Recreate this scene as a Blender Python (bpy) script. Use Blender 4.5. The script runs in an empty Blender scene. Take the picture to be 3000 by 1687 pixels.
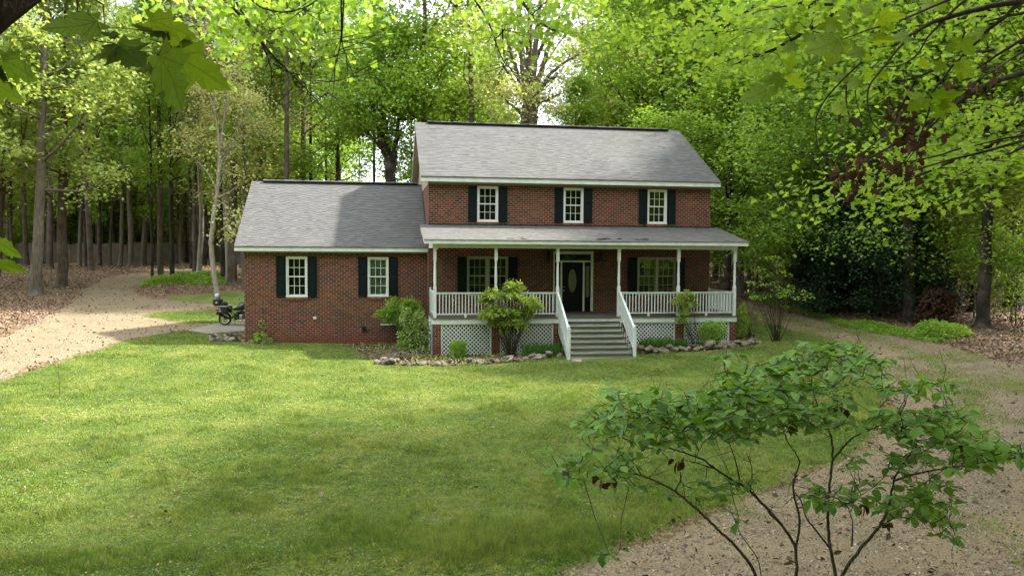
import bpy, math, random
import numpy as np
from mathutils import Vector, Matrix
random.seed(7); RNG = np.random.default_rng(7)
SC = bpy.context.scene
COL = SC.collection
# ---------------------------------------------------------------- camera
F_PX = 2356.7                      # focal length in pixels of the 3000 px wide photograph
CAM = np.array([-1.968, -31.51, 3.703])
YAW, PITCH, ROLL = .166, -.043, .0058
_cy, _sy, _cp, _sp, _cr, _sr = (math.cos(YAW), math.sin(YAW), math.cos(PITCH), math.sin(PITCH), math.cos(ROLL), math.sin(ROLL))
FWD = np.array([_sy*_cp, _cy*_cp, _sp]); _rt = np.array([_cy, -_sy, 0.]); _up = np.cross(_rt, FWD)
RIGHT = _rt*_cr + _up*_sr; UP = _up*_cr - _rt*_sr
cam_d = bpy.data.cameras.new('camera'); cam = bpy.data.objects.new('camera', cam_d); COL.objects.link(cam)
cam_d.sensor_width = 36; cam_d.lens = F_PX/3000*36; cam_d.clip_start = .05; cam_d.clip_end = 3000
cam.matrix_world = Matrix(((RIGHT[0], UP[0], -FWD[0], CAM[0]), (RIGHT[1], UP[1], -FWD[1], CAM[1]), (RIGHT[2], UP[2], -FWD[2], CAM[2]), (0, 0, 0, 1)))
SC.camera = cam
# ---------------------------------------------------------------- sky, sun, exposure
SUN_EL = math.radians(46); SUN_DIR = np.array([.95, .15]); SUN_DIR = SUN_DIR/np.linalg.norm(SUN_DIR)
world = bpy.data.worlds.new('World'); SC.world = world; world.use_nodes = True
nt = world.node_tree; nt.nodes.clear()
wo = nt.nodes.new('ShaderNodeOutputWorld'); bg = nt.nodes.new('ShaderNodeBackground'); sky = nt.nodes.new('ShaderNodeTexSky')
sky.sky_type = 'NISHITA'; sky.sun_disc = False; sky.sun_elevation = SUN_EL
sky.sun_rotation = math.atan2(SUN_DIR[0], SUN_DIR[1]); sky.air_density = 1.0; sky.dust_density = 2.0; sky.ozone_density = 1.0
# bright broken cloud over the blue
tc = nt.nodes.new('ShaderNodeTexCoord'); mp = nt.nodes.new('ShaderNodeMapping'); mp.inputs['Scale'].default_value = (1, 1, 2.2)
nz = nt.nodes.new('ShaderNodeTexNoise'); nz.inputs['Scale'].default_value = 3.2; nz.inputs['Detail'].default_value = 7; nz.inputs['Roughness'].default_value = .55
rp = nt.nodes.new('ShaderNodeValToRGB'); rp.color_ramp.elements[0].position = .30; rp.color_ramp.elements[1].position = .56
mx = nt.nodes.new('ShaderNodeMixRGB'); mx.inputs[2].default_value = (10.5, 10.9, 11.6, 1)
L = nt.links.new
L(tc.outputs['Generated'], mp.inputs[0]); L(mp.outputs[0], nz.inputs['Vector']); L(nz.outputs['Fac'], rp.inputs[0]); L(rp.outputs[0], mx.inputs[0])
L(sky.outputs[0], mx.inputs[1]); L(mx.outputs[0], bg.inputs['Color']); L(bg.outputs[0], wo.inputs[0])
bg.inputs['Strength'].default_value = .125
sun_d = bpy.data.lights.new('sun', 'SUN'); sun_d.energy = 5.0; sun_d.angle = math.radians(2.5); sun_d.color = (1, .965, .895)
sun = bpy.data.objects.new('sun', sun_d); COL.objects.link(sun)
sv = Vector((SUN_DIR[0]*math.cos(SUN_EL), SUN_DIR[1]*math.cos(SUN_EL), math.sin(SUN_EL)))
sun.rotation_euler = sv.to_track_quat('Z', 'Y').to_euler(); sun.location = (20, 10, 40)
vs = SC.view_settings; vs.view_transform = 'Standard'; vs.look = 'None'; vs.gamma = 1; vs.exposure = 1.84; vs.use_curve_mapping = False
cy = SC.cycles; cy.max_bounces = 7; cy.diffuse_bounces = 4; cy.glossy_bounces = 2; cy.transmission_bounces = 4; cy.transparent_max_bounces = 8
cy.sample_clamp_indirect = 6; cy.caustics_reflective = False; cy.caustics_refractive = False
# ---------------------------------------------------------------- small helpers
def ray(u, v): return FWD + RIGHT*(u-1500)/F_PX - UP*(v-843.5)/F_PX
def at(u, v, d): return CAM + ray(u, v)*d                       # the point seen at photo pixel u, v, d metres ahead
def tag(o, label=None, cat=None, group=None, kind=None):
    if label: o['label'] = label
    if cat: o['category'] = cat
    if group: o['group'] = group
    if kind: o['kind'] = kind
    return o
def empty(name, loc=(0, 0, 0), rz=0):
    o = bpy.data.objects.new(name, None); COL.objects.link(o); o.location = loc; o.rotation_euler = (0, 0, rz); o.empty_display_size = .2
    return o
def mesh_np(name, V, Fq, mat, parent=None, smooth=False, uv=None, mats=None, midx=None):
    """V (n,3) array, Fq list of int arrays shaped (m,k) of k-gons -> one mesh object"""
    if not isinstance(Fq, (list, tuple)): Fq = [Fq]
    Fq = [f for f in Fq if len(f)]
    me = bpy.data.meshes.new(name); V = np.asarray(V, np.float32)
    me.vertices.add(len(V)); me.vertices.foreach_set('co', V.ravel())
    loops = np.concatenate([f.ravel() for f in Fq]).astype(np.int32); tot = np.concatenate([np.full(len(f), f.shape[1]) for f in Fq])
    st = np.concatenate([[0], np.cumsum(tot)[:-1]]).astype(np.int32)
    me.loops.add(len(loops)); me.loops.foreach_set('vertex_index', loops)
    me.polygons.add(len(tot)); me.polygons.foreach_set('loop_start', st); me.polygons.foreach_set('loop_total', tot.astype(np.int32))
    for m in (mats or [mat]): me.materials.append(m)
    if midx is not None: me.polygons.foreach_set('material_index', np.asarray(midx, np.int32))
    me.polygons.foreach_set('use_smooth', np.full(len(tot), smooth))
    if uv is not None:
        l = me.uv_layers.new(name='UVMap'); l.data.foreach_set('uv', np.asarray(uv, np.float32).ravel())
    me.update(calc_edges=True)
    o = bpy.data.objects.new(name, me); COL.objects.link(o)
    if parent: o.parent = parent
    return o
class MB:
    """collects boxes, prisms, tubes and lathes; build() links them as one mesh object with metric UVs"""
    def __init__(s): s.v = []; s.f = []
    def poly(s, pts, faces):
        b = len(s.v); s.v += [tuple(map(float, p)) for p in pts]; s.f += [tuple(b+i for i in f) for f in faces]; return s
    def box(s, x0, x1, y0, y1, z0, z1):
        return s.poly([(x0, y0, z0), (x1, y0, z0), (x1, y1, z0), (x0, y1, z0), (x0, y0, z1), (x1, y0, z1), (x1, y1, z1), (x0, y1, z1)],
                      [(0, 3, 2, 1), (4, 5, 6, 7), (0, 1, 5, 4), (1, 2, 6, 5), (2, 3, 7, 6), (3, 0, 4, 7)])
    def prism(s, pts, d):
        n = len(pts); d = np.array(d, float); a = [np.array(p, float) for p in pts]
        s.poly([*a, *[p+d for p in a]], [tuple(range(n))[::-1], tuple(range(n, 2*n))]+[(i, (i+1) % n, n+(i+1) % n, n+i) for i in range(n)]); return s
    def bar(s, a, b, w, h=None, up=(0, 0, 1)):
        a, b = np.array(a, float), np.array(b, float); h = h or w; d = (b-a)/np.linalg.norm(b-a); up = np.array(up, float)
        if abs(d@up) > .99: up = np.array([0, 1., 0])
        x = np.cross(d, up); x /= np.linalg.norm(x); y = np.cross(x, d)
        q = [x*w/2+y*h/2, -x*w/2+y*h/2, -x*w/2-y*h/2, x*w/2-y*h/2]
        return s.poly([a+c for c in q]+[b+c for c in q], [(3, 2, 1, 0), (4, 5, 6, 7), (0, 1, 5, 4), (1, 2, 6, 5), (2, 3, 7, 6), (3, 0, 4, 7)])
    def tube(s, P, R, n=8, cap=True):
        v, f, c = tube_np(P, R, n); b = len(s.v); s.v += [tuple(p) for p in v]; s.f += [tuple(int(b+i) for i in q) for q in f]
        if cap: s.f += [tuple(b+i for i in range(n))[::-1], tuple(len(s.v)-n+i for i in range(n))]
        return s
    def lathe(s, prof, n=16, o=(0, 0, 0), ax='z'):
        b = len(s.v)
        for r, h in prof:
            for k in range(n):
                a = 2*math.pi*k/n; p = (r*math.cos(a), r*math.sin(a), h) if ax == 'z' else (r*math.cos(a), h, r*math.sin(a)) if ax == 'y' else (h, r*math.cos(a), r*math.sin(a))
                s.v.append((p[0]+o[0], p[1]+o[1], p[2]+o[2]))
        for i in range(len(prof)-1):
            for k in range(n): s.f.append((b+i*n+k, b+i*n+(k+1) % n, b+(i+1)*n+(k+1) % n, b+(i+1)*n+k))
        s.f += [tuple(b+k for k in range(n))[::-1], tuple(b+(len(prof)-1)*n+k for k in range(n))]
        return s
    def build(s, name, mat, parent=None, smooth=False, bevel=0, uv=True):
        me = bpy.data.meshes.new(name); me.from_pydata(s.v, [], s.f); me.materials.append(mat)
        if ('ax' in name): pass
        if uv:
            l = me.uv_layers.new(name='UVMap'); co = me.vertices
            for p in me.polygons:
                n = p.normal; t = Vector((-n.y, n.x, 0)) if abs(n.z) < .995 else Vector((1, 0, 0)); t.normalize(); b = n.cross(t)
                for li in p.loop_indices:
                    c = co[me.loops[li].vertex_index].co; l.data[li].uv = (c.dot(t), c.dot(b))
        if smooth: me.polygons.foreach_set('use_smooth', [True]*len(me.polygons))
        me.update(); o = bpy.data.objects.new(name, me); COL.objects.link(o)
        if parent: o.parent = parent
        if bevel: m = o.modifiers.new('bevel', 'BEVEL'); m.width = bevel; m.segments = 2; m.limit_method = 'ANGLE'; m.angle_limit = math.radians(40)
        if smooth: 
            m = o.modifiers.new('es', 'EDGE_SPLIT'); m.split_angle = math.radians(45)
        return o
def tube_np(P, R, n=8):
    P = np.asarray(P, float); m = len(P); R = np.broadcast_to(np.asarray(R, float), (m,))
    T = np.gradient(P, axis=0) if m > 2 else np.repeat((P[1]-P[0])[None], 2, 0); T /= np.linalg.norm(T, axis=1)[:, None]+1e-9
    ref = np.array([0, 0, 1.]) if abs(T[0, 2]) < .9 else np.array([1., 0, 0])
    A = np.cross(T, ref); A /= np.linalg.norm(A, axis=1)[:, None]+1e-9; B = np.cross(T, A)
    th = np.arange(n)*2*np.pi/n
    V = (P[:, None] + R[:, None, None]*(A[:, None]*np.cos(th)[None, :, None]+B[:, None]*np.sin(th)[None, :, None])).reshape(-1, 3)
    i = np.arange(m-1)[:, None]*n; k = np.arange(n)[None]
    F = np.stack([i+k, i+n+k, i+n+(k+1) % n, i+(k+1) % n], -1).reshape(-1, 4)
    return V, F, None
class Geo:
    """numpy mesh accumulator for plants"""
    def __init__(s): s.V = []; s.F = {}; s.n = 0
    def add(s, V, F): s.V.append(np.asarray(V, np.float32)); s.F.setdefault(F.shape[1], []).append(F+s.n); s.n += len(V)
    def tube(s, P, R, n=6): v, f, _ = tube_np(P, R, n); s.add(v, f)
    def out(s, name, mat, parent=None, smooth=False):
        return mesh_np(name, np.concatenate(s.V), [np.concatenate(f) for f in s.F.values()], mat, parent, smooth)
def copy_thing(root, loc, rz=0, sc=1.0, label=None, group=None):
    r = root.copy(); COL.objects.link(r); r.location = loc; r.rotation_euler = (root.rotation_euler[0], root.rotation_euler[1], rz); r.scale = (sc,)*3 if np.isscalar(sc) else sc
    if label: r['label'] = label
    if group: r['group'] = group
    for ch in list(root.children):
        c = ch.copy(); COL.objects.link(c); c.parent = r
        for g in list(ch.children):
            d = g.copy(); COL.objects.link(d); d.parent = c
    return r
# ---------------------------------------------------------------- node materials
class NB:
    def __init__(s, name):
        s.m = bpy.data.materials.new(name); s.m.use_nodes = True; s.t = s.m.node_tree; s.t.nodes.clear()
        s.out = s.n('ShaderNodeOutputMaterial')
    def n(s, t, **k):
        x = s.t.nodes.new(t)
        for a, b in k.items(): setattr(x, a, b)
        return x
    def set(s, sock, v):
        if isinstance(v, bpy.types.NodeSocket): s.t.links.new(v, sock)
        elif isinstance(v, (tuple, list)) and len(v) == 3 and sock.type == 'RGBA': sock.default_value = (*v, 1)
        else: sock.default_value = v
    def math(s, op, a, b=0.0, c=None):
        x = s.n('ShaderNodeMath', operation=op); s.set(x.inputs[0], a); s.set(x.inputs[1], b)
        if c is not None: s.set(x.inputs[2], c)
        return x.outputs[0]
    def mix(s, f, a, b, mode='MIX'):
        x = s.n('ShaderNodeMixRGB', blend_type=mode); s.set(x.inputs[0], f); s.set(x.inputs[1], a); s.set(x.inputs[2], b); return x.outputs[0]
    def noise(s, vec, scale, detail=4, rough=.5, out='Fac'):
        x = s.n('ShaderNodeTexNoise'); s.set(x.inputs['Vector'], vec); x.inputs['Scale'].default_value = scale
        x.inputs['Detail'].default_value = detail; x.inputs['Roughness'].default_value = rough; return x.outputs[out]
    def vor(s, vec, scale, out='Distance', feature='F1'):
        x = s.n('ShaderNodeTexVoronoi', feature=feature); s.set(x.inputs['Vector'], vec); x.inputs['Scale'].default_value = scale; return x.outputs[out]
    def white(s, vec, out='Value'):
        x = s.n('ShaderNodeTexWhiteNoise', noise_dimensions='3D'); s.set(x.inputs['Vector'], vec); return x.outputs[out]
    def ramp(s, f, stops, interp='LINEAR'):
        x = s.n('ShaderNodeValToRGB'); r = x.color_ramp; r.interpolation = interp
        while len(r.elements) < len(stops): r.elements.new(.5)
        for e, (p, c) in zip(r.elements, stops): e.position = p; e.color = (*c, 1) if len(c) == 3 else c
        s.set(x.inputs[0], f); return x.outputs[0]
    def map(s, vec, scale=(1, 1, 1), loc=(0, 0, 0)):
        x = s.n('ShaderNodeMapping'); s.set(x.inputs[0], vec); x.inputs['Scale'].default_value = scale; x.inputs['Location'].default_value = loc; return x.outputs[0]
    def coord(s, k='Object'): return s.n('ShaderNodeTexCoord').outputs[k]
    def sep(s, v): x = s.n('ShaderNodeSeparateXYZ'); s.set(x.inputs[0], v); return x.outputs
    def comb(s, a, b, c): x = s.n('ShaderNodeCombineXYZ'); s.set(x.inputs[0], a); s.set(x.inputs[1], b); s.set(x.inputs[2], c); return x.outputs[0]
    def bump(s, h, dist=.01, st=1.0):
        x = s.n('ShaderNodeBump'); s.set(x.inputs['Height'], h); x.inputs['Distance'].default_value = dist; x.inputs['Strength'].default_value = st; return x.outputs[0]
    def bsdf(s, color, rough=.6, normal=None, metal=0.0, spec=.5, **k):
        x = s.n('ShaderNodeBsdfPrincipled'); s.set(x.inputs['Base Color'], color); s.set(x.inputs['Roughness'], rough); x.inputs['Metallic'].default_value = metal
        x.inputs['Specular IOR Level'].default_value = spec
        if normal is not None: s.set(x.inputs['Normal'], normal)
        for a, b in k.items(): s.set(x.inputs[a], b)
        return x.outputs[0]
    def done(s, sh): s.t.links.new(sh, s.out.inputs['Surface']); return s.m
def plain(name, c, rough=.5, metal=0, var=.12, scale=3., spec=.5, bump=0):
    b = NB(name); co = b.coord(); n = b.noise(co, scale, 5, .6)
    col = b.mix(1.0, (*c, 1), b.ramp(n, [(.25, (1-var,)*3), (.75, (1+var*.4,)*3)]), 'MULTIPLY')
    nm = b.bump(b.noise(co, scale*12, 3), bump) if bump else None
    return b.done(b.bsdf(col, rough, nm, metal, spec))
def brick_mat():
    b = NB('brick'); uv = b.coord('UV'); u, v, _ = b.sep(uv)
    BW, RH, MO = .203, .0815, .0115
    w = b.noise(uv, 9, 2); u = b.math('ADD', u, b.math('MULTIPLY', b.math('SUBTRACT', w, .5), .006)); v2 = b.math('ADD', v, b.math('MULTIPLY', b.math('SUBTRACT', b.noise(b.map(uv, loc=(3, 3, 0)), 7, 2), .5), .006))
    r = b.math('DIVIDE', v2, RH); row = b.math('FLOOR', r); fr = b.math('SUBTRACT', r, row)
    odd = b.math('MODULO', b.math('ABSOLUTE', row), 2.0)
    c = b.math('ADD', b.math('DIVIDE', u, BW), b.math('MULTIPLY', odd, .5)); colm = b.math('FLOOR', c); fc = b.math('SUBTRACT', c, colm)
    m1 = b.math('MINIMUM', b.math('MULTIPLY', fc, BW), b.math('MULTIPLY', b.math('SUBTRACT', 1.0, fc), BW))
    m2 = b.math('MINIMUM', b.math('MULTIPLY', fr, RH), b.math('MULTIPLY', b.math('SUBTRACT', 1.0, fr), RH))
    d = b.math('MINIMUM', m1, m2)
    face = b.ramp(d, [(MO/2-.001, (0, 0, 0)), (MO/2+.0022, (1, 1, 1))])
    idn = b.math('ADD', b.math('MULTIPLY', b.white(b.comb(colm, row, 0.0)), .86), b.math('MULTIPLY', b.math('SUBTRACT', b.noise(uv, 1.1, 4, .6), .36), .5)); id2 = b.white(b.comb(colm, row, 7.0))
    bc = b.ramp(idn, [(0, (.012, .011, .011)), (.10, (.030, .014, .010)), (.18, (.045, .012, .008)), (.38, (.088, .017, .009)), (.60, (.120, .025, .011)), (.80, (.145, .038, .016)), (.93, (.155, .058, .026)), (1, (.075, .024, .015))], 'CONSTANT')
    bc = b.mix(.30, bc, b.ramp(id2, [(0, (.065, .017, .010)), (1, (.110, .028, .014))]))
    bc = b.mix(1.0, bc, b.ramp(b.noise(uv, 60, 3, .7), [(.3, (.72, .72, .72)), (.7, (1.15, 1.1, 1.05))]), 'MULTIPLY')
    mc = b.mix(b.noise(uv, 2.2, 4, .6), (.25, .19, .135, 1), (.36, .285, .205, 1))
    col = b.mix(face, mc, bc)
    # red clay splashed up from the bed, over brick and mortar alike, and faint grey weathering
    zz = b.sep(b.coord('Object'))[2]
    cl = b.math('MULTIPLY', b.ramp(b.math('ADD', zz, b.math('MULTIPLY', b.noise(b.coord(), 2.5, 5, .65), .7)), [(.55, (1, 1, 1)), (1.15/1.0, (0, 0, 0))]), .62)
    col = b.mix(cl, col, (.13, .036, .015, 1))
    st = b.ramp(b.noise(b.map(b.coord(), (1, 1, .45)), .9, 5, .6), [(.42, (0, 0, 0)), (.75, (1, 1, 1))])
    col = b.mix(b.math('MULTIPLY', st, .16), col, (.085, .066, .05, 1))
    return b.done(b.bsdf(col, .9, b.bump(face, .006, .8), spec=.25))
def shingle_mat(name, tint=(1, 1, 1), wild=0.0):
    b = NB(name); uv = b.coord('UV'); u, v, _ = b.sep(uv); TW, RH = .24, .142
    if wild: v = b.math('ADD', v, b.math('MULTIPLY', b.math('SUBTRACT', b.noise(b.map(uv, (1, .6, 1)), 3.3, 4, .7), .5), wild))
    r = b.math('DIVIDE', v, RH); row = b.math('FLOOR', r); fr = b.math('SUBTRACT', r, row)
    off = b.math('MULTIPLY', b.white(b.comb(row, 2.0, 1.0)), 1.0)
    c = b.math('ADD', b.math('DIVIDE', u, TW), off); cm = b.math('FLOOR', c)
    idn = b.white(b.comb(cm, row, 3.0))
    bc = b.ramp(idn, [(0, (.078, .0765, .072)), (.4, (.093, .0915, .0865)), (.75, (.104, .1025, .097)), (1, (.117, .115, .109))])
    bc = b.mix(.45, bc, (.097, .0955, .0905, 1))
    sh = b.ramp(fr, [(0.0, (.22, .22, .22)), (.24, (.30, .30, .30)), (.38, (1, 1, 1)), (1, (1.0, 1.0, 1.0))])   # the cut lower edge of each course
    drop = b.math('GREATER_THAN', b.white(b.comb(cm, row, 9.0)), .30)
    sh = b.mix(b.math('MAXIMUM', drop, .6), (1, 1, 1, 1), sh)
    col = b.mix(1.0, bc, sh, 'MULTIPLY')
    col = b.mix(1.0, col, b.ramp(b.noise(b.coord(), 90, 3, .8), [(.3, (.8, .8, .8)), (.7, (1.15, 1.15, 1.15))]), 'MULTIPLY')
    st = b.ramp(b.noise(b.map(b.coord(), (1, .5, .5)), .6, 5, .62), [(.35, (.93, .92, .91)), (.7, (1.02, 1.01, 1.0))])
    col = b.mix(1.0, col, st, 'MULTIPLY'); col = b.mix(1.0, col, (*tint, 1), 'MULTIPLY')
    return b.done(b.bsdf(col, .95, b.bump(b.math('SUBTRACT', 1.0, fr), .012, .7), spec=.2))
def leaf_mat(name, c, c2, trans=.45, gloss=.35, tree=.25, rough=.45, tcol=None):
    """c..c2: the range of leaf colours; light passes through as well as off the leaf"""
    b = NB(name); rnd = b.n('ShaderNodeNewGeometry').outputs['Random Per Island']; orr = b.n('ShaderNodeObjectInfo').outputs['Random']
    clump = b.noise(b.coord(), .55, 3, .6)
    f = b.math('ADD', b.math('MULTIPLY', rnd, .55), b.math('MULTIPLY', clump, .6)); f = b.math('ADD', f, b.math('MULTIPLY', b.math('SUBTRACT', orr, .6), tree))
    col = b.mix(b.ramp(f, [(.1, (0, 0, 0)), (.95, (1, 1, 1))]), (*c, 1), (*c2, 1))
    p = b.bsdf(col, rough, spec=gloss)
    tr = b.n('ShaderNodeBsdfTranslucent'); k = tcol or (1.25, 1.15, .62)
    b.set(tr.inputs[0], b.mix(1.0, col, (*k, 1), 'MULTIPLY'))
    ms = b.n('ShaderNodeMixShader'); ms.inputs[0].default_value = trans; b.t.links.new(p, ms.inputs[1]); b.t.links.new(tr.outputs[0], ms.inputs[2])
    return b.done(ms.outputs[0])
def bark_mat(name, c, c2, sc=1.0, moss=0, k=.68):
    c = (c[0]*k, c[1]*k*.96, c[2]*k*.88); c2 = (c2[0]*k, c2[1]*k*.96, c2[2]*k*.88)
    b = NB(name); co = b.coord(); s = b.noise(b.map(co, (9*sc, 9*sc, 1.6*sc)), 1.6, 6, .65)
    col = b.mix(b.ramp(s, [(.35, (0, 0, 0)), (.65, (1, 1, 1))]), (*c, 1), (*c2, 1))
    pt = b.ramp(b.noise(co, 1.3, 4, .6), [(.45, (0, 0, 0)), (.7, (1, 1, 1))]); col = b.mix(b.math('MULTIPLY', pt, .35), col, (.20, .185, .15, 1) if not moss else (.10, .12, .05, 1))
    return b.done(b.bsdf(col, .95, b.bump(s, .03, 1.0), spec=.15))
M = {}
M['brick'] = brick_mat(); M['shingle'] = shingle_mat('roof_shingle'); M['shingle_old'] = shingle_mat('porch_shingle', (1.12, 1.10, 1.07), .055)
M['trim'] = plain('white_trim_paint', (.56, .585, .555), .55, var=.22, scale=4)
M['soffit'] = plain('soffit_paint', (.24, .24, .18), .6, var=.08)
M['siding'] = plain('tan_siding', (.38, .32, .24), .6, var=.06)
M['sash'] = plain('white_vinyl', (.60, .61, .58), .4, var=.04)
M['shutter'] = plain('dark_green_paint', (.0025, .0065, .0075), .6, var=.25, spec=.15)
M['black'] = plain('black_paint', (.008, .009, .010), .35, var=.2)
M['door'] = plain('dark_door_paint', (.0025, .003, .0045), .5, var=.2, spec=.15)
M['sash_shaded'] = plain('shaded_white_vinyl', (.27, .28, .20), .5, var=.06)  # white vinyl darkened: the porch shade is put into the colour
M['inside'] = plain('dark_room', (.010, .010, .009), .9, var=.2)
M['lace'] = plain('lace_curtain', (.60, .60, .58), .9, var=.45, scale=6)
M['dark_metal'] = plain('dark_metal', (.03, .03, .03), .4, .8)
M['brass'] = plain('worn_brass', (.35, .27, .12), .35, .9)
M['pad'] = plain('concrete', (.20, .175, .13), .9, var=.3, scale=2, bump=.01)
def tread_mat():
    b = NB('stair_grey_paint'); co = b.coord(); n = b.noise(b.map(co, (.5, 6, 6)), 3, 5, .6)
    col = b.mix(b.ramp(n, [(.35, (0, 0, 0)), (.65, (1, 1, 1))]), (.42, .415, .35, 1), (.60, .595, .52, 1))
    wear = b.ramp(b.noise(co, 5, 6, .7), [(.60, (0, 0, 0)), (.72, (1, 1, 1))]); col = b.mix(b.math('MULTIPLY', wear, .6), col, (.20, .17, .12, 1))
    return b.done(b.bsdf(col, .75, b.bump(n, .004)))
M['tread'] = tread_mat(); M['treadtop'] = plain('worn_tread', (.035, .032, .027), .85, var=.5, scale=5)
def deck_mat():
    b = NB('porch_floor_boards'); co = b.coord(); x = b.sep(co)[1]; fr = b.math('FRACT', b.math('DIVIDE', x, .09))
    col = b.mix(b.math('LESS_THAN', fr, .08), b.mix(b.noise(co, 3, 4), (.06, .05, .04, 1), (.10, .085, .065, 1)), (.015, .012, .01, 1))
    return b.done(b.bsdf(col, .7))
M['deck'] = deck_mat()
def glass_mat():
    b = NB('window_glass'); g = b.n('ShaderNodeBsdfGlossy'); g.inputs['Roughness'].default_value = .02; g.inputs[0].default_value = (.9, .95, .9, 1)
    nm = b.bump(b.noise(b.coord(), 1.8, 2), .012, .5); b.set(g.inputs['Normal'], nm)
    t = b.n('ShaderNodeBsdfTransparent'); t.inputs[0].default_value = (.75, .82, .76, 1)
    fr = b.n('ShaderNodeFresnel'); fr.inputs[0].default_value = 1.5
    ms = b.n('ShaderNodeMixShader'); b.set(ms.inputs[0], b.math('MINIMUM', fr.outputs[0], .9)); b.t.links.new(t.outputs[0], ms.inputs[1]); b.t.links.new(g.outputs[0], ms.inputs[2])
    return b.done(ms.outputs[0])
M['glass'] = glass_mat()
# ================================================================ terrain
def _c(u, v, d): p = at(u, v, d); return (p[0], p[1], p[2])
CTRL = [(4.6, -4.3, 0), (7.0, -4.3, .02), (-3.4, .79, .15), (-7.0, .79, .23), (11.6, -2.5, .33), (0, -2.5, -.10), (-1.5, -1.5, .05), (11.6, 4, .7), (-9.2, 8.5, .24),
        (-12, 10, .45), (5, 14, .8), (0, 20, 1.0), (12, 20, 1.2), (25, 30, 1.8), (5, 60, 2.6), (40, 60, 3.0), (-60, 40, 2.6), (-60, 0, 1.5), (-45, -35, .4), (-10, -45, -.5), (30, -45, .1), (60, 0, 1.5),
        (0, 110, 3.2), (-50, 110, 3.4), (60, 110, 3.4), _c(105, 864, 48), _c(180, 841, 52), _c(470, 815, 58), _c(50, 768, 80), _c(680, 768, 82), _c(250, 790, 65), _c(690, 835, 52),
        _c(0, 1106, 22.3), _c(150, 1010, 29), _c(20, 990, 31), _c(1500, 1687, 9.8), _c(0, 1687, 9.9), _c(3000, 1687, 9.2), _c(700, 1300, 15.6), _c(1500, 1300, 15.9), _c(2250, 1300, 15),
        _c(2300, 1000, 30.2), _c(2700, 1150, 19.8), _c(2990, 1400, 12.6), _c(2680, 932, 33), _c(2886, 967, 31), _c(2178, 885, 43), _c(2950, 1040, 25)]
CTRL = np.array(CTRL, float)
def _U(r2): return np.where(r2 > 1e-9, .5*r2*np.log(r2+1e-12), 0)
_n = len(CTRL); _d2 = ((CTRL[:, None, :2]-CTRL[None, :, :2])**2).sum(-1); _K = _U(_d2)+np.eye(_n)*60
_P = np.c_[np.ones(_n), CTRL[:, :2]]; _A = np.block([[_K, _P], [_P.T, np.zeros((3, 3))]]); _w = np.linalg.solve(_A, np.r_[CTRL[:, 2], 0, 0, 0])
def _hash(ix, iy, s): 
    h = np.sin(ix*127.1+iy*311.7+s*74.7)*43758.5453; return h-np.floor(h)
def vnoise(x, y, s=0):
    ix, iy = np.floor(x), np.floor(y); fx, fy = x-ix, y-iy; fx = fx*fx*(3-2*fx); fy = fy*fy*(3-2*fy)
    return (_hash(ix, iy, s)*(1-fx)+_hash(ix+1, iy, s)*fx)*(1-fy)+(_hash(ix, iy+1, s)*(1-fx)+_hash(ix+1, iy+1, s)*fx)*fy
def fbm(x, y, o=4, s=0): return sum(vnoise(x*2**k, y*2**k, s+k)*.5**k for k in range(o))/sum(.5**k for k in range(o))
def ground_z(x, y):
    x = np.atleast_1d(np.asarray(x, float)); y = np.atleast_1d(np.asarray(y, float)); xc = np.clip(x, -90, 90); yc = np.clip(y, -60, 130)
    z = np.zeros_like(xc)
    for i in range(_n): z += _w[i]*_U((xc-CTRL[i, 0])**2+(yc-CTRL[i, 1])**2)
    z += _w[_n]+_w[_n+1]*xc+_w[_n+2]*yc
    return np.clip(z, -1.0, 5.0)+(fbm(x/3.1, y/3.1, 2, 3)-.5)*.05
def gz(x, y): return float(ground_z(x, y)[0])
def gp(u, v):
    r = ray(u, v); t = np.arange(4, 160, .5); P = CAM+r*t[:, None]; below = P[:, 2] < ground_z(P[:, 0], P[:, 1])
    if not below.any(): p = CAM+r*90; return np.array([p[0], p[1], gz(p[0], p[1])])
    k = int(np.argmax(below)); a, b = t[max(k-1, 0)], t[k]
    for _ in range(22):
        m = (a+b)/2; p = CAM+r*m
        if p[2] < gz(p[0], p[1]): b = m
        else: a = m
    p = CAM+r*b; return np.array([p[0], p[1], gz(p[0], p[1])])
K = 3000/2576
def D(x, y): return gp(x*K, y*K)                    # same, from the 2576 px wide view of the photograph
def poly_sd(poly, X, Y):
    """signed distance, positive inside"""
    inside = np.zeros(X.shape, bool); dm = np.full(X.shape, 1e9); n = len(poly)
    for i in range(n):
        ax, ay = poly[i]; bx, by = poly[(i+1) % n]; c = ((ay > Y) != (by > Y)); 
        with np.errstate(divide='ignore', invalid='ignore'): xi = (bx-ax)*(Y-ay)/(by-ay+1e-12)+ax
        inside ^= c & (X < xi)
        ex, ey = bx-ax, by-ay; t = np.clip(((X-ax)*ex+(Y-ay)*ey)/(ex*ex+ey*ey+1e-12), 0, 1); dm = np.minimum(dm, np.hypot(X-ax-t*ex, Y-ay-t*ey))
    return np.where(inside, dm, -dm)
def PD(pts): return [tuple(D(x, y)[:2]) for x, y in pts]
LEFT_DRIVE = PD([(0, 957), (100, 919), (200, 893), (283, 866), (307, 856), (400, 839), (467, 829), (540, 816), (616, 812), (616, 806), (560, 812), (483, 815), (420, 806), (353, 794), (380, 786), (450, 782), (533, 779), (533, 764), (450, 757),
                 (367, 748), (335, 734), (340, 716), (390, 702), (440, 694), (540, 690), (613, 689), (613, 680), (533, 678), (417, 678), (380, 683), (317, 690), (253, 703), (207, 730), (193, 752), (160, 776), (100, 803), (50, 828), (0, 848)])
LEFT_DRIVE += [(-22, -7), (-22, -13)]
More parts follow.
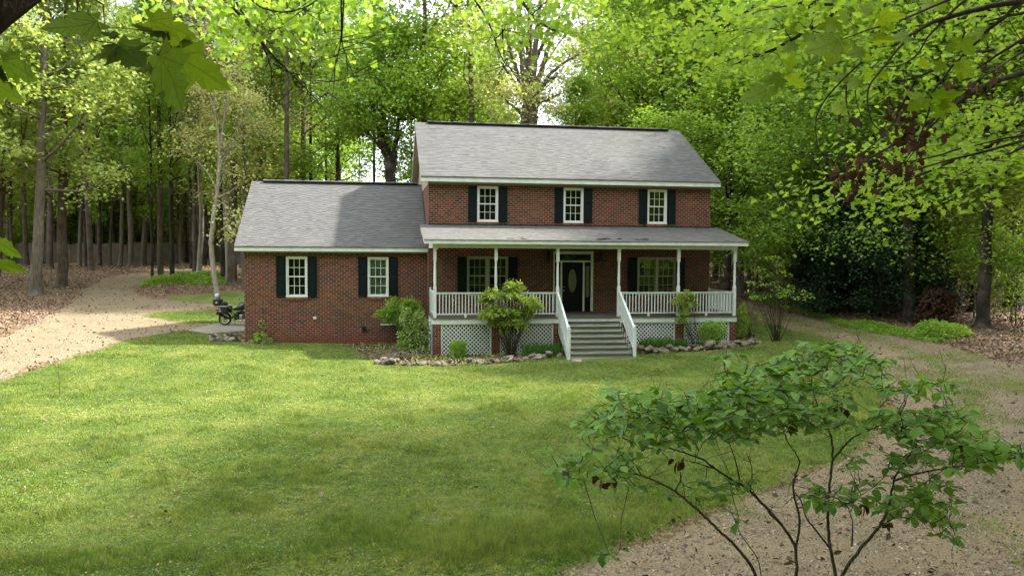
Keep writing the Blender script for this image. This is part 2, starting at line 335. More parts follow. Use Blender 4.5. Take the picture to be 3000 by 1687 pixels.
RIGHT_DRIVE = PD([(1862, 750), (1900, 763), (1950, 778), (2000, 790), (2050, 802), (2117, 823), (2217, 841), (2300, 856), (2367, 866), (2434, 886), (2517, 906), (2572, 918)]) + [(9.5, -22), (12, -40), (-2, -40)] + \
              PD([(1438, 1440), (1528, 1399), (1588, 1369), (1668, 1352), (1713, 1319), (1788, 1294), (1863, 1259), (1953, 1229), (2013, 1194), (2108, 1165), (2168, 1135), (2225, 1080), (2240, 1030), (2232, 975), (2215, 930), (2180, 893), (2150, 870), (2080, 846), (2000, 832), (1950, 815), (1905, 806), (1885, 790), (1868, 772)])
LAWN = PD([(0, 959), (100, 921), (200, 895), (283, 868), (307, 858), (400, 841), (467, 832), (560, 838), (614, 842)]) + [(-7, .5), (-7, 1.6), (12, 1.6), (12.5, 3)] + PD([(1862, 772), (1885, 790), (1905, 806), (1950, 815), (2000, 832), (2080, 846), (2150, 870), (2180, 893), (2215, 930), (2232, 975),
        (2240, 1030), (2225, 1080), (2168, 1135), (2108, 1165), (2013, 1194), (1953, 1229), (1863, 1259), (1788, 1294), (1713, 1319), (1668, 1352), (1588, 1369), (1528, 1399), (1438, 1440)]) + [(-3, -36), (-30, -36), (-22, -14)]
GRASS2 = [PD([(353, 794), (420, 807), (483, 816), (560, 813), (616, 806), (616, 768), (580, 770), (550, 781), (450, 783), (380, 787)]),
          PD([(457, 758), (533, 763), (600, 770), (616, 768), (616, 733), (560, 735), (480, 742), (410, 747)]),
          PD([(340, 722), (352, 706), (395, 700), (440, 692), (500, 690), (570, 692), (570, 708), (500, 714), (440, 712), (390, 716)]),
          PD([(2060, 798), (2117, 812), (2217, 822), (2330, 843), (2365, 858), (2300, 854), (2217, 839), (2117, 821)])]
STRIP = [tuple(D(x, y)[:2]) for x, y in [(1960, 800), (2050, 818), (2150, 838), (2240, 868), (2310, 890), (2370, 925), (2420, 970), (2450, 1040), (2440, 1130)]]
BED = PD([(945, 905), (959, 917), (1065, 919), (1179, 919), (1242, 914), (1352, 906), (1419, 897)]) + [(4.7, -2.4), (-.6, -2.4), (-1.8, .8), (-3.4, .8)]
BED2 = [(7.0, -2.4)] + PD([(1600, 889), (1692, 887), (1760, 883), (1850, 875), (1905, 868)]) + [(12.9, -1), (12.9, 1.5), (11.6, 1.5), (11.6, -2.4)]
xs = np.concatenate([-np.geomspace(26, 700, 34)[::-1], np.arange(-25, 25.01, .22), np.geomspace(26, 700, 34)])
ys = np.concatenate([-np.geomspace(37, 600, 16)[::-1], np.arange(-36, 14, .22), np.arange(14, 60, .6), np.geomspace(61, 900, 40)])
GX, GY = np.meshgrid(xs, ys); GZ = ground_z(GX.ravel(), GY.ravel()).reshape(GX.shape)
wob = (fbm(GX*.9, GY*.9, 4, 11)-.5)*.9
def msk(sd, w=.22): return np.clip(.5+(sd+wob*.7)/(2*w), 0, 1)
m_gr = np.maximum(msk(poly_sd(LEFT_DRIVE, GX, GY)), msk(poly_sd(RIGHT_DRIVE, GX, GY)))
g_l = msk(poly_sd(LAWN, GX, GY), .3)
for P in GRASS2: g_l = np.maximum(g_l, msk(poly_sd(P, GX, GY)+.1, .35))
# faint grass between the wheel tracks
dm = np.full(GX.shape, 1e9)
for (ax, ay), (bx, by) in zip(STRIP[:-1], STRIP[1:]):
    ex, ey = bx-ax, by-ay; t = np.clip(((GX-ax)*ex+(GY-ay)*ey)/(ex*ex+ey*ey), 0, 1); dm = np.minimum(dm, np.hypot(GX-ax-t*ex, GY-ay-t*ey))
strip = np.clip(1.15-dm/.55+wob*1.2, 0, 1)*.58
# thin grass patches in the gravel near the camera and grass verges fading into the drives
pat = np.clip((fbm(GX*.45+5, GY*.45, 4, 5)-.55)*6, 0, 1)*.5*(m_gr > .2)*(GX > 2)
grass = np.clip(np.maximum(g_l*(1-m_gr*.9), np.maximum(strip, pat)), 0, 1)
mulch = np.maximum(msk(poly_sd(BED, GX, GY), .15), msk(poly_sd(BED2, GX, GY), .15)); grass = grass*(1-mulch)
col = np.stack([m_gr, grass, mulch, np.ones_like(m_gr)], -1).reshape(-1, 4).astype(np.float32)
def ground_mat():
    b = NB('ground'); at_ = b.n('ShaderNodeAttribute'); at_.attribute_name = 'cover'; r, g, m = [b.n('ShaderNodeSeparateColor') for _ in '1'][0], None, None
    b.set(r.inputs[0], at_.outputs['Color']); gr, ga, mu = r.outputs[0], r.outputs[1], r.outputs[2]
    co = b.coord(); fine = b.noise(co, 6, 6, .7); vf = b.noise(co, 38, 4, .7)
    # leaf litter
    lc = b.vor(co, 16, 'Color'); lr = b.sep(lc)[0]
    lit = b.ramp(lr, [(0, (.045, .028, .017)), (.35, (.105, .064, .037)), (.7, (.165, .103, .060)), (1, (.24, .165, .10))])
    lit = b.mix(b.ramp(b.noise(co, .35, 4, .6), [(.4, (0, 0, 0)), (.7, (1, 1, 1))]), lit, b.mix(.5, lit, (.19, .125, .075, 1)))
    lit = b.mix(b.math('MULTIPLY', b.ramp(b.noise(co, .8, 5, .65), [(.58, (0, 0, 0)), (.68, (1, 1, 1))]), .55), lit, (.055, .085, .02, 1))
    # gravel and sandy dirt
    gv = b.sep(b.vor(co, 44, 'Color'))[0]
    sto = b.ramp(gv, [(0, (.088, .064, .037)), (.5, (.160, .121, .073)), (1, (.25, .20, .132))])
    sand = b.mix(vf, (.158, .116, .066, 1), (.24, .186, .112, 1))
    gcol = b.mix(b.ramp(b.noise(co, 1.1, 5, .65), [(.40, (0, 0, 0)), (.62, (1, 1, 1))]), sto, sand)
    gcol = b.mix(b.ramp(b.noise(co, .7, 5, .7), [(.54, (0, 0, 0)), (.68, (.55, .55, .55))]), gcol, b.mix(.5, (.085, .062, .038, 1), gcol))
    twig = b.ramp(b.noise(b.map(co, (3, 9, 1)), 3.2, 4, .7), [(.61, (0, 0, 0)), (.68, (1, 1, 1))]); gcol = b.mix(b.math('MULTIPLY', twig, .6), gcol, (.10, .065, .04, 1))
    # turf
    t1 = b.ramp(b.noise(co, .55, 5, .62), [(.30, (.050, .088, .016)), (.50, (.105, .138, .030)), (.72, (.18, .19, .062))])
    t2 = b.ramp(vf, [(.3, (.45, .5, .4)), (.7, (1.35, 1.3, 1.3))]); turf = b.mix(1.0, t1, t2, 'MULTIPLY')
    turf = b.mix(b.math('MULTIPLY', b.ramp(b.noise(co, 7.5, 4, .65), [(.55, (0, 0, 0)), (.66, (1, 1, 1))]), .6), turf, (.030, .055, .008, 1))
    turf = b.mix(b.ramp(b.noise(co, 2.1, 4, .6), [(.56, (0, 0, 0)), (.75, (.55, .55, .55))]), turf, (.20, .165, .065, 1))
    soil = b.mix(fine, (.030, .020, .013, 1), (.085, .055, .035, 1))
    k = b.math('SUBTRACT', b.math('ADD', ga, b.math('MULTIPLY', fine, .9)), .95); gf = b.ramp(k, [(.0, (0, 0, 0)), (.16, (1, 1, 1))])
    k2 = b.math('SUBTRACT', b.math('ADD', gr, b.math('MULTIPLY', fine, .8)), .9); rf = b.ramp(k2, [(.0, (0, 0, 0)), (.12, (1, 1, 1))])
    c = b.mix(rf, lit, gcol); c = b.mix(gf, c, turf); c = b.mix(b.ramp(mu, [(.3, (0, 0, 0)), (.6, (1, 1, 1))]), c, soil)
    h = b.math('ADD', b.math('MULTIPLY', gv, .5), b.math('ADD', b.math('MULTIPLY', lr, .6), vf))
    return b.done(b.bsdf(c, .95, b.bump(h, .02, .7), spec=.15))
M['ground'] = ground_mat()
ny, nx = GX.shape; I = np.arange(ny*nx).reshape(ny, nx)
Fg = np.stack([I[:-1, :-1], I[:-1, 1:], I[1:, 1:], I[1:, :-1]], -1).reshape(-1, 4); Vg = np.stack([GX, GY, GZ], -1).reshape(-1, 3)
fc = col[Fg].mean(1); cx_, cy_ = Vg[Fg].mean(1)[:, 0], Vg[Fg].mean(1)[:, 1]
kind = np.where(fc[:, 2] > .5, 3, np.where(fc[:, 0] > .5, np.where(cx_ < 0.5, 1, 4), np.where(fc[:, 1] > .5, 2, 0)))
hole = (cx_ > .3) & (cx_ < 11.3) & (cy_ > .3) & (cy_ < 8.2)
for k, nm in ((0, 'forest_floor'), (1, 'driveway'), (4, 'driveway'), (2, 'lawn'), (3, 'planting_bed')):
    f = Fg[(kind == k)]
    u_, inv = np.unique(f.ravel(), return_inverse=True)
    o = mesh_np(nm, Vg[u_], inv.reshape(-1, 4), M['ground'], smooth=True); tag(o, kind='structure')
    a = o.data.color_attributes.new('cover', 'FLOAT_COLOR', 'POINT'); a.data.foreach_set('color', col[u_].ravel())
def mask_at(x, y, arr):
    ix = np.clip(np.searchsorted(xs, x)-1, 0, nx-2); iy = np.clip(np.searchsorted(ys, y)-1, 0, ny-2)
    fx = (x-xs[ix])/(xs[ix+1]-xs[ix]); fy = (y-ys[iy])/(ys[iy+1]-ys[iy])
    return (arr[iy, ix]*(1-fx)+arr[iy, ix+1]*fx)*(1-fy)+(arr[iy+1, ix]*(1-fx)+arr[iy+1, ix+1]*fx)*fy
# concrete apron beside the wing where the motorcycle stands
ap = PD([(470, 831), (545, 815), (600, 813)]) + [(-7.2, 9.5), (-7.03, 9.5), (-7.03, 2.6)] + PD([(615, 834), (575, 836), (520, 840)])
def sheet(name, poly, th, mat, step=.3):
    x0, x1 = min(p[0] for p in poly), max(p[0] for p in poly); y0, y1 = min(p[1] for p in poly), max(p[1] for p in poly)
    pts = [(x, y) for x, y in poly]; m = MB(); n = len(pts); zz = [gz(x, y) for x, y in pts]
    m.poly([(x, y, z+th) for (x, y), z in zip(pts, zz)]+[(x, y, z-.1) for (x, y), z in zip(pts, zz)], [tuple(range(n))]+[(i, n+i, n+(i+1) % n, (i+1) % n) for i in range(n)])
    return m
o = sheet('concrete_apron', ap, .03, M['pad']).build('concrete_apron', M['pad']); tag(o, kind='structure')
# ================================================================ house
H = empty('brick_house', (0, 0, 0)); tag(H, 'two storey red brick house with low side wing and full width white porch', 'house')
W_, DP, ZT, ZE = 11.6, 8.78, 6.39, 6.45
def wall_holes(m, x0, x1, z0, z1, y, holes, rev=.09):
    xs_ = sorted({x0, x1, *[h[0] for h in holes], *[h[1] for h in holes]}); zs_ = sorted({z0, z1, *[h[2] for h in holes], *[h[3] for h in holes]})
    for a, b in zip(xs_[:-1], xs_[1:]):
        for c, d in zip(zs_[:-1], zs_[1:]):
            if any(h[0] <= (a+b)/2 <= h[1] and h[2] <= (c+d)/2 <= h[3] for h in holes): continue
            m.poly([(a, y, c), (b, y, c), (b, y, d), (a, y, d)], [(0, 1, 2, 3)])
    for a, b, c, d in holes:
        m.poly([(a, y, c), (b, y, c), (b, y, d), (a, y, d), (a, y+rev, c), (b, y+rev, c), (b, y+rev, d), (a, y+rev, d)], [(0, 4, 5, 1), (1, 5, 6, 2), (2, 6, 7, 3), (3, 7, 4, 0)])
UW = [(1.905, 2.735, 4.93, 6.33), (5.375, 6.195, 4.93, 6.33), (8.88, 9.705, 4.93, 6.33)]
PW = [(1.51, 3.15, 2.02, 3.57), (8.49, 10.13, 2.02, 3.57)]
DR = (4.985, 6.63, 1.37, 3.80); WW = [(-5.47, -4.66, 1.95, 3.53), (-2.345, -1.53, 1.955, 3.52)]
m = MB(); wall_holes(m, 0, W_, -.6, ZT, 0, UW+PW+[DR])
m.poly([(0, 0, -.6), (0, DP, -.6), (0, DP, ZT), (0, 0, ZT)], [(0, 3, 2, 1)]); m.poly([(W_, 0, -.6), (W_, DP, -.6), (W_, DP, ZT), (W_, 0, ZT)], [(0, 1, 2, 3)])
m.poly([(0, DP, -.6), (W_, DP, -.6), (W_, DP, ZT), (0, DP, ZT)], [(0, 3, 2, 1)]); m.build('wall', M['brick'], H)
m = MB(); wall_holes(m, -7.03, 0, -.6, 3.68, .79, WW)
m.poly([(-7.03, .79, -.6), (-7.03, 9.19, -.6), (-7.03, 9.19, 3.68), (-7.03, .79, 3.68)], [(0, 3, 2, 1)])
m.poly([(-7.03, 9.19, -.6), (0, 9.19, -.6), (0, 9.19, 3.68), (-7.03, 9.19, 3.68)], [(0, 3, 2, 1)])
o = m.build('wall', M['brick'], H); tag(o, 'brick wall of the low side wing')
# dark rooms behind the windows
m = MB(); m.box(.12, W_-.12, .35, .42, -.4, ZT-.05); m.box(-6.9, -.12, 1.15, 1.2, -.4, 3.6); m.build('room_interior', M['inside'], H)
# gable siding (tan, lapped)
def lap_gable(x, y0, yr, y1, z0, zr, sgn):
    m = MB(); n = int((zr-z0)/.12)
    for i in range(n):
        za, zb = z0+i*.12, z0+(i+1)*.12; fa = (za-z0)/(zr-z0); fb = (zb-z0)/(zr-z0)
        a0, a1 = y0+(yr-y0)*fa, y1+(yr-y1)*fa; b0, b1 = y0+(yr-y0)*fb, y1+(yr-y1)*fb; xa = x+sgn*.02; xb = x+sgn*.004
        f = [(0, 3, 2, 1)] if sgn < 0 else [(0, 1, 2, 3)]
        m.poly([(xa, a0, za), (xa, a1, za), (xb, b1, zb), (xb, b0, zb)], f); m.poly([(x, a0, za), (x, a1, za), (xa, a1, za), (xa, a0, za)], f)
    return m
for x, s in ((0, -1), (W_, 1)): lap_gable(x, 0, 4.39, DP, ZT, 9.30, s).build('gable_siding', M['siding'], H)
lap_gable(-7.03, .79, 4.99, 9.19, 3.68, 6.62, -1).build('gable_siding', M['siding'], H)
# roofs
def gable_roof(name, x0, x1, ye, ze, yr, zr, yb, th, wave=.006):
    m = MB(); n = 40
    for (ya, za), (yb_, zb) in (((ye, ze), (yr, zr)), ((yb, ze), (yr, zr))):
        P = []
        for i in range(n+1):
            x = x0+(x1-x0)*i/n
            for k in range(9):
                t = k/8; P.append((x, ya+(yb_-ya)*t, za+(zb-za)*t+wave*math.sin(i*.7+k*.9)*(0 < k < 8)))
        fl = ya > yb_
        m.poly(P, [((i*9+k, (i+1)*9+k, (i+1)*9+k+1, i*9+k+1) if not fl else (i*9+k, i*9+k+1, (i+1)*9+k+1, (i+1)*9+k)) for i in range(n) for k in range(8)])
    # thickness edges
    for x, s in ((x0, 1), (x1, -1)):
        m.poly([(x, ye, ze), (x, yr, zr), (x, yb, ze), (x, yb, ze-th), (x, yr, zr-th), (x, ye, ze-th)], [(0, 1, 4, 5) if s < 0 else (0, 5, 4, 1), (1, 2, 3, 4) if s < 0 else (1, 4, 3, 2)])
    m.poly([(x0, ye, ze), (x1, ye, ze), (x1, ye, ze-th), (x0, ye, ze-th)], [(0, 3, 2, 1)])
    m.poly([(x0, ye+.01, ze-th), (x1, ye+.01, ze-th), (x1, yr, zr-th), (x0, yr, zr-th), (x0, yb, ze-th), (x1, yb, ze-th)], [(0, 3, 2, 1), (3, 4, 5, 2)])
    return m
XL, XR = -.322, 11.876
R1 = gable_roof('roof', XL, XR, -.375, 6.655, 4.39, 9.43, 9.155, .035).build('roof', M['shingle'], H); tag(R1, 'main roof of weathered grey shingles')
R2 = gable_roof('roof', -7.342, -.02, .445, 3.922, 4.99, 6.77, 9.535, .035).build('roof', M['shingle'], H); tag(R2, 'lower wing roof of grey shingles')
def ridge(x0, x1, y, z, par):
    m = MB(); m.prism([(x0, y-.16, z+.02), (x0, y+.16, z+.02), (x0, y+.13, z-.05), (x0, y-.13, z-.05)], (x1-x0, 0, 0)); m.build('ridge_vent', M['black'], par)
    m = MB(); n = int((x1-x0)/.28)
    for i in range(n):
        a = x0+i*(x1-x0)/n; b = a+(x1-x0)/n+.02; j = random.uniform(0, .012)
        m.poly([(a, y-.19, z-.005+j), (a, y, z+.06+j), (a, y+.19, z-.005+j), (b, y-.19, z-.02+j), (b, y, z+.045+j), (b, y+.19, z-.02+j)], [(0, 3, 4, 1), (1, 4, 5, 2), (0, 1, 2), (3, 5, 4), (0, 2, 5, 3)])
    m.build('ridge_cap', M['shingle'], par)
ridge(XL+.55, XR-.55, 4.39, 9.455, R1); ridge(-7.342+.5, -.2, 4.99, 6.79, R2)
# fascias, soffits, frieze and rakes
def eave(x0, x1, y, zb, zt, wy, fr, name='fascia'):
    MB().box(x0, x1, y, y+.035, zb, zt).build(name, M['trim'], H)
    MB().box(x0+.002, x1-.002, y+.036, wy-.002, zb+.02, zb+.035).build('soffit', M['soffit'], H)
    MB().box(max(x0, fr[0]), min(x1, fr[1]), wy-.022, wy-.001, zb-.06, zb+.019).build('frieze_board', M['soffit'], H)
eave(XL, XR, -.342, ZE, 6.618, 0, (0, W_)); eave(-7.342, -.005, .477, 3.735, 3.885, .79, (-7.03, -.003))
def rake(x, ye, ze, yr, zr, yb, w, side):
    m = MB()
    for a, b in (((x, ye, ze), (x, yr, zr)), ((x, yb, ze), (x, yr, zr))):
        m.poly([a, b, (b[0], b[1], b[2]-w), (a[0], a[1], a[2]-w), (a[0]+side*.03, a[1], a[2]), (b[0]+side*.03, b[1], b[2]), (b[0]+side*.03, b[1], b[2]-w), (a[0]+side*.03, a[1], a[2]-w)],
               [(0, 1, 2, 3), (7, 6, 5, 4), (0, 4, 5, 1), (3, 2, 6, 7), (0, 3, 7, 4), (1, 5, 6, 2)])
    m.build('rake_board', M['trim'], H)
rake(XL+.004, -.30, 6.655, 4.39, 9.39, 9.08, .14, 1); rake(XR-.034, -.30, 6.655, 4.39, 9.39, 9.08, .14, 1); rake(-7.338, .5, 3.90, 4.99, 6.73, 9.5, .14, 1)
m = MB()
for x0, x1, ye, ze, yr, zr, yb in ((XL+.04, -.003, -.28, 6.56, 4.39, 9.28, 9.06), (W_+.003, XR-.04, -.28, 6.56, 4.39, 9.28, 9.06), (-7.30, -7.033, .55, 3.82, 4.99, 6.62, 9.43)):
    m = MB(); m.poly([(x0, ye, ze), (x1, ye, ze), (x1, yr, zr), (x0, yr, zr), (x0, yb, ze), (x1, yb, ze)], [(0, 3, 2, 1), (3, 4, 5, 2)]); m.build('rake_soffit', M['siding'], H)
# step flashing and small return where the wing roof meets the main wall
m = MB(); m.bar((-.012, .55, 4.02), (-.012, 4.99, 6.85), .006, .14); m.build('flashing', M['dark_metal'], H)
# ---------------------------------------------------------------- windows
def sash_grid(m, x0, x1, z0, z1, y, nx, nz, st=.042, mu=.017):
    m.box(x0, x1, y, y+.03, z0, z0+st); m.box(x0, x1, y, y+.03, z1-st, z1); m.box(x0, x0+st, y, y+.03, z0+st, z1-st); m.box(x1-st, x1, y, y+.03, z0+st, z1-st)
    for i in range(1, nx): x = x0+st+(x1-x0-2*st)*i/nx; m.box(x-mu/2, x+mu/2, y+.004, y+.024, z0+st, z1-st)
    for i in range(1, nz): z = z0+st+(z1-z0-2*st)*i/nz; m.box(x0+st, x1-st, y+.006, y+.022, z-mu/2, z+mu/2)
def window(x0, x1, z0, z1, y, double=False, curtain=False, casing=.055, label=None):
    SM = M['sash_shaded'] if double else M['sash']
    m = MB(); c = casing; f = y-.022
    m.box(x0, x1, f, y+.05, z1-c, z1); m.box(x0-.01, x1+.01, f-.02, y+.05, z0, z0+c*.9); m.box(x0, x0+c, f, y+.05, z0+c*.9, z1-c); m.box(x1-c, x1, f, y+.05, z0+c*.9, z1-c)
    xm = (x0+x1)/2
    if double: m.box(xm-.045, xm+.045, f, y+.05, z0+c*.9, z1-c)
    w = m.build('window', SM, H)
    if label: tag(w, label)
    for a, b in ([(x0+c, xm-.045), (xm+.045, x1-c)] if double else [(x0+c, x1-c)]):
        zm = (z0+z1)/2+.01
        s1 = MB(); sash_grid(s1, a+.004, b-.004, zm-.02, z1-c-.004, y+.012, 3, 2); s1.build('upper_sash', SM, w)
        s2 = MB(); sash_grid(s2, a+.004, b-.004, z0+c*.9+.004, zm+.02, y+.046, 3, 2); s2.build('lower_sash', SM, w)
        MB().box(a+.03, b-.03, y+.028, y+.032, zm, z1-c-.03).build('pane', M['glass'], w)
        MB().box(a+.03, b-.03, y+.062, y+.066, z0+c+.03, zm).build('pane', M['glass'], w)
        if curtain:
            n = 44; P = []; 
            for i in range(n+1):
                t = i/n; px = a+(b-a)*t; py = y+.16+.018*math.sin(t*40)+.012*math.sin(t*23+1)
                P += [(px, py, z0+.08), (px, py+.01*math.sin(t*9), z1-.06)]
            cu = MB(); cu.poly(P, [(2*i, 2*i+2, 2*i+3, 2*i+1) for i in range(n)]); cu.build('curtain', M['lace'], w)
    # rowlock brick sill
    s = MB(); n = int((x1-x0+.04)/.075); wdt = (x1-x0+.04)/n
    for i in range(n): s.box(x0-.02+i*wdt+.004, x0-.02+(i+1)*wdt-.004, y-.045, y+.02, z0-.105, z0-.003)
    s.build('brick_sill', M['sillbrick'], H)
    return w
def sb():
    b = NB('sill_brick'); r = b.n('ShaderNodeNewGeometry').outputs['Random Per Island']
    return b.done(b.bsdf(b.ramp(r, [(0, (.10, .036, .02)), (1, (.20, .068, .036))]), .9))
M['sillbrick'] = sb()
def shutter(x0, x1, z0, z1, y):
    m = MB(); st = .05; zm = (z0+z1)/2+.06; yo = y-.055
    m.box(x0, x1, yo+.018, y-.004, z0, z1)
    m.box(x0, x0+st, yo, yo+.018, z0, z1); m.box(x1-st, x1, yo, yo+.018, z0, z1)
    for a, b in ((z0, z0+.14), (zm-.045, zm+.045), (z1-.08, z1)): m.box(x0+st, x1-st, yo, yo+.018, a, b)
    for a, b in ((z0+.14, zm-.045), (zm+.045, z1-.08)):
        xa, xb, za, zb = x0+st+.03, x1-st-.03, a+.035, b-.035
        m.poly([(x0+st, yo+.0175, a), (x1-st, yo+.0175, a), (x1-st, yo+.0175, b), (x0+st, yo+.0175, b), (xa, yo+.006, za), (xb, yo+.006, za), (xb, yo+.006, zb), (xa, yo+.006, zb)],
               [(4, 5, 6, 7), (0, 1, 5, 4), (1, 2, 6, 5), (2, 3, 7, 6), (3, 0, 4, 7)])
    return m.build('shutter', M['shutter'], H)
for i, (a, b, c, d) in enumerate(UW):
    window(a, b, c, d, .0, label=['upper window nearest the wing', 'middle upper window', 'upper window at the far end'][i]); shutter(a-.36, a-.012, c+.01, d-.01, 0); shutter(b+.012, b+.36, c+.01, d-.01, 0)
for i, (a, b, c, d) in enumerate(WW):
    window(a, b, c, d, .79, curtain=i == 1, label='wing window with lace curtains' if i else 'wing window with dark panes'); shutter(a-.365, a-.012, c+.01, d-.01, .79); shutter(b+.012, b+.365, c+.01, d-.01, .79)
for i, (a, b, c, d) in enumerate(PW):
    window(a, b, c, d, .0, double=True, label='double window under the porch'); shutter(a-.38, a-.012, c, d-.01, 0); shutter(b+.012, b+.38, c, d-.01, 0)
# ---------------------------------------------------------------- front door
x0, x1, z0, z1 = DR; m = MB(); f = -.03
m.box(x0, x1, f, .06, z1-.12, z1); m.box(x0, x0+.055, f, .06, z0, z1-.12); m.box(x1-.10, x1, f, .06, z0, z1-.12); m.box(x0+.055, x1-.10, f+.01, .06, 3.36, 3.43)
m.box(5.28, 5.35, f+.01, .06, z0, 3.36); m.box(6.205, 6.275, f+.01, .06, z0, 3.36); DF = m.build('door_frame', M['trim'], H)
MB().box(x0+.055, x1-.10, .035, .045, 3.43, z1-.12).build('transom_panel', M['door'], DF); MB().box(x0+.12, x1-.16, .022, .03, 3.475, z1-.165).build('transom_glass', M['glass'], DF)
dr = MB(); dr.box(5.352, 6.203, .012, .05, z0+.02, 3.358)
for zz in ((1.48, 1.75),): dr.box(5.46, 5.74, .004, .012, *zz); dr.box(5.82, 6.10, .004, .012, *zz)
dr = dr.build('door', M['door'], H)
ov = MB(); n = 40; ov.poly([(5.775+.17*math.cos(2*math.pi*k/n), .004, 2.62+.46*math.sin(2*math.pi*k/n)) for k in range(n)]+[(5.775+.17*math.cos(2*math.pi*k/n), .012, 2.62+.46*math.sin(2*math.pi*k/n)) for k in range(n)], [tuple(range(n))]+[(k, k+n, (k+1) % n+n, (k+1) % n) for k in range(n)])
def frost():
    b = NB('etched_glass'); n = b.vor(b.coord(), 26); return b.done(b.bsdf(b.mix(n, (.05, .06, .04, 1), (.16, .17, .12, 1)), .18, b.bump(n, .01)))
M['etched'] = frost(); ov.build('oval_glass', M['etched'], dr)
rg = MB(); 
for k in range(n): 
    a, b2 = 2*math.pi*k/n, 2*math.pi*(k+1)/n; rg.bar((5.775+.185*math.cos(a), .006, 2.62+.475*math.sin(a)), (5.775+.185*math.cos(b2), .006, 2.62+.475*math.sin(b2)), .024)
rg.build('oval_moulding', M['door'], dr); h = MB(); h.lathe([(.012, -.06), (.03, -.05), (.03, -.02), (.012, -.01), (.025, .01)], 12, (5.42, 0, 2.22), 'y'); h.build('handle', M['brass'], dr); MB().lathe([(.02, -.03), (.024, -.01), (.02, .01)], 12, (5.42, 0, 2.36), 'y').build('lock', M['brass'], dr)
for a, b2 in ((x0+.055, 5.28), (6.275, x1-.10)):
    sd = MB().box(a, b2, .02, .05, z0+.02, 3.36).build('sidelight', M['door'], H); MB().box(a+.055, b2-.055, .012, .02, 1.95, 3.2).build('sidelight_glass', M['etched'], sd)
MB().box(x0, x1, -.10, .02, 1.362, 1.392).build('door_threshold', M['dark_metal'], H)
# wall lanterns with small globes
for lx in (4.76, 6.91):
    m = MB(); m.box(lx-.05, lx+.05, -.03, 0, 3.62, 3.86); m.tube([(lx, -.02, 3.78), (lx, -.10, 3.82), (lx, -.14, 3.76), (lx, -.14, 3.70)], .011, 6)
    m.lathe([(.02, 3.72), (.085, 3.66), (.09, 3.64), (.07, 3.62), (.075, 3.44), (.05, 3.40), (.015, 3.34)], 8, (lx, -.14, 0))
    ln = m.build('wall_lantern', M['black'], H, smooth=True)
    for dx, dz in ((-.05, 0), (.05, 0), (0, -.09)):
        g = MB(); g.lathe([(.008, .03), (.026, .012), (.03, 0), (.026, -.012), (.008, -.03)], 10, (lx+dx, -.17, 3.36+dz)); g.build('globe', M['etched'], ln, smooth=True)
# ---------------------------------------------------------------- porch
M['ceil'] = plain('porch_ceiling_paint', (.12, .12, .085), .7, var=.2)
ZD = 1.36; PX = [.08, 2.305, 4.615, 6.965, 9.31, 11.575]; PY = -2.43
m = MB(); m.box(-.03, 11.70, -2.53, -.001, ZD-.035, ZD); m.build('porch_floor', M['deck'], H)
MB().box(0, 11.67, -2.49, -2.45, 1.125, ZD-.037).box(-.0, .04, -2.449, 0, 1.125, ZD-.037).box(11.63, 11.67, -2.449, 0, 1.125, ZD-.037).build('rim_board', M['trim'], H)
MB().box(.01, .03, -2.45, -.01, -.5, 1.12).box(11.62, 11.64, -2.45, -.01, -.5, 1.12).build('crawlspace_dark_backing', M['inside'], H)  # black backing sheets stand in for the unlit space under the porch
MB().box(.2, 11.4, -1.3, -1.25, -.5, 1.1).build('crawlspace_dark_backing', M['inside'], H)
for a, b2 in ((0.012, .30), (2.155, 2.455), (4.47, 4.72), (6.98, 7.24), (9.2, 9.54), (11.40, 11.66)): MB().box(a, b2, -2.475, -2.18, -.6, 1.124).build('brick_pier', M['brick'], H)
def lattice(a, b, z0, z1, y, side=None):
    m = MB(); fr = .045; P = .0715*1.55/1.41
    def bx(u0, u1, v0, v1, t0=0., t1=.02):
        if side is None: m.box(u0, u1, y+t0, y+t1, v0, v1)
        else: m.box(side+t0, side+t1, u0, u1, v0, v1)
    bx(a, b, z1-fr, z1); bx(a, b, z0, z0+fr); bx(a, a+fr, z0+fr, z1-fr); bx(b-fr, b, z0+fr, z1-fr)
    u0, u1, v0, v1 = a+fr, b-fr, z0+fr, z1-fr; Wd = u1-u0; Hd = v1-v0; p = .147; k = -Hd
    for sgn in (1, -1):
        k = -Hd+.03
        while k < Wd:
            ta = max(0, -k); tb = min(Hd, Wd-k)
            if tb-ta > .03:
                ua, ub, va, vb = k+ta, k+tb, ta, tb
                if sgn < 0: ua, ub = Wd-ua, Wd-ub
                off = .008 if sgn > 0 else .015
                A = (u0+ua, v0+va); B = (u0+ub, v0+vb)
                if side is None: m.bar((A[0], y+off, A[1]), (B[0], y+off, B[1]), .006, .037, up=(0, 1, 0)) if 0 else m.bar((A[0], y+off, A[1]), (B[0], y+off, B[1]), .035, .006, up=(0, 1, 0))
                else: m.bar((side+off, A[0], A[1]), (side+off, B[0], B[1]), .035, .006, up=(1, 0, 0))
            k += p
    return m.build('lattice_panel', M['trim'], H)
for a, b2, zb in ((.30, 2.15, -.07), (2.46, 4.465, -.02), (7.245, 9.195, .14), (9.545, 11.395, .36)): lattice(a, b2, zb, 1.122, -2.44)
lattice(-2.17, -.04, -.1, 1.122, 0, side=-.012); lattice(-2.17, -.04, .35, 1.122, 0, side=11.645)
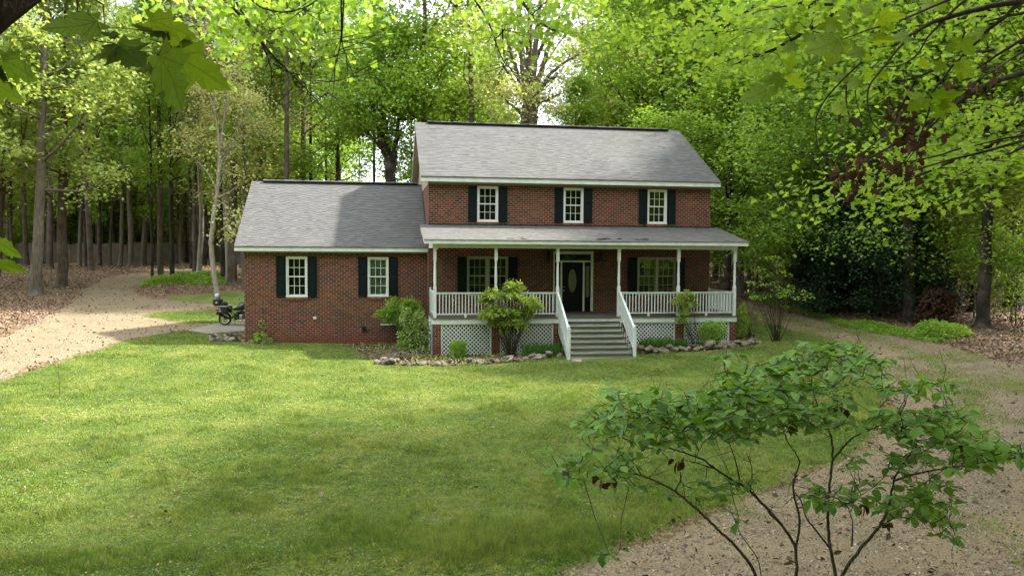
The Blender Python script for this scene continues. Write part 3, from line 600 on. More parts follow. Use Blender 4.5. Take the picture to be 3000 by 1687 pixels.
# turned posts
for i, x in enumerate(PX):
    m = MB(); w = .054; m.box(x-w, x+w, PY-w, PY+w, ZD, 2.45); m.box(x-w, x+w, PY-w, PY+w, 3.45, 3.882)
    def sq(r0, z0_, r1, z1_):
        m.poly([(x+sx*r, PY+sy*r, z) for r, z in ((r0, z0_), (r1, z1_)) for sx, sy in ((-1, -1), (1, -1), (1, 1), (-1, 1))], [(0, 3, 2, 1), (4, 5, 6, 7), (0, 1, 5, 4), (1, 2, 6, 5), (2, 3, 7, 6), (3, 0, 4, 7)])
    sq(w, 2.45, .044, 2.475); sq(.044, 2.475, .047, 2.50); sq(.047, 2.50, .037, 2.53)
    m.lathe([(.040, 2.53), (.047, 2.60), (.050, 2.75), (.046, 3.0), (.040, 3.25), (.038, 3.36), (.044, 3.37), (.044, 3.39), (.038, 3.405)], 14, (x, PY, 0)); sq(.040, 3.405, .048, 3.43); sq(.048, 3.43, w, 3.45)
    m.build('porch_post', M['trim'], H)
def rail(p0, p1, n, slope=False):
    """p0, p1: floor points at the ends; top 0.92 above, n balusters"""
    p0, p1 = np.array(p0, float), np.array(p1, float); r = MB(); zt = .895; zb = .125
    r.bar(p0+[0, 0, zt], p1+[0, 0, zt], .075, .036); r.bar(p0+[0, 0, zt-.034], p1+[0, 0, zt-.034], .035, .03); r.bar(p0+[0, 0, zb], p1+[0, 0, zb], .035, .04)
    if not slope: c = (p0+p1)/2; r.box(c[0]-.04, c[0]+.04, c[1]-.02, c[1]+.02, c[2]+.0, c[2]+.105)
    R = r.build('railing', M['trim'], H)
    for k in range(n):
        c = p0+(p1-p0)*(k+1)/(n+1); b = MB(); w = .0165; b.box(c[0]-w, c[0]+w, c[1]-w, c[1]+w, c[2]+zb+.015, c[2]+zt-.05); b.build('baluster', M['trim'], R)
    return R
for a, b2, n in ((0, 1, 17), (1, 2, 17), (3, 4, 17), (4, 5, 17)): rail((PX[a]+.054, PY, ZD), (PX[b2]-.054, PY, ZD), n)
rail((PX[0], PY+.054, ZD), (PX[0], -.03, ZD), 17); rail((PX[5], PY+.054, ZD), (PX[5], -.03, ZD), 17)
for x in (PX[0], PX[5]):
    m = MB(); m.box(x-.04, x+.04, -.075, -.003, ZD, 2.29); m.lathe([(.02, 2.29), (.03, 2.30), (.038, 2.325), (.03, 2.35), (.01, 2.365)], 12, (x, -.04, 0)); m.build('wall_post', M['trim'], H)
# stairs
NR, RI, TR = 8, .17, .25; SX0, SX1 = 4.66, 6.95; Y0 = -2.535
for k in range(NR):
    zt = ZD-RI*k; yk = Y0-TR*k
    if k: 
        MB().box(SX0+.03, SX1-.03, yk-.004, yk+TR-.018, zt-.032, zt).build('stair_tread', M['treadtop'], H); MB().box(SX0+.03, SX1-.03, yk-.052, yk-.006, zt-.026, zt-.002).build('tread_nosing', M['treadtop'], H)
    yy = yk+.0 if k else Y0+.04
    MB().box(SX0+.05, SX1-.05, yk+.012 if k else Y0+.05, yk+.03 if k else Y0+.09, zt-RI+.003 if k < NR-1 else -.1, zt-.030 if k else zt-.04).build('stair_riser', M['tread'], H)
for x in (SX0-.02, SX1-.02):
    m = MB(); pts = []
    for k in range(1, NR): pts += [(x, Y0-TR*(k-1)+.012, ZD-RI*k-.036), (x, Y0-TR*k+.012, ZD-RI*k-.036)]
    pts += [(x, Y0-TR*(NR-1)+.012, -.1), (x, Y0-TR*(NR-1)+.25, -.1), (x, Y0+.04, ZD-RI*2-.25), (x, Y0+.04, ZD-RI-.036)]
    m.prism(pts, (.04, 0, 0)); m.build('stringer', M['trim'], H)
    # treads run out over the stringer
NY = Y0-TR*(NR-1)-.0
for x in (4.612, 7.0):
    m = MB(); w = .052; m.box(x-w, x+w, NY-w, NY+w, -.1, 1.06); m.box(x-w-.012, x+w+.012, NY-w-.012, NY+w+.012, 1.06, 1.085); m.lathe([(.03, 1.085), (.024, 1.10), (.044, 1.13), (.048, 1.15), (.04, 1.18), (.015, 1.2)], 14, (x, NY, 0)); m.build('newel_post', M['trim'], H)
    rail((x, PY-.05, ZD+.02), (x, NY+.05, .185), 15, slope=True)
# beam, ceiling, porch roof
MB().box(-.0, 11.66, -2.49, -2.37, 3.882, 4.035).box(.02, .14, -2.368, -.003, 3.882, 4.035).box(11.52, 11.64, -2.368, -.003, 3.882, 4.035).build('porch_beam', M['trim'], H)
for x, s in ((PX[0]+.054, 1), (PX[5]-.054, -1)): MB().prism([(x, -2.45, 3.88), (x, -2.45, 3.80), (x+s*.09, -2.45, 3.88)], (0, .05, 0)).build('beam_bracket', M['trim'], H)
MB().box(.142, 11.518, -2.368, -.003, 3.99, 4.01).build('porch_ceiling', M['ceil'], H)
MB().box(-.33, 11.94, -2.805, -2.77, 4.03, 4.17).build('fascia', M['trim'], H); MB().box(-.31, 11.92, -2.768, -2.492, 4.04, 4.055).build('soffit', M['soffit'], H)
m = MB()
for x, t in ((-.325, .03), (11.905, .03)): m.prism([(x, -2.768, 4.035), (x, -.005, 4.66), (x, -.005, 4.79), (x, -2.768, 4.17)], (t, 0, 0))
m.build('rake_board', M['trim'], H)
m = MB()
for x in (.02, 11.61): m.prism([(x, -2.4, 4.036), (x, -.005, 4.036), (x, -.005, 4.64), (x, -2.4, 4.11)], (.03, 0, 0))
m.build('porch_gable_panel', M['trim'], H)
m = MB()
for x0_, x1_ in ((-.295, .02), (11.64, 11.905)): m.poly([(x0_, -2.75, 4.06), (x1_, -2.75, 4.06), (x1_, -.005, 4.67), (x0_, -.005, 4.67)], [(0, 3, 2, 1)])
m.build('rake_soffit', M['trim'], H)
m = MB(); n, q = 60, 10; P = []
for i in range(n+1):
    x = -.345+12.30*i/n
    for k in range(q+1):
        t = k/q; sag = -.018*math.exp(-((x-6.3)/1.4)**2)*(1-t)**2+.007*math.sin(i*1.7+k*1.3)*(0 < k < q)
        P.append((x, -2.835+2.83*t, 4.185+.62*t+sag))
m.poly(P, [(i*(q+1)+k, (i+1)*(q+1)+k, (i+1)*(q+1)+k+1, i*(q+1)+k+1) for i in range(n) for k in range(q)])
e = [i*(q+1) for i in range(n+1)]
m.poly([P[j] for j in e]+[(P[j][0], P[j][1], P[j][2]-.02) for j in e], [(i, n+1+i, n+2+i, i+1) for i in range(n)])
m.poly([(-.345, -2.835, 4.185), (-.345, -.005, 4.805), (-.345, -.005, 4.78), (-.345, -2.835, 4.16)], [(0, 1, 2, 3)]); m.poly([(11.955, -2.835, 4.185), (11.955, -.005, 4.805), (11.955, -.005, 4.78), (11.955, -2.835, 4.16)], [(0, 3, 2, 1)])
R3 = m.build('porch_roof', M['shingle_old'], H); MB().box(0.0, 11.6, -.06, -.003, 4.79, 4.84).build('roof_flashing', M['black'], R3)
# curled and slipped shingles on the old porch roof
m = MB()
for i in range(11):
    x = random.uniform(6.0, 8.2) if i < 7 else random.uniform(0, 11.5); t = random.uniform(.02, .12) if i < 14 else random.uniform(.1, .9); y = -2.835+2.83*t; z = 4.185+.62*t+.008; l = random.uniform(.15, .34); h = random.uniform(.012, .03)
    m.poly([(x, y, z+h), (x+l, y-.01, z+h*.6), (x+l, y+.14, z+.035), (x, y+.14, z+.035), (x, y, z+h-.01), (x+l, y-.01, z+h*.6-.01)], [(0, 1, 2, 3), (4, 5, 1, 0)])
m.build('loose_shingles', M['shingle_old'], R3)
# utility boxes on the wing wall
MB().box(-4.45, -4.33, .76, .79, 1.09, 1.18).build('outlet_cover', M['sash'], H); MB().box(-2.56, -2.42, .71, .79, .60, .78).build('meter_box', M['dark_metal'], H)
MB().box(-1.85, -.95, .75, .79, .82, .87).build('vent_sill', M['trim'], H); MB().box(-2.0, -1.93, .775, .79, 1.40, 1.46).build('wall_tap', M['dark_metal'], H)
MB().box(.92, .99, -.02, 0, 1.80, 1.90).build('outlet_cover', M['sash'], H)
m = MB(); m.box(-7.06, -6.99, .74, .788, -.1, 3.66); m.build('corner_downspout', M['trim'], H) if 0 else None
# brick landing at the foot of the stairs
b = NB('landing_brick'); bt = b.n('ShaderNodeTexBrick'); b.set(bt.inputs['Vector'], b.coord()); bt.inputs['Scale'].default_value = 1; bt.inputs['Brick Width'].default_value = .2; bt.inputs['Row Height'].default_value = .1; bt.inputs['Mortar Size'].default_value = .006
bt.inputs['Color1'].default_value = (.27, .20, .155, 1); bt.inputs['Color2'].default_value = (.36, .28, .22, 1); bt.inputs['Mortar'].default_value = (.12, .10, .07, 1)
M['landing'] = b.done(b.bsdf(b.mix(.45, bt.outputs[0], b.mix(b.noise(b.coord(), 4, 5), (.20, .17, .11, 1), (.42, .35, .28, 1))), .9))
o = MB().prism([(4.66, -4.24, .022), (7.15, -4.24, .03), (7.5, -4.86, .01), (4.85, -4.95, .01)][::-1], (0, 0, -.12)).build('brick_landing', M['landing']); tag(o, kind='structure')
# ================================================================ plants: materials
M['leaf_green'] = leaf_mat('green_leaves', (.135, .265, .030), (.31, .455, .068), .52)
M['leaf_lime'] = leaf_mat('lime_leaves', (.18, .29, .055), (.42, .50, .16), .50)
M['leaf_pale'] = leaf_mat('pale_spring_leaves', (.34, .38, .13), (.58, .58, .26), .45)
M['leaf_tan'] = leaf_mat('tan_budding_leaves', (.50, .42, .27), (.74, .64, .42), .40, tcol=(1.1, 1.05, .8))
M['leaf_dark'] = leaf_mat('dark_evergreen_leaves', (.008, .026, .011), (.022, .055, .017), .12, gloss=.3)
M['leaf_pine'] = leaf_mat('pine_needles', (.035, .070, .028), (.09, .14, .055), .25)
M['leaf_brown'] = leaf_mat('dead_brown_leaves', (.028, .017, .011), (.09, .050, .032), .15, gloss=.03, rough=.8, tcol=(1.2, .9, .7))
M['leaf_maple'] = leaf_mat('maple_leaves', (.13, .25, .026), (.31, .44, .068), .54, gloss=.08, rough=.6)
M['leaf_near'] = leaf_mat('near_maple_leaves', (.075, .125, .010), (.13, .185, .014), .60, gloss=.12, rough=.6)
M['leaf_dogwood'] = leaf_mat('dogwood_leaves', (.032, .095, .010), (.150, .275, .034), .40, gloss=.20, rough=.5)
M['leaf_nandina'] = leaf_mat('nandina_leaves', (.13, .24, .025), (.40, .47, .095), .45)
M['leaf_varieg'] = leaf_mat('variegated_leaves', (.10, .20, .025), (.46, .54, .18), .35, tcol=(1.1, 1.1, .7))
M['bark_grey'] = bark_mat('grey_bark', (.085, .072, .058), (.20, .175, .145))
M['bark_brown'] = bark_mat('brown_bark', (.050, .038, .029), (.135, .105, .082))
M['bark_dark'] = bark_mat('dark_bark', (.016, .013, .010), (.05, .042, .034))
M['bark_pale'] = bark_mat('pale_smooth_bark', (.24, .215, .175), (.44, .41, .35), .5)
M['twig'] = bark_mat('twig_bark', (.022, .015, .011), (.06, .042, .03), 3)
RHOMB = (np.array([(0, 0), (.42, .34), (1, 0), (.42, -.34)]), np.array([0, .06, -.06, .06]))
OVAL = (np.array([(0, 0), (.16, .20), (.42, .30), (.72, .22), (1, 0), (.72, -.22), (.42, -.30), (.16, -.20)]), np.array([0, .03, .05, .0, -.14, .0, .05, .03]))
NEEDLE = (np.array([(0, .045), (1, 0), (0, -.045)]), np.array([0, 0, 0]))
_h = [(0, 0), (-.10, .14), (-.16, .30), (.03, .27), (.10, .50), (.21, .43), (.27, .47), (.33, .60), (.40, .36), (.44, .24), (.55, .33), (.62, .28), (.70, .32), (.74, .19), (.86, .13), (1.0, 0)]
MAPLE = (np.array(_h+[(x, -y) for x, y in _h[-2:0:-1]]), np.array([.10*abs(y)-.12*x*x for x, y in _h+[(x, -y) for x, y in _h[-2:0:-1]]]))
_s = [(0, 0), (-.06, .25), (.16, .25), (.30, .52), (.42, .24), (.66, .27), (1, 0)]
MAPLE_S = (np.array(_s+[(x, -y) for x, y in _s[-2:0:-1]]), np.array([.06*abs(y)-.10*x*x for x, y in _s+[(x, -y) for x, y in _s[-2:0:-1]]]))
def leaves(geo, C, size, rng, up=1.2, shape=RHOMB, droop=.15, svar=.3, fold=0, center=None):
    n = len(C)
    if n == 0: return
    N = rng.normal(0, 1, (n, 3)); N[:, 2] = np.abs(N[:, 2])*.4+up; N /= np.linalg.norm(N, axis=1)[:, None]
    A = rng.normal(0, 1, (n, 3))
    if center is not None: A += 1.3*(C-center)/(np.linalg.norm(C-center, axis=1)[:, None]+1e-6)
    A -= (A*N).sum(1)[:, None]*N; A /= np.linalg.norm(A, axis=1)[:, None]+1e-9; A[:, 2] -= droop; A /= np.linalg.norm(A, axis=1)[:, None]
    B = np.cross(N, A); B /= np.linalg.norm(B, axis=1)[:, None]; N = np.cross(A, B)
    s = size*(1+rng.uniform(-svar, svar, n)); P, zc = shape; k = len(P)
    V = C[:, None]+s[:, None, None]*(P[None, :, 0, None]*A[:, None]+P[None, :, 1, None]*B[:, None]+zc[None, :, None]*N[:, None])
    geo.add(V.reshape(-1, 3), np.arange(n*k).reshape(n, k))
def rot_about(v, k, a): return v*math.cos(a)+np.cross(k, v)*math.sin(a)+k*(k@v)*(1-math.cos(a))
def unit(v): return v/(np.linalg.norm(v)+1e-9)
def limb_path(p, d, L, n, rng, wob=.18, up=.0, sag=0.0):
    P = [p]; d = unit(d); st = L/n
    for i in range(n):
        d = unit(d+rng.normal(0, wob, 3)+np.array([0, 0, up-sag*(i/n)])); P.append(P[-1]+d*st)
    return np.array(P)
def make_tree(name, seed, H, r, cb=.35, spread=5., nl=26, leafn=11232, lsize=0.256 , lmat='leaf_green', bark='bark_grey', up=.12, el=(.2, .9), layer=.35, crad=.5, shape=RHOMB, wob=.05, top=1.0, shp='oval', kink=None, leaf_up=1.2, sub=5, droop=.15, nub=0, twigs=True):
    rng = np.random.default_rng(seed); tr = Geo(); cr = Geo(); root = empty(name)
    n = 14; hz = np.linspace(0, 1, n+1); off = np.cumsum(rng.normal(0, wob, (n+1, 2)), 0)*H/n*.6; off -= off[0]
    if kink is not None: off += np.array([[np.interp(h*H, kink[0], kink[1]), np.interp(h*H, kink[0], kink[2])] for h in hz])
    TP = np.c_[off, hz*H*.95]; R = r*(1-hz*.80); R[0] *= 1.0
    FP_ = np.concatenate([[TP[0]+[0, 0, -.35]], [TP[0]], [TP[0]+(TP[1]-TP[0])*.06], [TP[0]+(TP[1]-TP[0])*.18], [TP[0]+(TP[1]-TP[0])*.4], TP[1:]]); FR = np.concatenate([[r*1.75], [r*1.5], [r*1.22], [r*1.07], [r*1.0], R[1:]])
    v, f, _ = tube_np(FP_, FR, 12); 
    lob = 1+.10*np.sin(np.arange(len(v)) % 12*math.pi*2/12*4)*(np.arange(len(v)) < 48)   # buttressed foot
    c = np.repeat(FP_, 12, 0); v = c+(v-c)*lob[:, None]; tr.add(v, f)
    pts = []; ga = 2.399
    for i in range(nl):
        t = cb+(1-cb)*((i+rng.uniform(0, 1))/nl)**.9; t = min(t, .985); hh = t*n; k = min(int(hh), n-1); p = TP[k]+(TP[k+1]-TP[k])*(hh-k)
        u = (t-cb)/(1-cb+1e-6)
        prof = {'oval': math.sin(math.pi*min(.98, .18+.80*u))**.6, 'cone': 1-.85*u, 'vase': .55+.5*u, 'round': math.sqrt(max(.05, 1-(2*u-1)**2))}[shp]
        L = spread*prof*rng.uniform(.65, 1.15); az = i*ga+rng.uniform(-.5, .5); e = el[0]+(el[1]-el[0])*u+rng.uniform(-.15, .15)
        d = np.array([math.cos(az)*math.cos(e), math.sin(az)*math.cos(e), math.sin(e)]); rr = max(.014, r*(1-t*.80)*rng.uniform(.28, .42))
        P = limb_path(p, d, L, 7, rng, .16, up*(1-u), .0); tr.tube(P, np.linspace(rr, rr*.22, 8), 6)
        for j in range(sub):
            q = rng.uniform(.25, 1.0); kk = min(int(q*7), 6); b = P[kk]+(P[kk+1]-P[kk])*(q*7-kk); dd = unit(P[kk+1]-P[kk]); sd = rot_about(dd, np.array([0, 0, 1.]), rng.choice([-1, 1])*rng.uniform(.4, 1.1)); sd[2] += rng.uniform(-.15, .35)
            SL = L*rng.uniform(.22, .48)*(1.1-q*.4)+.3; Q = limb_path(b, sd, SL, 4, rng, .2, .05, .12)
            tr.tube(Q, np.linspace(rr*.35, .006, 5), 4)
            for m_ in range(3):
                qq = Q[rng.integers(2, 5)]; pts.append((qq+rng.normal(0, .25, 3)*[1, 1, .5]))
                if twigs and m_ < 2: tq = limb_path(qq, sd+rng.normal(0, .7, 3), .55, 2, rng, .2); tr.tube(tq, [.008, .006, .003], 3); pts.append(tq[-1])
        pts.append(P[-1])
    for i in range(nub):                                                # small leafy shoots on the lower trunk
        t = rng.uniform(.12, cb); p = TP[int(t*n)]; az = rng.uniform(0, 6.28); L = rng.uniform(.8, 2.0); P = limb_path(p, np.array([math.cos(az), math.sin(az), .3]), L, 4, rng, .2, .1); tr.tube(P, np.linspace(.03, .006, 5), 4); pts += [P[-1], P[-2]]
    pts = np.array(pts); per = rng.uniform(.35, 1.65, len(pts)); per = (per/per.sum()*leafn).astype(int)
    idx = np.repeat(np.arange(len(pts)), per); rad = crad*rng.uniform(.6, 1.35, len(pts)); C = pts[idx]+np.clip(rng.normal(0, 1, (len(idx), 3)), -2.1, 2.1)*rad[idx][:, None]*np.array([1, 1, layer])
    tilt = rng.normal(0, .25, (len(pts), 2)); dxy = C[:, :2]-pts[idx][:, :2]; C[:, 2] += (dxy*tilt[idx]).sum(1)-.10*(dxy**2).sum(1)/(rad[idx]+.1)
    leaves(cr, C, lsize, rng, leaf_up, shape, droop)
    tr.out('trunk', M[bark], root, True); cr.out('crown', M[lmat], root)
    return root
PROTO = {}
def proto(k, *a, **kw): PROTO[k] = (a, kw)
LIB = {}
#       name            seed  H     r
proto('oakA', 'oak_tree', 1, 23, .34, cb=.28, spread=5.6, nl=34, leafn=16848, lsize=0.269, lmat='leaf_lime', bark='bark_grey', crad=.62, layer=.42)
proto('oakB', 'oak_tree', 2, 22, .30, cb=.24, spread=5.2, nl=32, leafn=15724, lsize=0.256, lmat='leaf_lime', bark='bark_brown', crad=.6, layer=.4)
proto('greenA', 'maple_tree', 3, 22, .26, cb=.22, spread=5.0, nl=34, leafn=17971, lsize=0.243, lmat='leaf_green', bark='bark_grey', crad=.62, layer=.32)
proto('greenB', 'maple_tree', 4, 20, .22, cb=.16, spread=4.6, nl=34, leafn=16848, lsize=0.230, lmat='leaf_green', bark='bark_brown', crad=.6, layer=.3)
proto('greenC', 'maple_tree', 5, 23, .28, cb=.30, spread=5.6, nl=36, leafn=16848, lsize=0.243, lmat='leaf_green', bark='bark_dark', crad=.65, layer=.32)
proto('looseA', 'poplar_tree', 6, 25, .24, cb=.34, spread=4.4, nl=26, leafn=8424, lsize=0.256, lmat='leaf_green', bark='bark_grey', crad=.55, layer=.45, el=(.5, 1.1), shp='oval')
proto('looseB', 'poplar_tree', 7, 25, .22, cb=.40, spread=4.8, nl=22, leafn=7300, lsize=0.256, lmat='leaf_lime', bark='bark_grey', crad=.5, layer=.5, el=(.5, 1.15), shp='vase')
proto('tan', 'budding_tree', 8, 22, .16, cb=.40, spread=4.0, nl=34, leafn=8985, lsize=0.166, lmat='leaf_tan', bark='bark_pale', crad=.55, layer=.6, el=(.7, 1.2), shp='round', sub=7)
proto('pale', 'spring_tree', 9, 19, .17, cb=.25, spread=4.2, nl=32, leafn=12355, lsize=0.192, lmat='leaf_pale', bark='bark_pale', crad=.6, layer=.35, sub=6)
proto('pineA', 'pine_tree', 10, 26, .24, cb=.66, spread=3.2, nl=26, leafn=7862, lsize=0.384, lmat='leaf_pine', bark='bark_brown', crad=.35, layer=.8, shape=NEEDLE, shp='round', leaf_up=.1, wob=.02, el=(-.1, .6), nub=0)
proto('pineB', 'pine_tree', 11, 24, .20, cb=.60, spread=2.8, nl=30, leafn=6739, lsize=0.384, lmat='leaf_pine', bark='bark_dark', crad=.35, layer=.8, shape=NEEDLE, shp='cone', leaf_up=.1, wob=.02, el=(-.1, .5))
proto('under', 'understory_tree', 12, 9, .07, cb=.16, spread=3.0, nl=26, leafn=7300, lsize=0.192, lmat='leaf_green', bark='bark_brown', crad=.55, layer=.22, sub=4, el=(.1, .8))
proto('underL', 'understory_tree', 13, 8, .06, cb=.14, spread=2.8, nl=24, leafn=6177, lsize=0.192, lmat='leaf_lime', bark='bark_grey', crad=.5, layer=.22, sub=4, el=(.1, .8))
proto('bush', 'woodland_bush', 14, 3.2, .04, cb=.05, spread=1.9, nl=18, leafn=3369, lsize=0.154, lmat='leaf_green', bark='bark_brown', crad=.4, layer=.4, sub=4, el=(.3, 1.0))
proto('big', 'oak_tree', 15, 25, .36, cb=.34, spread=9.0, nl=34, leafn=21340, lsize=0.269, lmat='leaf_green', bark='bark_dark', crad=.85, layer=.35, sub=7, el=(.1, .8))
proto('hang', 'beech_tree', 16, 16, .16, cb=.13, spread=5.2, nl=40, leafn=23587, lsize=0.179, lmat='leaf_green', bark='bark_grey', crad=.75, layer=.18, sub=6, el=(-.05, .7), droop=.5)
proto('hangL', 'beech_tree', 17, 15, .15, cb=.15, spread=5.0, nl=40, leafn=22464, lsize=0.179, lmat='leaf_lime', bark='bark_grey', crad=.75, layer=.18, sub=6, el=(-.05, .7), droop=.45)
proto('dark', 'hemlock_tree', 18, 7.5, .14, cb=.03, spread=3.6, nl=60, leafn=60000, lsize=.125, lmat='leaf_dark', bark='bark_dark', crad=.42, layer=.28, sub=6, el=(-.15, .5), shp='cone', shape=RHOMB)
proto('deadpine', 'pine_tree', 19, 25, .15, cb=.50, spread=2.2, nl=30, leafn=1404, lsize=0.358, lmat='leaf_pine', bark='bark_dark', crad=.3, layer=.8, shape=NEEDLE, shp='cone', leaf_up=.1, wob=.02, el=(-.1, .4))
TREE_CT = 0
def tree(kind, x, y, sc=1.0, rz=None, lean=(0, 0), label=None, group=None, girth=1.0, z=None, name=None):
    """plants one tree at world x, y; the first of a kind is the built one, the rest are copies"""
    global TREE_CT; TREE_CT += 1
    Ht = PROTO[kind][0][2]; s0 = sc[2] if isinstance(sc, tuple) else sc
    if 11 < x < 45 and -8 < y < 15 and Ht*s0 > max(8, x-4.5):        # the sun comes in low over the east side: the trees there are shorter
        q = max(8, x-4.5)/(Ht*s0); sc = (sc[0]*(q+1)/2, sc[1]*(q+1)/2, sc[2]*q) if isinstance(sc, tuple) else (sc*girth*(q+1)/2, sc*girth*(q+1)/2, sc*q)
    rz = random.uniform(0, 6.28) if rz is None else rz; z = gz(x, y) if z is None else z
    if kind not in LIB:
        a, kw = PROTO[kind]; LIB[kind] = make_tree(*a, **kw); r = LIB[kind]; r.location = (x, y, z)
    else: r = copy_thing(LIB[kind], (x, y, z))
    M_ = Matrix.Rotation(lean[0], 4, 'Y') @ Matrix.Rotation(-lean[1], 4, 'X') @ Matrix.Rotation(rz, 4, 'Z')      # lean[0]: towards +x, lean[1]: towards +y
    r.rotation_euler = M_.to_euler(); s = sc if isinstance(sc, tuple) else (sc*girth, sc*girth, sc); r.scale = s
    if name: r.name = name
    for k in ('group',):
        if k in r: del r[k]
    tag(r, label, 'tree', group); return r
def treeD(kind, xd, yd, *a, **k): p = D(xd, yd); return tree(kind, p[0], p[1], *a, **k)
def treeU(kind, xd, d, *a, **k): p = at(xd*K, 742, d); return tree(kind, p[0], p[1], *a, **k)
# ---------------------------------------------------------------- left wood: trunks one can tell apart (base seen at D pixel)
LT = [('oakA', 90, 742, 1.0, (.05, 0), 1.0, 'tall oak leaning right at the leaf litter edge, nearest of all left trunks'),
      ('oakB', 153, 722, 1.0, (.035, .0), 1.12, 'stout oak with flared foot beside the gravel drive, just behind the leaning one'),
      ('oakB', -20, 725, 1.0, (.10, 0), 1.1, 'pale forked oak leaning inward at the left edge of the picture'),
      ('greenA', 200, 672, 1.0, (.03, 0), .62, 'slim grey tree between the stout oak and the wooden fence'),
      ('greenC', 245, 660, .95, (0, 0), .7, 'dark ivy wrapped trunk against the wooden fence'),
      ('greenB', 258, 658, .95, (.01, 0), .8, 'second dark trunk against the wooden fence, right of the ivy one'),
      ('greenA', 277, 667, .9, (.03, 0), .55, 'thin dark tree where the drive bends, left of a pale leaning one'),
      ('looseA', 302, 670, .9, (.03, 0), .85, 'pale grey tree leaning slightly right beside the bend of the drive'),
      ('looseA', 328, 660, .88, (-.03, 0), .6, 'pale curved tree by a low stump near the fence'),
      ('greenA', 343, 655, .95, (0, 0), .7, 'grey tree close behind the thick pale leaning trunk'),
      ('oakA', 360, 667, .98, (.07, 0), .85, 'thick pale trunk leaning right with a broad foot in the leaf litter'),
      ('greenC', 383, 702, .9, (0, 0), .42, 'very thin straight tree at the left end of the ivy mound'),
      ('pineA', 404, 700, .95, (.005, 0), .95, 'straight dark pine second from the left on the ivy mound'),
      ('greenC', 433, 698, .95, (0, 0), .62, 'slender dark tree in the middle of the ivy mound'),
      ('greenC', 469, 660, .95, (0, 0), .6, 'grey tree standing far back between two pines of the mound'),
      ('pineA', 494, 686, 1.0, (0, 0), 1.12, 'thick straight pine rising from the highest part of the ivy mound'),
      ('oakB', 517, 657, .95, (.02, 0), .8, 'dark trunk far back left of the white trunked tree'),
      ('pineB', 563, 701, 1.0, (0, 0), 1.1, 'dark pine just right of the white trunked tree'),
      ('pineA', 584, 717, 1.0, (.02, 0), 1.35, 'thickest brown pine near the wing of the house'),
      ('oakA', 604, 668, .9, (0, 0), 1.3, 'pale broad trunk half hidden by the roof edge of the wing'),
      ('looseA', 612, 726, .85, (.02, 0), .55, 'thin grey trunk touching the left corner of the house'),
      ('greenB', 30, 665, .95, (0, 0), .7, 'dark tree at the left end of the wooden fence'),
      ('greenA', 120, 660, .95, (0, 0), .7, 'grey tree behind the leaning oak, before the fence')]
for kd, x, y, s, ln, g, lb in LT: treeD(kd, x, y, s, lean=ln, girth=g, label=lb)
# ---------------------------------------------------------------- pale trunked tree behind the motorcycle
def custom_tree(name, base, paths, mat, lmat, clusters, n, lsize, label, seed=1, shape=RHOMB, crad=.5, sub=2, layer=.5, cat='tree', twig=.007):
    """paths: (points relative to base, r0, r1); leaves gather round the ends and along the upper half of each path"""
    rng = np.random.default_rng(seed); tr = Geo(); cr = Geo(); root = empty(name, base); ends = []
    for P, r0, r1 in paths:
        P = np.array(P, float); t = np.linspace(0, 1, len(P)); tt = np.linspace(0, 1, len(P)*4); Q = np.stack([np.interp(tt, t, P[:, k]) for k in range(3)], 1); Q[2:-1] = (Q[1:-2]+Q[2:-1]*2+np.r_[Q[3:]])/4
        Q += rng.normal(0, r0*.12, Q.shape); tr.tube(Q, np.linspace(r0, r1, len(Q)), 10 if r0 > .05 else 6); L = np.linalg.norm(Q[-1]-Q[0])
        for j in range(sub*3):
            q = rng.uniform(.35, 1); b = Q[int(q*(len(Q)-1))]; d = unit(Q[-1]-Q[0]); sd = unit(d*.6+rng.normal(0, .8, 3)+[0, 0, .25]); S = limb_path(b, sd, L*rng.uniform(.10, .26), 5, rng, .2, .12)
            tr.tube(S, np.linspace(max(r1*.6, .015), .005, 6), 4); ends += [S[-1], S[3], S[4]]
            for w in range(2): tq = limb_path(S[rng.integers(2, 5)], sd+rng.normal(0, .6, 3), .7, 3, rng, .2, .1); tr.tube(tq, [twig, twig, .005, .003], 3); ends.append(tq[-1])
    ends = np.array(ends+[np.array(c) for c in clusters]); idx = rng.integers(0, len(ends), n); C = ends[idx]+rng.normal(0, 1, (n, 3))*crad*np.array([1, 1, layer])
    leaves(cr, C, lsize, rng, .8, shape); tr.out('trunk', M[mat], root, True); cr.out('crown', M[lmat], root); tag(root, label, cat); return root
def rel(base, pts, d):      # pixel path (D px) at depth d, or (x, y, depth) triples -> points relative to base
    return [tuple(at(p[0]*K, p[1]*K, (p[2] if len(p) > 2 else d))-np.array(base)) for p in pts]
bp = D(547, 741); bd = float((bp-CAM)@FWD); B_ = bp-[0, 0, .2]
PT = [([(547, 748), (541, 700), (534, 650), (531, 610), (536, 560), (540, 516), (547, 480), (551, 430), (553, 385)], .17, .11),
      ([(553, 387), (548, 330), (541, 280), (536, 235), (528, 170)], .09, .02), ([(553, 387), (560, 330), (566, 290), (563, 240), (575, 170), (590, 110)], .085, .02),
      ([(551, 430), (570, 380), (600, 345), (640, 332), (680, 350)], .05, .012), ([(553, 385), (590, 340), (612, 300), (630, 250)], .05, .012),
      ([(547, 480), (520, 430), (480, 390), (455, 340)], .045, .01), ([(540, 500), (575, 520), (600, 560), (615, 590)], .03, .008), ([(541, 280), (520, 220), (508, 160)], .04, .01), ([(566, 290), (590, 240), (600, 180)], .04, .01)]
custom_tree('birch_tree', B_, [(rel(B_, [(x, y, bd+(k*.35 if i > 0 else 0)*(1 if i % 2 else -1)) for k, (x, y) in enumerate(p)], bd), a, b) for i, (p, a, b) in enumerate(PT)],
            'bark_pale', 'leaf_pale', [], 5200, .17, 'slender white trunked tree forking high up, directly behind the motorcycle', 31, crad=.55)
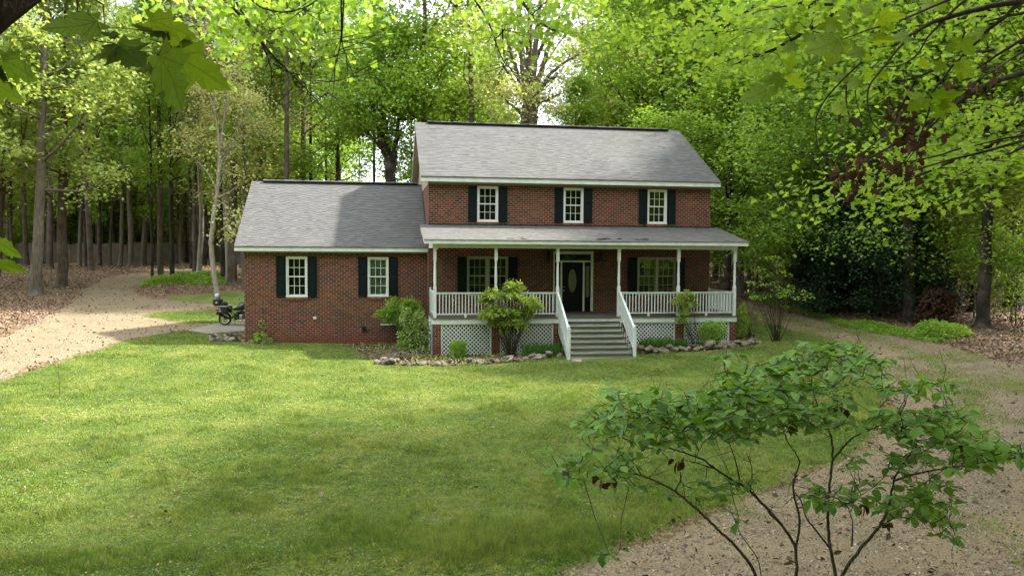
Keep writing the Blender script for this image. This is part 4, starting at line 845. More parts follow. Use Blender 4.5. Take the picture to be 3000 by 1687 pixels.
# ---------------------------------------------------------------- big grey many stemmed tree rising behind the main roof
q0 = at(1335*K, 742, 47); B_ = np.array([q0[0], q0[1], gz(q0[0], q0[1])-.3])
PT = [([(1332, 640, 47), (1332, 500, 47), (1330, 400, 47), (1332, 315, 47), (1335, 265, 47), (1337, 232, 47)], .62, .46),
      ([(1328, 260, 47), (1318, 190, 46.6), (1312, 120, 46.4), (1305, 40, 46), (1298, -60, 46)], .24, .10), ([(1333, 235, 47), (1330, 150, 47.4), (1334, 60, 47.6), (1332, -60, 48)], .26, .12),
      ([(1338, 235, 47), (1345, 150, 46.6), (1352, 60, 46), (1365, -50, 46)], .22, .09), ([(1342, 238, 47), (1364, 170, 47.5), (1390, 90, 48), (1425, 0, 48), (1440, -60, 48)], .20, .06),
      ([(1342, 250, 47), (1380, 190, 46.5), (1430, 150, 46), (1470, 130, 46)], .14, .03), ([(1325, 258, 47), (1300, 180, 47.4), (1275, 100, 48), (1262, 20, 48)], .17, .05),
      ([(1322, 262, 47), (1288, 200, 46.5), (1262, 160, 46), (1240, 100, 46)], .12, .03), ([(1352, 235, 47), (1372, 208, 47), (1392, 198, 47), (1402, 185, 47)], .16, .07), ([(1330, 315, 47), (1300, 275, 47), (1262, 245, 46), (1235, 215, 46)], .10, .02),
      ([(1350, 150, 47), (1385, 60, 46), (1400, 0, 46), (1415, -60, 46)], .12, .04), ([(1364, 170, 47), (1420, 90, 47), (1465, 40, 47)], .07, .02)]
cl = []
for x, y, w, h, n_ in ((1300, 225, 60, 30, 26), (1240, 235, 40, 40, 14), (1370, 240, 40, 30, 14), (1330, 250, 40, 30, 14), (1270, 285, 30, 30, 8), (1400, 270, 30, 20, 8)):
    cl += [tuple(p-B_) for p in [at((x+random.gauss(0, w*.5))*K, (y+random.gauss(0, h*.5))*K, 47+random.uniform(-2, 2)) for _ in range(n_)]]*6
custom_tree('sycamore_tree', B_, [(rel(B_, p, 47), a, b) for p, a, b in PT], 'bark_grey', 'leaf_pale', cl, 6500, .17, 'huge grey tree with many upright bare stems and sparse yellow leaves behind the main roof', 33, crad=.55, sub=4, twig=.012)
# twisted dark oak in the gap between the two roofs
q0 = at(985*K, 742, 50); B_ = np.array([q0[0], q0[1], gz(q0[0], q0[1])-.3])
PT = [([(986, 640), (984, 520), (983, 440), (978, 400), (968, 365), (955, 320), (948, 290)], .42, .22), ([(983, 440), (992, 390), (1000, 340), (1004, 280)], .22, .10), ([(955, 320), (960, 270), (965, 200), (960, 120), (955, 20)], .20, .08),
      ([(948, 290), (930, 255), (900, 230), (870, 200)], .14, .04), ([(975, 395), (940, 350), (915, 320), (890, 305)], .12, .03), ([(1004, 280), (1000, 220), (1020, 150), (1030, 60)], .10, .04), ([(1004, 300), (1050, 300), (1000, 260), (940, 225)], .08, .02)]
cl = []
for x, y, w, h, n_ in ((930, 200, 90, 60, 60), (960, 90, 110, 70, 60), (1000, 250, 60, 40, 26), (880, 270, 60, 30, 24), (1020, 180, 40, 60, 20), (905, 300, 30, 20, 8)):
    cl += [tuple(p-B_) for p in [at((x+random.gauss(0, w*.5))*K, (y+random.gauss(0, h*.5))*K, 50+random.uniform(-3, 3)) for _ in range(n_)]]*3
custom_tree('oak_tree', B_, [(rel(B_, p, 50), a, b) for p, a, b in PT], 'bark_dark', 'leaf_green', cl, 30000, .19, 'twisted dark oak seen in the sky gap between the two roofs', 35, crad=.6, sub=3)
# ---------------------------------------------------------------- trees behind the house (D px, depth)
BT = [('pineA', 722, 50, .92, .95, 'thick pine trunk rising behind the left part of the wing roof'), ('pineB', 780, 62, .95, 1.0, 'middle pine of the three behind the wing roof'),
      ('pineA', 851, 60, .95, .8, 'slim pine behind the wing roof, left of the sky gap'), ('deadpine', 822, 66, .95, 1, 'thin bare pine behind the wing ridge'),
      ('deadpine', 940, 60, .95, 1, 'straight bare pine standing alone in the bright sky gap'), ('deadpine', 905, 85, .9, .9, 'faint far pine at the left of the sky gap'), ('deadpine', 1035, 78, .9, 1, 'dark thin pine close to the main gable'),
      ('tan', 500, 62, 1.05, 1.2, 'tan budding tree with pinkish crown above the gravel drive'), ('tan', 575, 56, 1.08, 1.2, 'tallest tan budding tree left of the wing roof'), ('pale', 640, 57, 1.0, 1.2, 'pale leafed spring tree over the ridge of the wing'), ('tan', 665, 66, 1.1, 1.2, 'tan budding tree furthest right above the wing'),
      ('greenB', 660, 60, 1.0, 1, 'bright green tree behind the left end of the wing roof'), ('greenA', 760, 58, 1.05, 1.1, 'full green tree between the pines behind the wing'), ('greenC', 850, 66, 1.08, 1.0, 'high green tree above the sky gap'), ('pineA', 735, 74, .95, 1, 'far pine with blue green needles over the wing'),
      ('looseA', 1062, 52, 1.02, 1.3, 'grey limbed poplar just left of the main ridge end'), ('greenB', 1085, 60, .92, 1, 'bright green tree peeping over the left end of the main ridge'), ('looseA', 1130, 56, 1.05, 1.3, 'forked grey poplar behind the left third of the main roof'), ('looseB', 1185, 50, .98, 1.2, 'leaning grey tree behind the main ridge, left of the many stemmed one'),
      ('greenA', 1195, 68, .86, 1, 'rounded green tree behind the poplars'), ('looseB', 1235, 72, .9, 1, 'thin leafed tree in front of the sky'), ('pineB', 1250, 80, .70, 1, 'low dark pine seen under the yellow crown behind the roof'), ('pineB', 1285, 84, .68, 1, 'second low dark pine just behind the roof ridge'), ('pineB', 1425, 78, .66, 1, 'low dark pine right of the many stemmed tree'), ('pineA', 1275, 90, .68, 1, 'low far pine left of the many stemmed tree'),
      ('greenB', 1450, 52, .68, 1, 'low green tree right of the many stemmed tree'), ('pale', 1500, 60, .78, 1, 'pale low tree over the middle of the main ridge'), ('looseB', 1540, 62, 1.02, 1.2, 'yellow green tall tree beside the sky opening'), ('oakB', 1590, 60, 1.0, 1.1, 'lime coloured tree over the right half of the main ridge'),
      ('greenC', 1660, 54, 1.0, 1.1, 'dense green tree behind the right end of the main ridge'), ('greenA', 1735, 50, 1.0, 1.1, 'tall green tree right of the main roof'), ('greenB', 1600, 70, .9, 1.0, 'green tree far behind the right half of the roof'),
      ('greenC', 1830, 44, .95, 1.05, 'brown trunk standing clear beside the right eave of the porch'), ('greenA', 1862, 50, .9, 1.3, 'broad grey trunk just past the porch corner'), ('greenB', 1800, 60, .95, 1.1, 'green tree directly behind the right roof corner'), ('looseA', 1890, 58, .9, 1.1, 'grey trunk beyond the bend of the right drive')]
for kd, x, d, s, g, lb in BT: treeU(kd, x, d, s, girth=g, label=lb)
# ---------------------------------------------------------------- right hand wood beside the drive
RT = [('big', 2290, 33, (.85, .85, 1.0), 'great dark oak with a flared foot behind the evergreen'), ('greenC', 2478, 31, (1.0, 1.0, 1.0), 'straight brown trunk at the right, nearest to the leaf litter edge'),
      ('greenB', 2455, 36, (1, 1, 1), 'dark trunk directly left of the straight brown one'), ('big', 2395, 45, (.8, .8, .95), 'mottled trunk half way between the oak and the right edge'), ('greenC', 2555, 38, (1.3, 1.3, 1), 'broad dark trunk at the right edge of the picture'),
      ('greenA', 2350, 55, (1, 1, 1), 'thin trunk behind the brown dead shrub'), ('greenB', 2430, 52, (.9, .9, .9), 'thin dark trunk in the middle of the right wood'), ('greenA', 2520, 50, (1.1, 1.1, 1), 'grey trunk in the right wood before the edge'),
      ('hang', 1985, 44, (1.0, 1.0, 1.0), 'low hanging beech at the far end of the right drive'), ('hang', 2070, 37, (1.1, 1.1, 1.15), 'dense beech drooping over the dark evergreen'), ('hangL', 2160, 42, (1.1, 1.1, 1.2), 'bright beech above the dark evergreen'), ('hang', 2230, 36, (.9, .9, .95), 'beech with spreading layers in front of the great oak'),
      ('hang', 2330, 40, (1.1, 1.1, 1.1), 'beech right of the great oak'), ('hangL', 2440, 42, (1.1, 1.1, 1.1), 'lime green beech in the right wood'), ('hang', 2540, 44, (1.2, 1.2, 1.1), 'beech behind the trunk at the right edge'), ('greenA', 1930, 52, (1.1, 1.1, 1.0), 'tall tree behind the low beech at the end of the drive'),
      ('greenC', 2020, 56, (1.1, 1.1, 1.05), 'tall dark stemmed tree over the right drive'), ('oakB', 2120, 58, (1.1, 1.1, 1.1), 'tall lime tree far behind the evergreen'), ('greenB', 2600, 33, (1.1, 1.1, 1.1), 'tree whose leaves enter at the right edge of the picture'), ('greenA', 2250, 60, (1.1, 1.1, 1.1), 'tall tree far behind the great oak')]
for kd, x, d, s, lb in RT: treeU(kd, x, d, s, label=lb)
# unseen tops along the right edge shade the lawn and the drive
for kd, x, y, s, lb in (('big', 17.5, 3.5, 1.0, 'tall spreading oak at the lawn side of the right drive'),): pass
DK = [(2130, 36.5, (.85, .85, .82), 'wide dark evergreen left of the great oak'), (2215, 35, (.85, .85, .78), 'dark evergreen right against the great oak'), (2060, 38.5, (.5, .5, .45), 'small dark evergreen at the left end of the dark clump'), (2290, 37, (.6, .6, .6), 'dark evergreen behind the foot of the great oak')]
for x, d, s, lb in DK: treeU('dark', x, d, s, label=lb)
# understory along the wood edges
US = [('under', 1905, 47, 1, 'young green tree at the far bend of the right drive'), ('underL', 1950, 45, .8, 'small lime sapling at the far end of the right drive'), ('under', 2005, 41, .7, 'young tree left of the evergreen clump'), ('bush', 1965, 42, .9, 'leafy bush beside the far right drive'), ('under', 2390, 33, .75, 'young tree right of the dead brown shrub'),
      ('under', 2480, 37, .9, 'young tree between the two right trunks'), ('underL', 2550, 32, .8, 'lime young tree low at the right edge'), ('underL', 2420, 40, 1.0, 'lime young tree deep in the right wood'), ('under', 2330, 44, 1, 'young tree behind the great oak'), ('bush', 2560, 31, .8, 'green bush low at the right edge'),
      ('underL', 1860, 56, .9, 'young lime tree seen past the porch corner'), ('under', 1815, 58, .9, 'young tree seen under the porch eave'), ('bush', 1830, 52, 1.2, 'bush behind the right end of the porch'),
      ('underL', 2380, 47, 1.1, 'lime young tree far behind the dead brown shrub'), ('underL', 2500, 45, 1.1, 'lime young tree far behind the right trunks'), ('underL', 2345, 36, .7, 'small lime tree beside the foot of the great oak'), ('underL', 2455, 33.5, .75, 'small lime tree between the two nearest right trunks')]
for kd, x, d, s, lb in US: treeU(kd, x, d, s, label=lb)
# ---------------------------------------------------------------- the rest of the wood: trees nothing tells apart
rng = np.random.default_rng(77)
def fill(n, x0, x1, d0, d1, kinds, s0, s1, label, group, mind=2.2):
    got = []
    while len(got) < n:
        xd, d = rng.uniform(x0, x1), math.sqrt(rng.uniform(d0*d0, d1*d1)); p = at(xd*K, 742, d)
        if any((p[0]-q[0])**2+(p[1]-q[1])**2 < mind**2 for q in got): continue
        got.append(p)
        k = kinds[rng.integers(len(kinds))]; t = tree(k, p[0], p[1], rng.uniform(s0, s1), rng.uniform(0, 6.28), (rng.normal(0, .02), rng.normal(0, .02)), label, group, girth=rng.uniform(.8, 1.1))
fill(20, -160, 640, 84, 122, ['greenA', 'greenB', 'oakA', 'oakB', 'greenC', 'pineB', 'pineA'], .9, 1.08, 'tall tree of the wood beyond the wooden fence', 'wood beyond the fence')
fill(22, -60, 640, 64, 82, ['pineA', 'pineB', 'looseA', 'greenA', 'oakB'], .85, 1.0, 'slim tree standing between the drive and the wooden fence', 'slim trees before the fence')
fill(44, -160, 650, 83, 100, ['under', 'underL', 'under'], .9, 1.5, 'young leafy tree just beyond the wooden fence', 'young trees beyond the fence')
fill(11, 640, 850, 64, 105, ['greenA', 'greenB', 'greenC', 'pineA', 'oakB'], .9, 1.05, 'tree of the wood far behind the wing roof', 'wood behind the wing', 3)
fill(18, 1060, 1240, 66, 110, ['greenA', 'looseA', 'pineB', 'greenB'], .72, .85, 'tree of the wood far behind the left half of the main roof', 'wood behind the main roof', 3)
fill(14, 1240, 1500, 80, 120, ['pineB', 'greenB', 'pineA'], .52, .66, 'low far tree behind the middle of the main roof', 'far trees behind the roof', 3)
fill(15, 1500, 1860, 62, 110, ['greenA', 'greenB', 'greenC', 'oakB'], .9, 1.1, 'tree of the wood behind the right end of the house', 'wood behind the right of the house', 3)
fill(22, 1880, 2720, 50, 100, ['greenA', 'greenB', 'greenC', 'hang', 'oakB', 'looseA'], .9, 1.1, 'tree deep in the right hand wood', 'deep right hand wood', 3)
fill(34, 1880, 2700, 46, 85, ['under', 'underL'], .8, 1.3, 'young tree deep in the right hand wood', 'young trees in the right wood', 2.5)
for x, d, s in ((640, 90, 1.0), (700, 80, .95)): pass
# wood behind the viewpoint and along the east side: shades the lawn, shows in the window glass
for x, y, k, sc_ in ((21, -14.5, 'big', .95), (19, -21, 'big', .95), (27, -12, 'greenC', 1.0), (31, -7.5, 'greenC', 1.0), (30, -17, 'greenC', 1.0), (22, -23, 'greenA', 1.0), (12, -44, 'big', .9), (2, -47, 'greenC', 1.0), (-8, -45, 'big', .9), (-18, -44, 'greenB', 1.0), (-27, -40, 'big', .9), (22, -40, 'greenC', 1.1), (-35, -32, 'greenB', 1.1), (-2, -54, 'big', .9), (8, -54, 'greenA', 1.1), (-14, -53, 'greenA', 1.1), (31, -33, 'big', 1), (-24, -52, 'greenC', 1)):
    tree(k, x, y, sc_, label='tree of the wood on the near side of the lawn, mirrored in the window panes', group='wood on the near side')
for x, d in ((-300, 60), (-420, 45), (-500, 36), (-260, 85), (-360, 72)): treeU('greenA', x, d, 1.0, label='tree of the wood at the far left', group='wood at the far left')
# far wood that reads as one mass
def far_mass(nm_, xa, xb, sg, cnt, lab):
    g = Geo(); rg = np.random.default_rng(5)
    for i in range(cnt):
        xd = rg.uniform(xa, xb); d = rg.uniform(118, 150) if sg == 1 else rg.uniform(92, 116) if sg == 2 else -rg.uniform(10, 42); p = at(xd*K, 742, d); z0 = gz(p[0], p[1]); top = 21 if sg == 1 else 5.5 if sg == 2 else 32
        if sg < 0: pass
        elif 850 < xd < 1055: top = 7.5
        elif 1230 < xd < 1520: top = 13
        nl = 210 if sg > 0 else 330; h = top*rg.uniform(.75, 1.1); t = rg.uniform(0, 1, nl)**.8
        C = np.c_[p[0]+rg.normal(0, 2.6, nl), p[1]+rg.normal(0, 2.6, nl), z0+h*t]; leaves(g, C, .85, rg, .6, RHOMB)
        g.tube(np.array([[p[0], p[1], z0-.3], [p[0], p[1], z0+h*.9]]), [.22, .1], 5)
    o = g.out(nm_, M['leaf_green']); tag(o, lab, 'wood', kind='stuff')
far_mass('distant_wood', -500, 3100, 1, 330, 'hazy mass of far trees closing the view behind the wood')
far_mass('distant_undergrowth', -600, 700, 2, 260, 'low green undergrowth far behind the wooden fence')
far_mass('distant_undergrowth', 1780, 3200, 2, 220, 'low green undergrowth deep in the right hand wood')
far_mass('distant_wood', -3800, 6400, -1, 620, 'unseen wood behind the camera, mirrored in the panes and raised to block the sky')  # unseen leaf mass added behind the camera, heightened to darken the porch
# ================================================================ shrubs and flower beds by the porch
def S(u, v): return gp(u, v)
def shrub(name, label, base, clumps, lmat, lsize, shape=RHOMB, bark='twig', seed=0, up=.9, canes=2, r=.009, layer=.5, cat='shrub', sprays=None, droop=.2):
    """base: world point; clumps: (u, v, depth offset, radius m, flatness, leaf count) in photo pixels"""
    rng = np.random.default_rng(seed); base = np.array(base); root = empty(name, base); st = Geo(); cr = Geo(); bd = float((base-CAM)@FWD)
    for (u, v, dd, rad, fl, n) in clumps:
        c = at(u, v, bd+dd)-base
        for k in range(canes):
            b0 = np.array([rng.normal(0, .08), rng.normal(0, .08), -.05]); e = c+rng.normal(0, rad*.35, 3)*[1, 1, fl]; mid = b0*.5+e*.5+np.array([rng.normal(0, .08), rng.normal(0, .06), .1*abs(e[2])])
            t = np.linspace(0, 1, 8)[:, None]; P = (1-t)**2*b0+2*t*(1-t)*mid+t*t*e; st.tube(P, np.linspace(r, r*.45, 8), 5)
        C = rng.normal(0, 1, (n, 3)); C /= np.linalg.norm(C, axis=1)[:, None]; C *= (rng.uniform(.15, 1, n)**.45)[:, None]
        if sprays:                                                     # fine leaflets set along arching sprays
            ns = max(3, n//sprays); dirs = C[:ns]; dirs[:, 2] = np.abs(dirs[:, 2])*fl+.05; Q = []
            for dv in dirs:
                Lr = rad*rng.uniform(.7, 1.15); st_ = c+rng.normal(0, rad*.12, 3)*[1, 1, .4]; dv = unit(dv); tt = rng.uniform(.2, 1, sprays)
                P = st_+dv*tt[:, None]*Lr; P[:, 2] -= .35*Lr*tt**2.2*(1-dv[2]*.5); P += rng.normal(0, .035, P.shape); Q.append(P)
                pe = st_+dv*Lr; pe[2] -= .35*Lr; pm = st_+dv*Lr*.55; st.tube([st_, pm, pe], [.005, .004, .002], 3)
            P = np.concatenate(Q)
        else: P = c+C*rad*np.array([1, 1, fl])
        P = P[P[:, 2]+base[2] > ground_z(P[:, 0]+base[0], P[:, 1]+base[1])+.02]
        leaves(cr, P, lsize, rng, up, shape, droop, center=c)
    st.out('stems', M[bark], root, True); cr.out('foliage', M[lmat], root); tag(root, label, cat); return root
LANCE = (np.array([(0, 0), (.35, .17), (1, 0), (.35, -.17)]), np.array([0, .02, -.05, .02]))
M['leaf_nandtop'] = leaf_mat('reddish_tip_leaves', (.26, .30, .06), (.50, .36, .14), .45)
nb_ = S(1512, 1050)
nb_ = np.array([2.78, -3.15, gz(2.78, -3.15)])
n1 = [(1504, 838, 0, .34, .35, 900), (1505, 850, 0, .26, .4, 300), (1440, 868, -.1, .38, .45, 1100), (1420, 880, .05, .30, .4, 500), (1500, 872, 0, .50, .5, 1700), (1545, 885, -.1, .42, .5, 1200), (1560, 900, 0, .36, .5, 800), (1452, 915, -.15, .50, .4, 1500), (1500, 920, 0, .45, .5, 1200),
      (1535, 925, .05, .40, .5, 900), (1430, 928, -.1, .40, .35, 700), (1500, 945, -.15, .38, .5, 800), (1455, 950, 0, .34, .6, 700), (1480, 972, 0, .25, .7, 300), (1530, 955, .05, .28, .7, 400)]
shrub('nandina_shrub', 'large feathery yellow green shrub growing up over the porch railing left of the stairs', nb_, n1, 'leaf_nandina', .105, LANCE, seed=2, canes=3, r=.012, sprays=24)
nb2 = np.array([9.75, -3.0, gz(9.75, -3.0)])
shrub('nandina_shrub', 'feathery shrub in front of the fifth porch post, right of the stairs', nb2, [(2010, 868, 0, .30, .5, 700), (1990, 885, 0, .30, .5, 600), (2022, 892, 0, .30, .5, 600), (2005, 915, 0, .28, .6, 500), (1998, 938, 0, .22, .6, 250)], 'leaf_nandina', .10, LANCE, seed=3, canes=3, sprays=22)
nb3 = np.array([-.95, -.15, gz(-.95, -.15)])
shrub('nandina_shrub', 'fan shaped fern green shrub where the wing meets the porch', nb3, [(1160, 900, 0, .50, .45, 1300), (1200, 893, 0, .42, .45, 900), (1135, 918, 0, .42, .4, 800), (1185, 925, 0, .50, .45, 1100), (1215, 910, 0, .30, .5, 500), (1150, 940, 0, .34, .5, 500), (1190, 960, .1, .36, .8, 600), (1180, 900, .1, .22, 1.2, 120)], 'leaf_green', .11, LANCE, seed=4, canes=3, sprays=24)
vb = np.array([-.55, -1.75, gz(-.55, -1.75)])
vc = [(a,b_,c,d,e,int(f*.55)) for a,b_,c,d,e,f in [(1190, 912, 0, .20, 1.0, 260), (1183, 935, 0, .22, 1.0, 330), (1225, 925, 0, .22, 1.0, 300), (1240, 945, 0, .24, .9, 330), (1205, 955, 0, .30, .9, 420), (1258, 960, 0, .20, .9, 220), (1190, 985, 0, .34, .9, 520), (1230, 985, 0, .36, .9, 600), (1262, 995, 0, .28, .8, 380), (1180, 1012, 0, .28, .8, 360), (1215, 1015, 0, .40, .8, 650), (1250, 1025, 0, .30, .7, 380), (1288, 1018, 0, .16, .7, 60)]]
shrub('variegated_shrub', 'loose shrub with cream edged leaves at the left porch corner', vb, vc, 'leaf_varieg', .085, RHOMB, seed=5, canes=2)
rb = np.array([.95, -3.0, gz(.95, -3.0)])
shrub('round_shrub', 'small round green bush before the leftmost lattice panel', rb, [(1340, 1012, 0, .30, .7, 900), (1342, 1028, 0, .34, .8, 1000), (1342, 1042, 0, .28, .8, 600), (1330, 1005, 0, .12, .8, 80), (1362, 1003, 0, .12, .8, 60)], 'leaf_green', .055, OVAL, seed=6, canes=3)
db = np.array([10.95, -3.1, gz(10.95, -3.1)])
shrub('rose_shrub', 'dark leafy bush before the rightmost lattice panel', db, [(2080, 955, 0, .34, .7, 700), (2100, 968, 0, .38, .7, 800), (2070, 978, 0, .34, .8, 700), (2095, 990, 0, .34, .8, 600), (2055, 965, 0, .2, .7, 160), (2112, 950, 0, .2, .8, 160)], 'leaf_green', .06, OVAL, seed=7, canes=3)
cb_ = np.array([12.35, -2.2, gz(12.35, -2.2)])
shrub('corner_shrub', 'upright shrub at the right corner of the porch', cb_, [(2172, 915, 0, .22, 1.2, 350), (2176, 940, 0, .28, 1.0, 500), (2172, 965, 0, .28, 1.0, 500), (2180, 900, .1, .14, 1.3, 120)], 'leaf_nandina', .06, OVAL, seed=8, canes=4)
wb = np.array([-6.35, .50, gz(-6.35, .5)])
shrub('climbing_rose', 'sparse vine at the foot of the wire trellis on the wing wall', wb, [(762, 985, 0, .25, .8, 220), (785, 998, 0, .20, .6, 160), (745, 1000, 0, .18, .5, 120), (768, 950, .05, .12, 2.0, 50)], 'leaf_green', .06, OVAL, seed=9, canes=4)
# blade leaved clumps
def blades(name, label, xy, n, rx, ry, h, mat, seed, w=.012):
    rng = np.random.default_rng(seed); x, y = xy; b = np.array([x, y, gz(x, y)]); root = empty(name, b); g = Geo()
    X = rng.uniform(-rx, rx, n); Y = rng.uniform(-ry, ry, n); Z = ground_z(X+x, Y+y)-b[2]-.02; a = rng.uniform(0, 6.28, n); hh = h*rng.uniform(.6, 1.1, n); lean = rng.normal(0, .16, (n, 2))
    d = np.stack([np.cos(a), np.sin(a), a*0], 1)*w; B0 = np.stack([X, Y, Z], 1); M1 = B0+np.stack([lean[:, 0]*hh*.35, lean[:, 1]*hh*.35, hh*.55], 1); T_ = B0+np.stack([lean[:, 0]*hh*1.1, lean[:, 1]*hh*1.1, hh*.97], 1)
    V = np.stack([B0-d, B0+d, M1+d*.8, T_, M1-d*.8], 1).reshape(-1, 3); g.add(V, np.arange(n*5).reshape(n, 5)); g.out('leaves', mat, root); tag(root, label, 'plant'); return root
M['leaf_iris'] = leaf_mat('iris_leaves', (.045, .12, .020), (.10, .21, .035), .4)
blades('iris_clump', 'thick clump of bright green blade leaves left of the stairs', (3.85, -3.35), 620, .68, .32, .58, M['leaf_iris'], 1)
blades('iris_clump', 'darker clump of blade leaves and dry stalks right of the stairs', (8.3, -3.05), 520, .62, .30, .52, M['leaf_iris'], 2)
blades('iris_clump', 'small blade leaved clump under the feathery shrub right of the stairs', (9.2, -3.2), 160, .25, .18, .42, M['leaf_iris'], 3)
# pile of dry prunings at the left end of the bed
rng = np.random.default_rng(12); g = Geo(); pb = S(1150, 1050)
for i in range(170):
    c = np.array([rng.normal(0, .42), rng.normal(0, .22), abs(rng.normal(0, .12))+.03]); d = unit(rng.normal(0, 1, 3)*[1, .6, .28])*rng.uniform(.12, .4); g.tube([c-d, c+d*.2+rng.normal(0, .03, 3), c+d], [.009, .008, .005], 4)
o = g.out('prunings_pile', bark_mat('dry_sticks', (.10, .075, .055), (.27, .215, .165), 2), smooth=True); o.location = pb; tag(o, 'low pile of dry brown prunings at the left end of the porch bed', 'brush pile')
# stones
def stone(seed):
    import bmesh
    rng = np.random.default_rng(seed); bm = bmesh.new(); bmesh.ops.create_icosphere(bm, subdivisions=3, radius=1)
    K_ = [(unit(rng.normal(0, 1, 3)), rng.uniform(.55, .85)) for _ in range(9)]
    for v in bm.verts:
        c = np.array(v.co)
        for nn, dd in K_:
            e = c@nn-dd
            if e > 0: c = c-nn*e*.9
        c *= 1+.07*math.sin(c[0]*7+seed)*math.cos(c[1]*6+seed*2)+rng.normal(0, .012); v.co = c
    me = bpy.data.meshes.new('edging_stone'); bm.to_mesh(me); bm.free(); return me
b = NB('rough_stone'); co = b.coord(); orr = b.n('ShaderNodeObjectInfo').outputs['Random']; n1_ = b.noise(co, 3.5, 6, .7)
sc_ = b.mix(orr, (.13, .10, .068, 1), (.34, .28, .20, 1)); sc_ = b.mix(b.ramp(n1_, [(.42, (0, 0, 0)), (.62, (1, 1, 1))]), sc_, (.085, .052, .032, 1)); sc_ = b.mix(b.math('MULTIPLY', b.ramp(b.noise(co, 1.6, 4), [(.5, (0, 0, 0)), (.65, (1, 1, 1))]), .6), sc_, (.42, .38, .31, 1))
M['stone'] = b.done(b.bsdf(sc_, .9, b.bump(n1_, .12, 1)))
STN = [stone(i) for i in range(6)]
for s_ in STN: s_.materials.append(M['stone'])
def stones(path, n, label, group, s0=.09, s1=.19, stack=.25, seed=0):
    rng = np.random.default_rng(seed); P = np.array([S(*p) for p in path]); L = np.r_[0, np.cumsum(np.linalg.norm(np.diff(P, axis=0), axis=1))]
    for i in range(n):
        t = L[-1]*(i+rng.uniform(-.3, .3)+.5)/n; p = np.array([np.interp(t, L, P[:, k]) for k in range(3)]); p[:2] += rng.normal(0, .07, 2); s = rng.uniform(s0, s1); hi = rng.uniform() < stack
        o = bpy.data.objects.new('edging_stone', STN[rng.integers(6)]); COL.objects.link(o); zz = gz(p[0], p[1])
        o.location = (p[0], p[1]+(.10 if hi else 0), zz+s*.42+(.12 if hi else 0)); o.rotation_euler = tuple(rng.uniform(-.5, .5, 2))+(rng.uniform(0, 6.28),); o.scale = (s*rng.uniform(.9, 1.5), s*rng.uniform(.8, 1.2), s*rng.uniform(.55, .85))
        tag(o, label, 'stone', group)
stones([(1117, 1058), (1125, 1068), (1194, 1071), (1240, 1070), (1303, 1071), (1373, 1070)], 26, 'half sunk weathered stone of the low edging around the left porch bed', 'stones edging the left porch bed', .07, .15, .12, 1)
stones([(1373, 1069), (1446, 1063), (1505, 1059), (1575, 1053), (1640, 1047), (1655, 1042)], 30, 'rough tan stone of the edging between the big shrub and the stairs', 'stones left of the stairs', .08, .19, .3, 2)
stones([(1869, 1036), (1932, 1032), (1971, 1031), (2026, 1027), (2065, 1025), (2107, 1023), (2148, 1018), (2190, 1013), (2225, 1006)], 50, 'rough pale stone of the stacked edging right of the stairs', 'stones right of the stairs', .09, .20, .38, 3)
stones([(614, 992), (633, 999), (660, 1000), (690, 999), (706, 998)], 14, 'pale fieldstone of the little wall at the left corner of the wing', 'stones at the wing corner', .12, .22, .45, 4)
stones([(712, 1000), (740, 1005), (795, 1008)], 5, 'small half buried stone at the foot of the wing wall', 'stones along the wing wall', .06, .13, 0, 5)
# wire trellises on the wing wall
for x, h_, lb in ((-6.35, 1.75, 'rusty wire trellis with curled top left of the wing window'), (-3.55, 1.75, 'rusty wire trellis with curled top between the two wing windows')):
    g = Geo(); y = .70; z0 = gz(x, y)
    for dx in (-.20, -.07, .07, .20): g.tube([(dx, 0, -.1), (dx, 0, h_-.25)], [.006, .006], 5)
    for z in (.35, .7, 1.05, 1.4): g.tube([(-.20, .006, z), (.20, .006, z)], [.005, .005], 5)
    for s in (-1, 1):
        a = np.linspace(0, 4.4, 16); g.tube(np.c_[s*(.20-.075+.075*np.cos(a)), a*0, h_-.25+.075*np.sin(a)], .006, 5); g.tube(np.c_[s*(.07+.05-.05*np.cos(a)), a*0, h_-.20+.06*np.sin(a)], .006, 5)
    o = g.out('wire_trellis', M.get('rust') or M.setdefault('rust', plain('rusty_wire', (.19, .13, .09), .8, .3)), smooth=True); o.location = (x, y, z0); tag(o, lb, 'trellis')
# ---------------------------------------------------------------- shrubs and small trees by the right drive
vb = S(2276, 1000); bd = float((vb-CAM)@FWD)
def pc(x, y): return (2150+x/5.795, 750+y/5.795)
rng = np.random.default_rng(41); cl = []
for i in range(34):
    x, y = rng.uniform(230, 1000), rng.uniform(60, 760)
    if (x-600)**2/420**2+(y-420)**2/400**2 > 1: continue
    cl.append((*pc(x, y), rng.uniform(-.5, .5), .20, .45, 17))
cl += [(*pc(x, y), 0, .20, .3, 22) for x, y in ((1160, 590), (1230, 640), (1150, 720), (1280, 690), (330, 700), (260, 430), (420, 960), (480, 1040), (850, 850), (1050, 700), (700, 30), (620, 0), (540, 40))]
shrub('vase_shrub', 'leggy many stemmed shrub with sparse leaves beside the right drive', vb, cl, 'leaf_green', .065, OVAL, seed=10, canes=1, r=.008, bark='twig')
dz = S(2738, 950)
shrub('dead_shrub', 'dead shrub with brown curled leaves right of the great oak', dz, [(2738, 862, 0, .40, .8, 420), (2725, 890, 0, .50, .8, 520), (2755, 905, 0, .50, .8, 520), (2720, 925, 0, .5, .7, 420), (2700, 945, 0, .35, .5, 200), (2770, 880, .2, .4, .9, 300)], 'leaf_brown', .13, OVAL, seed=11, canes=3, r=.012, droop=.9)
lb_ = S(2757, 985)
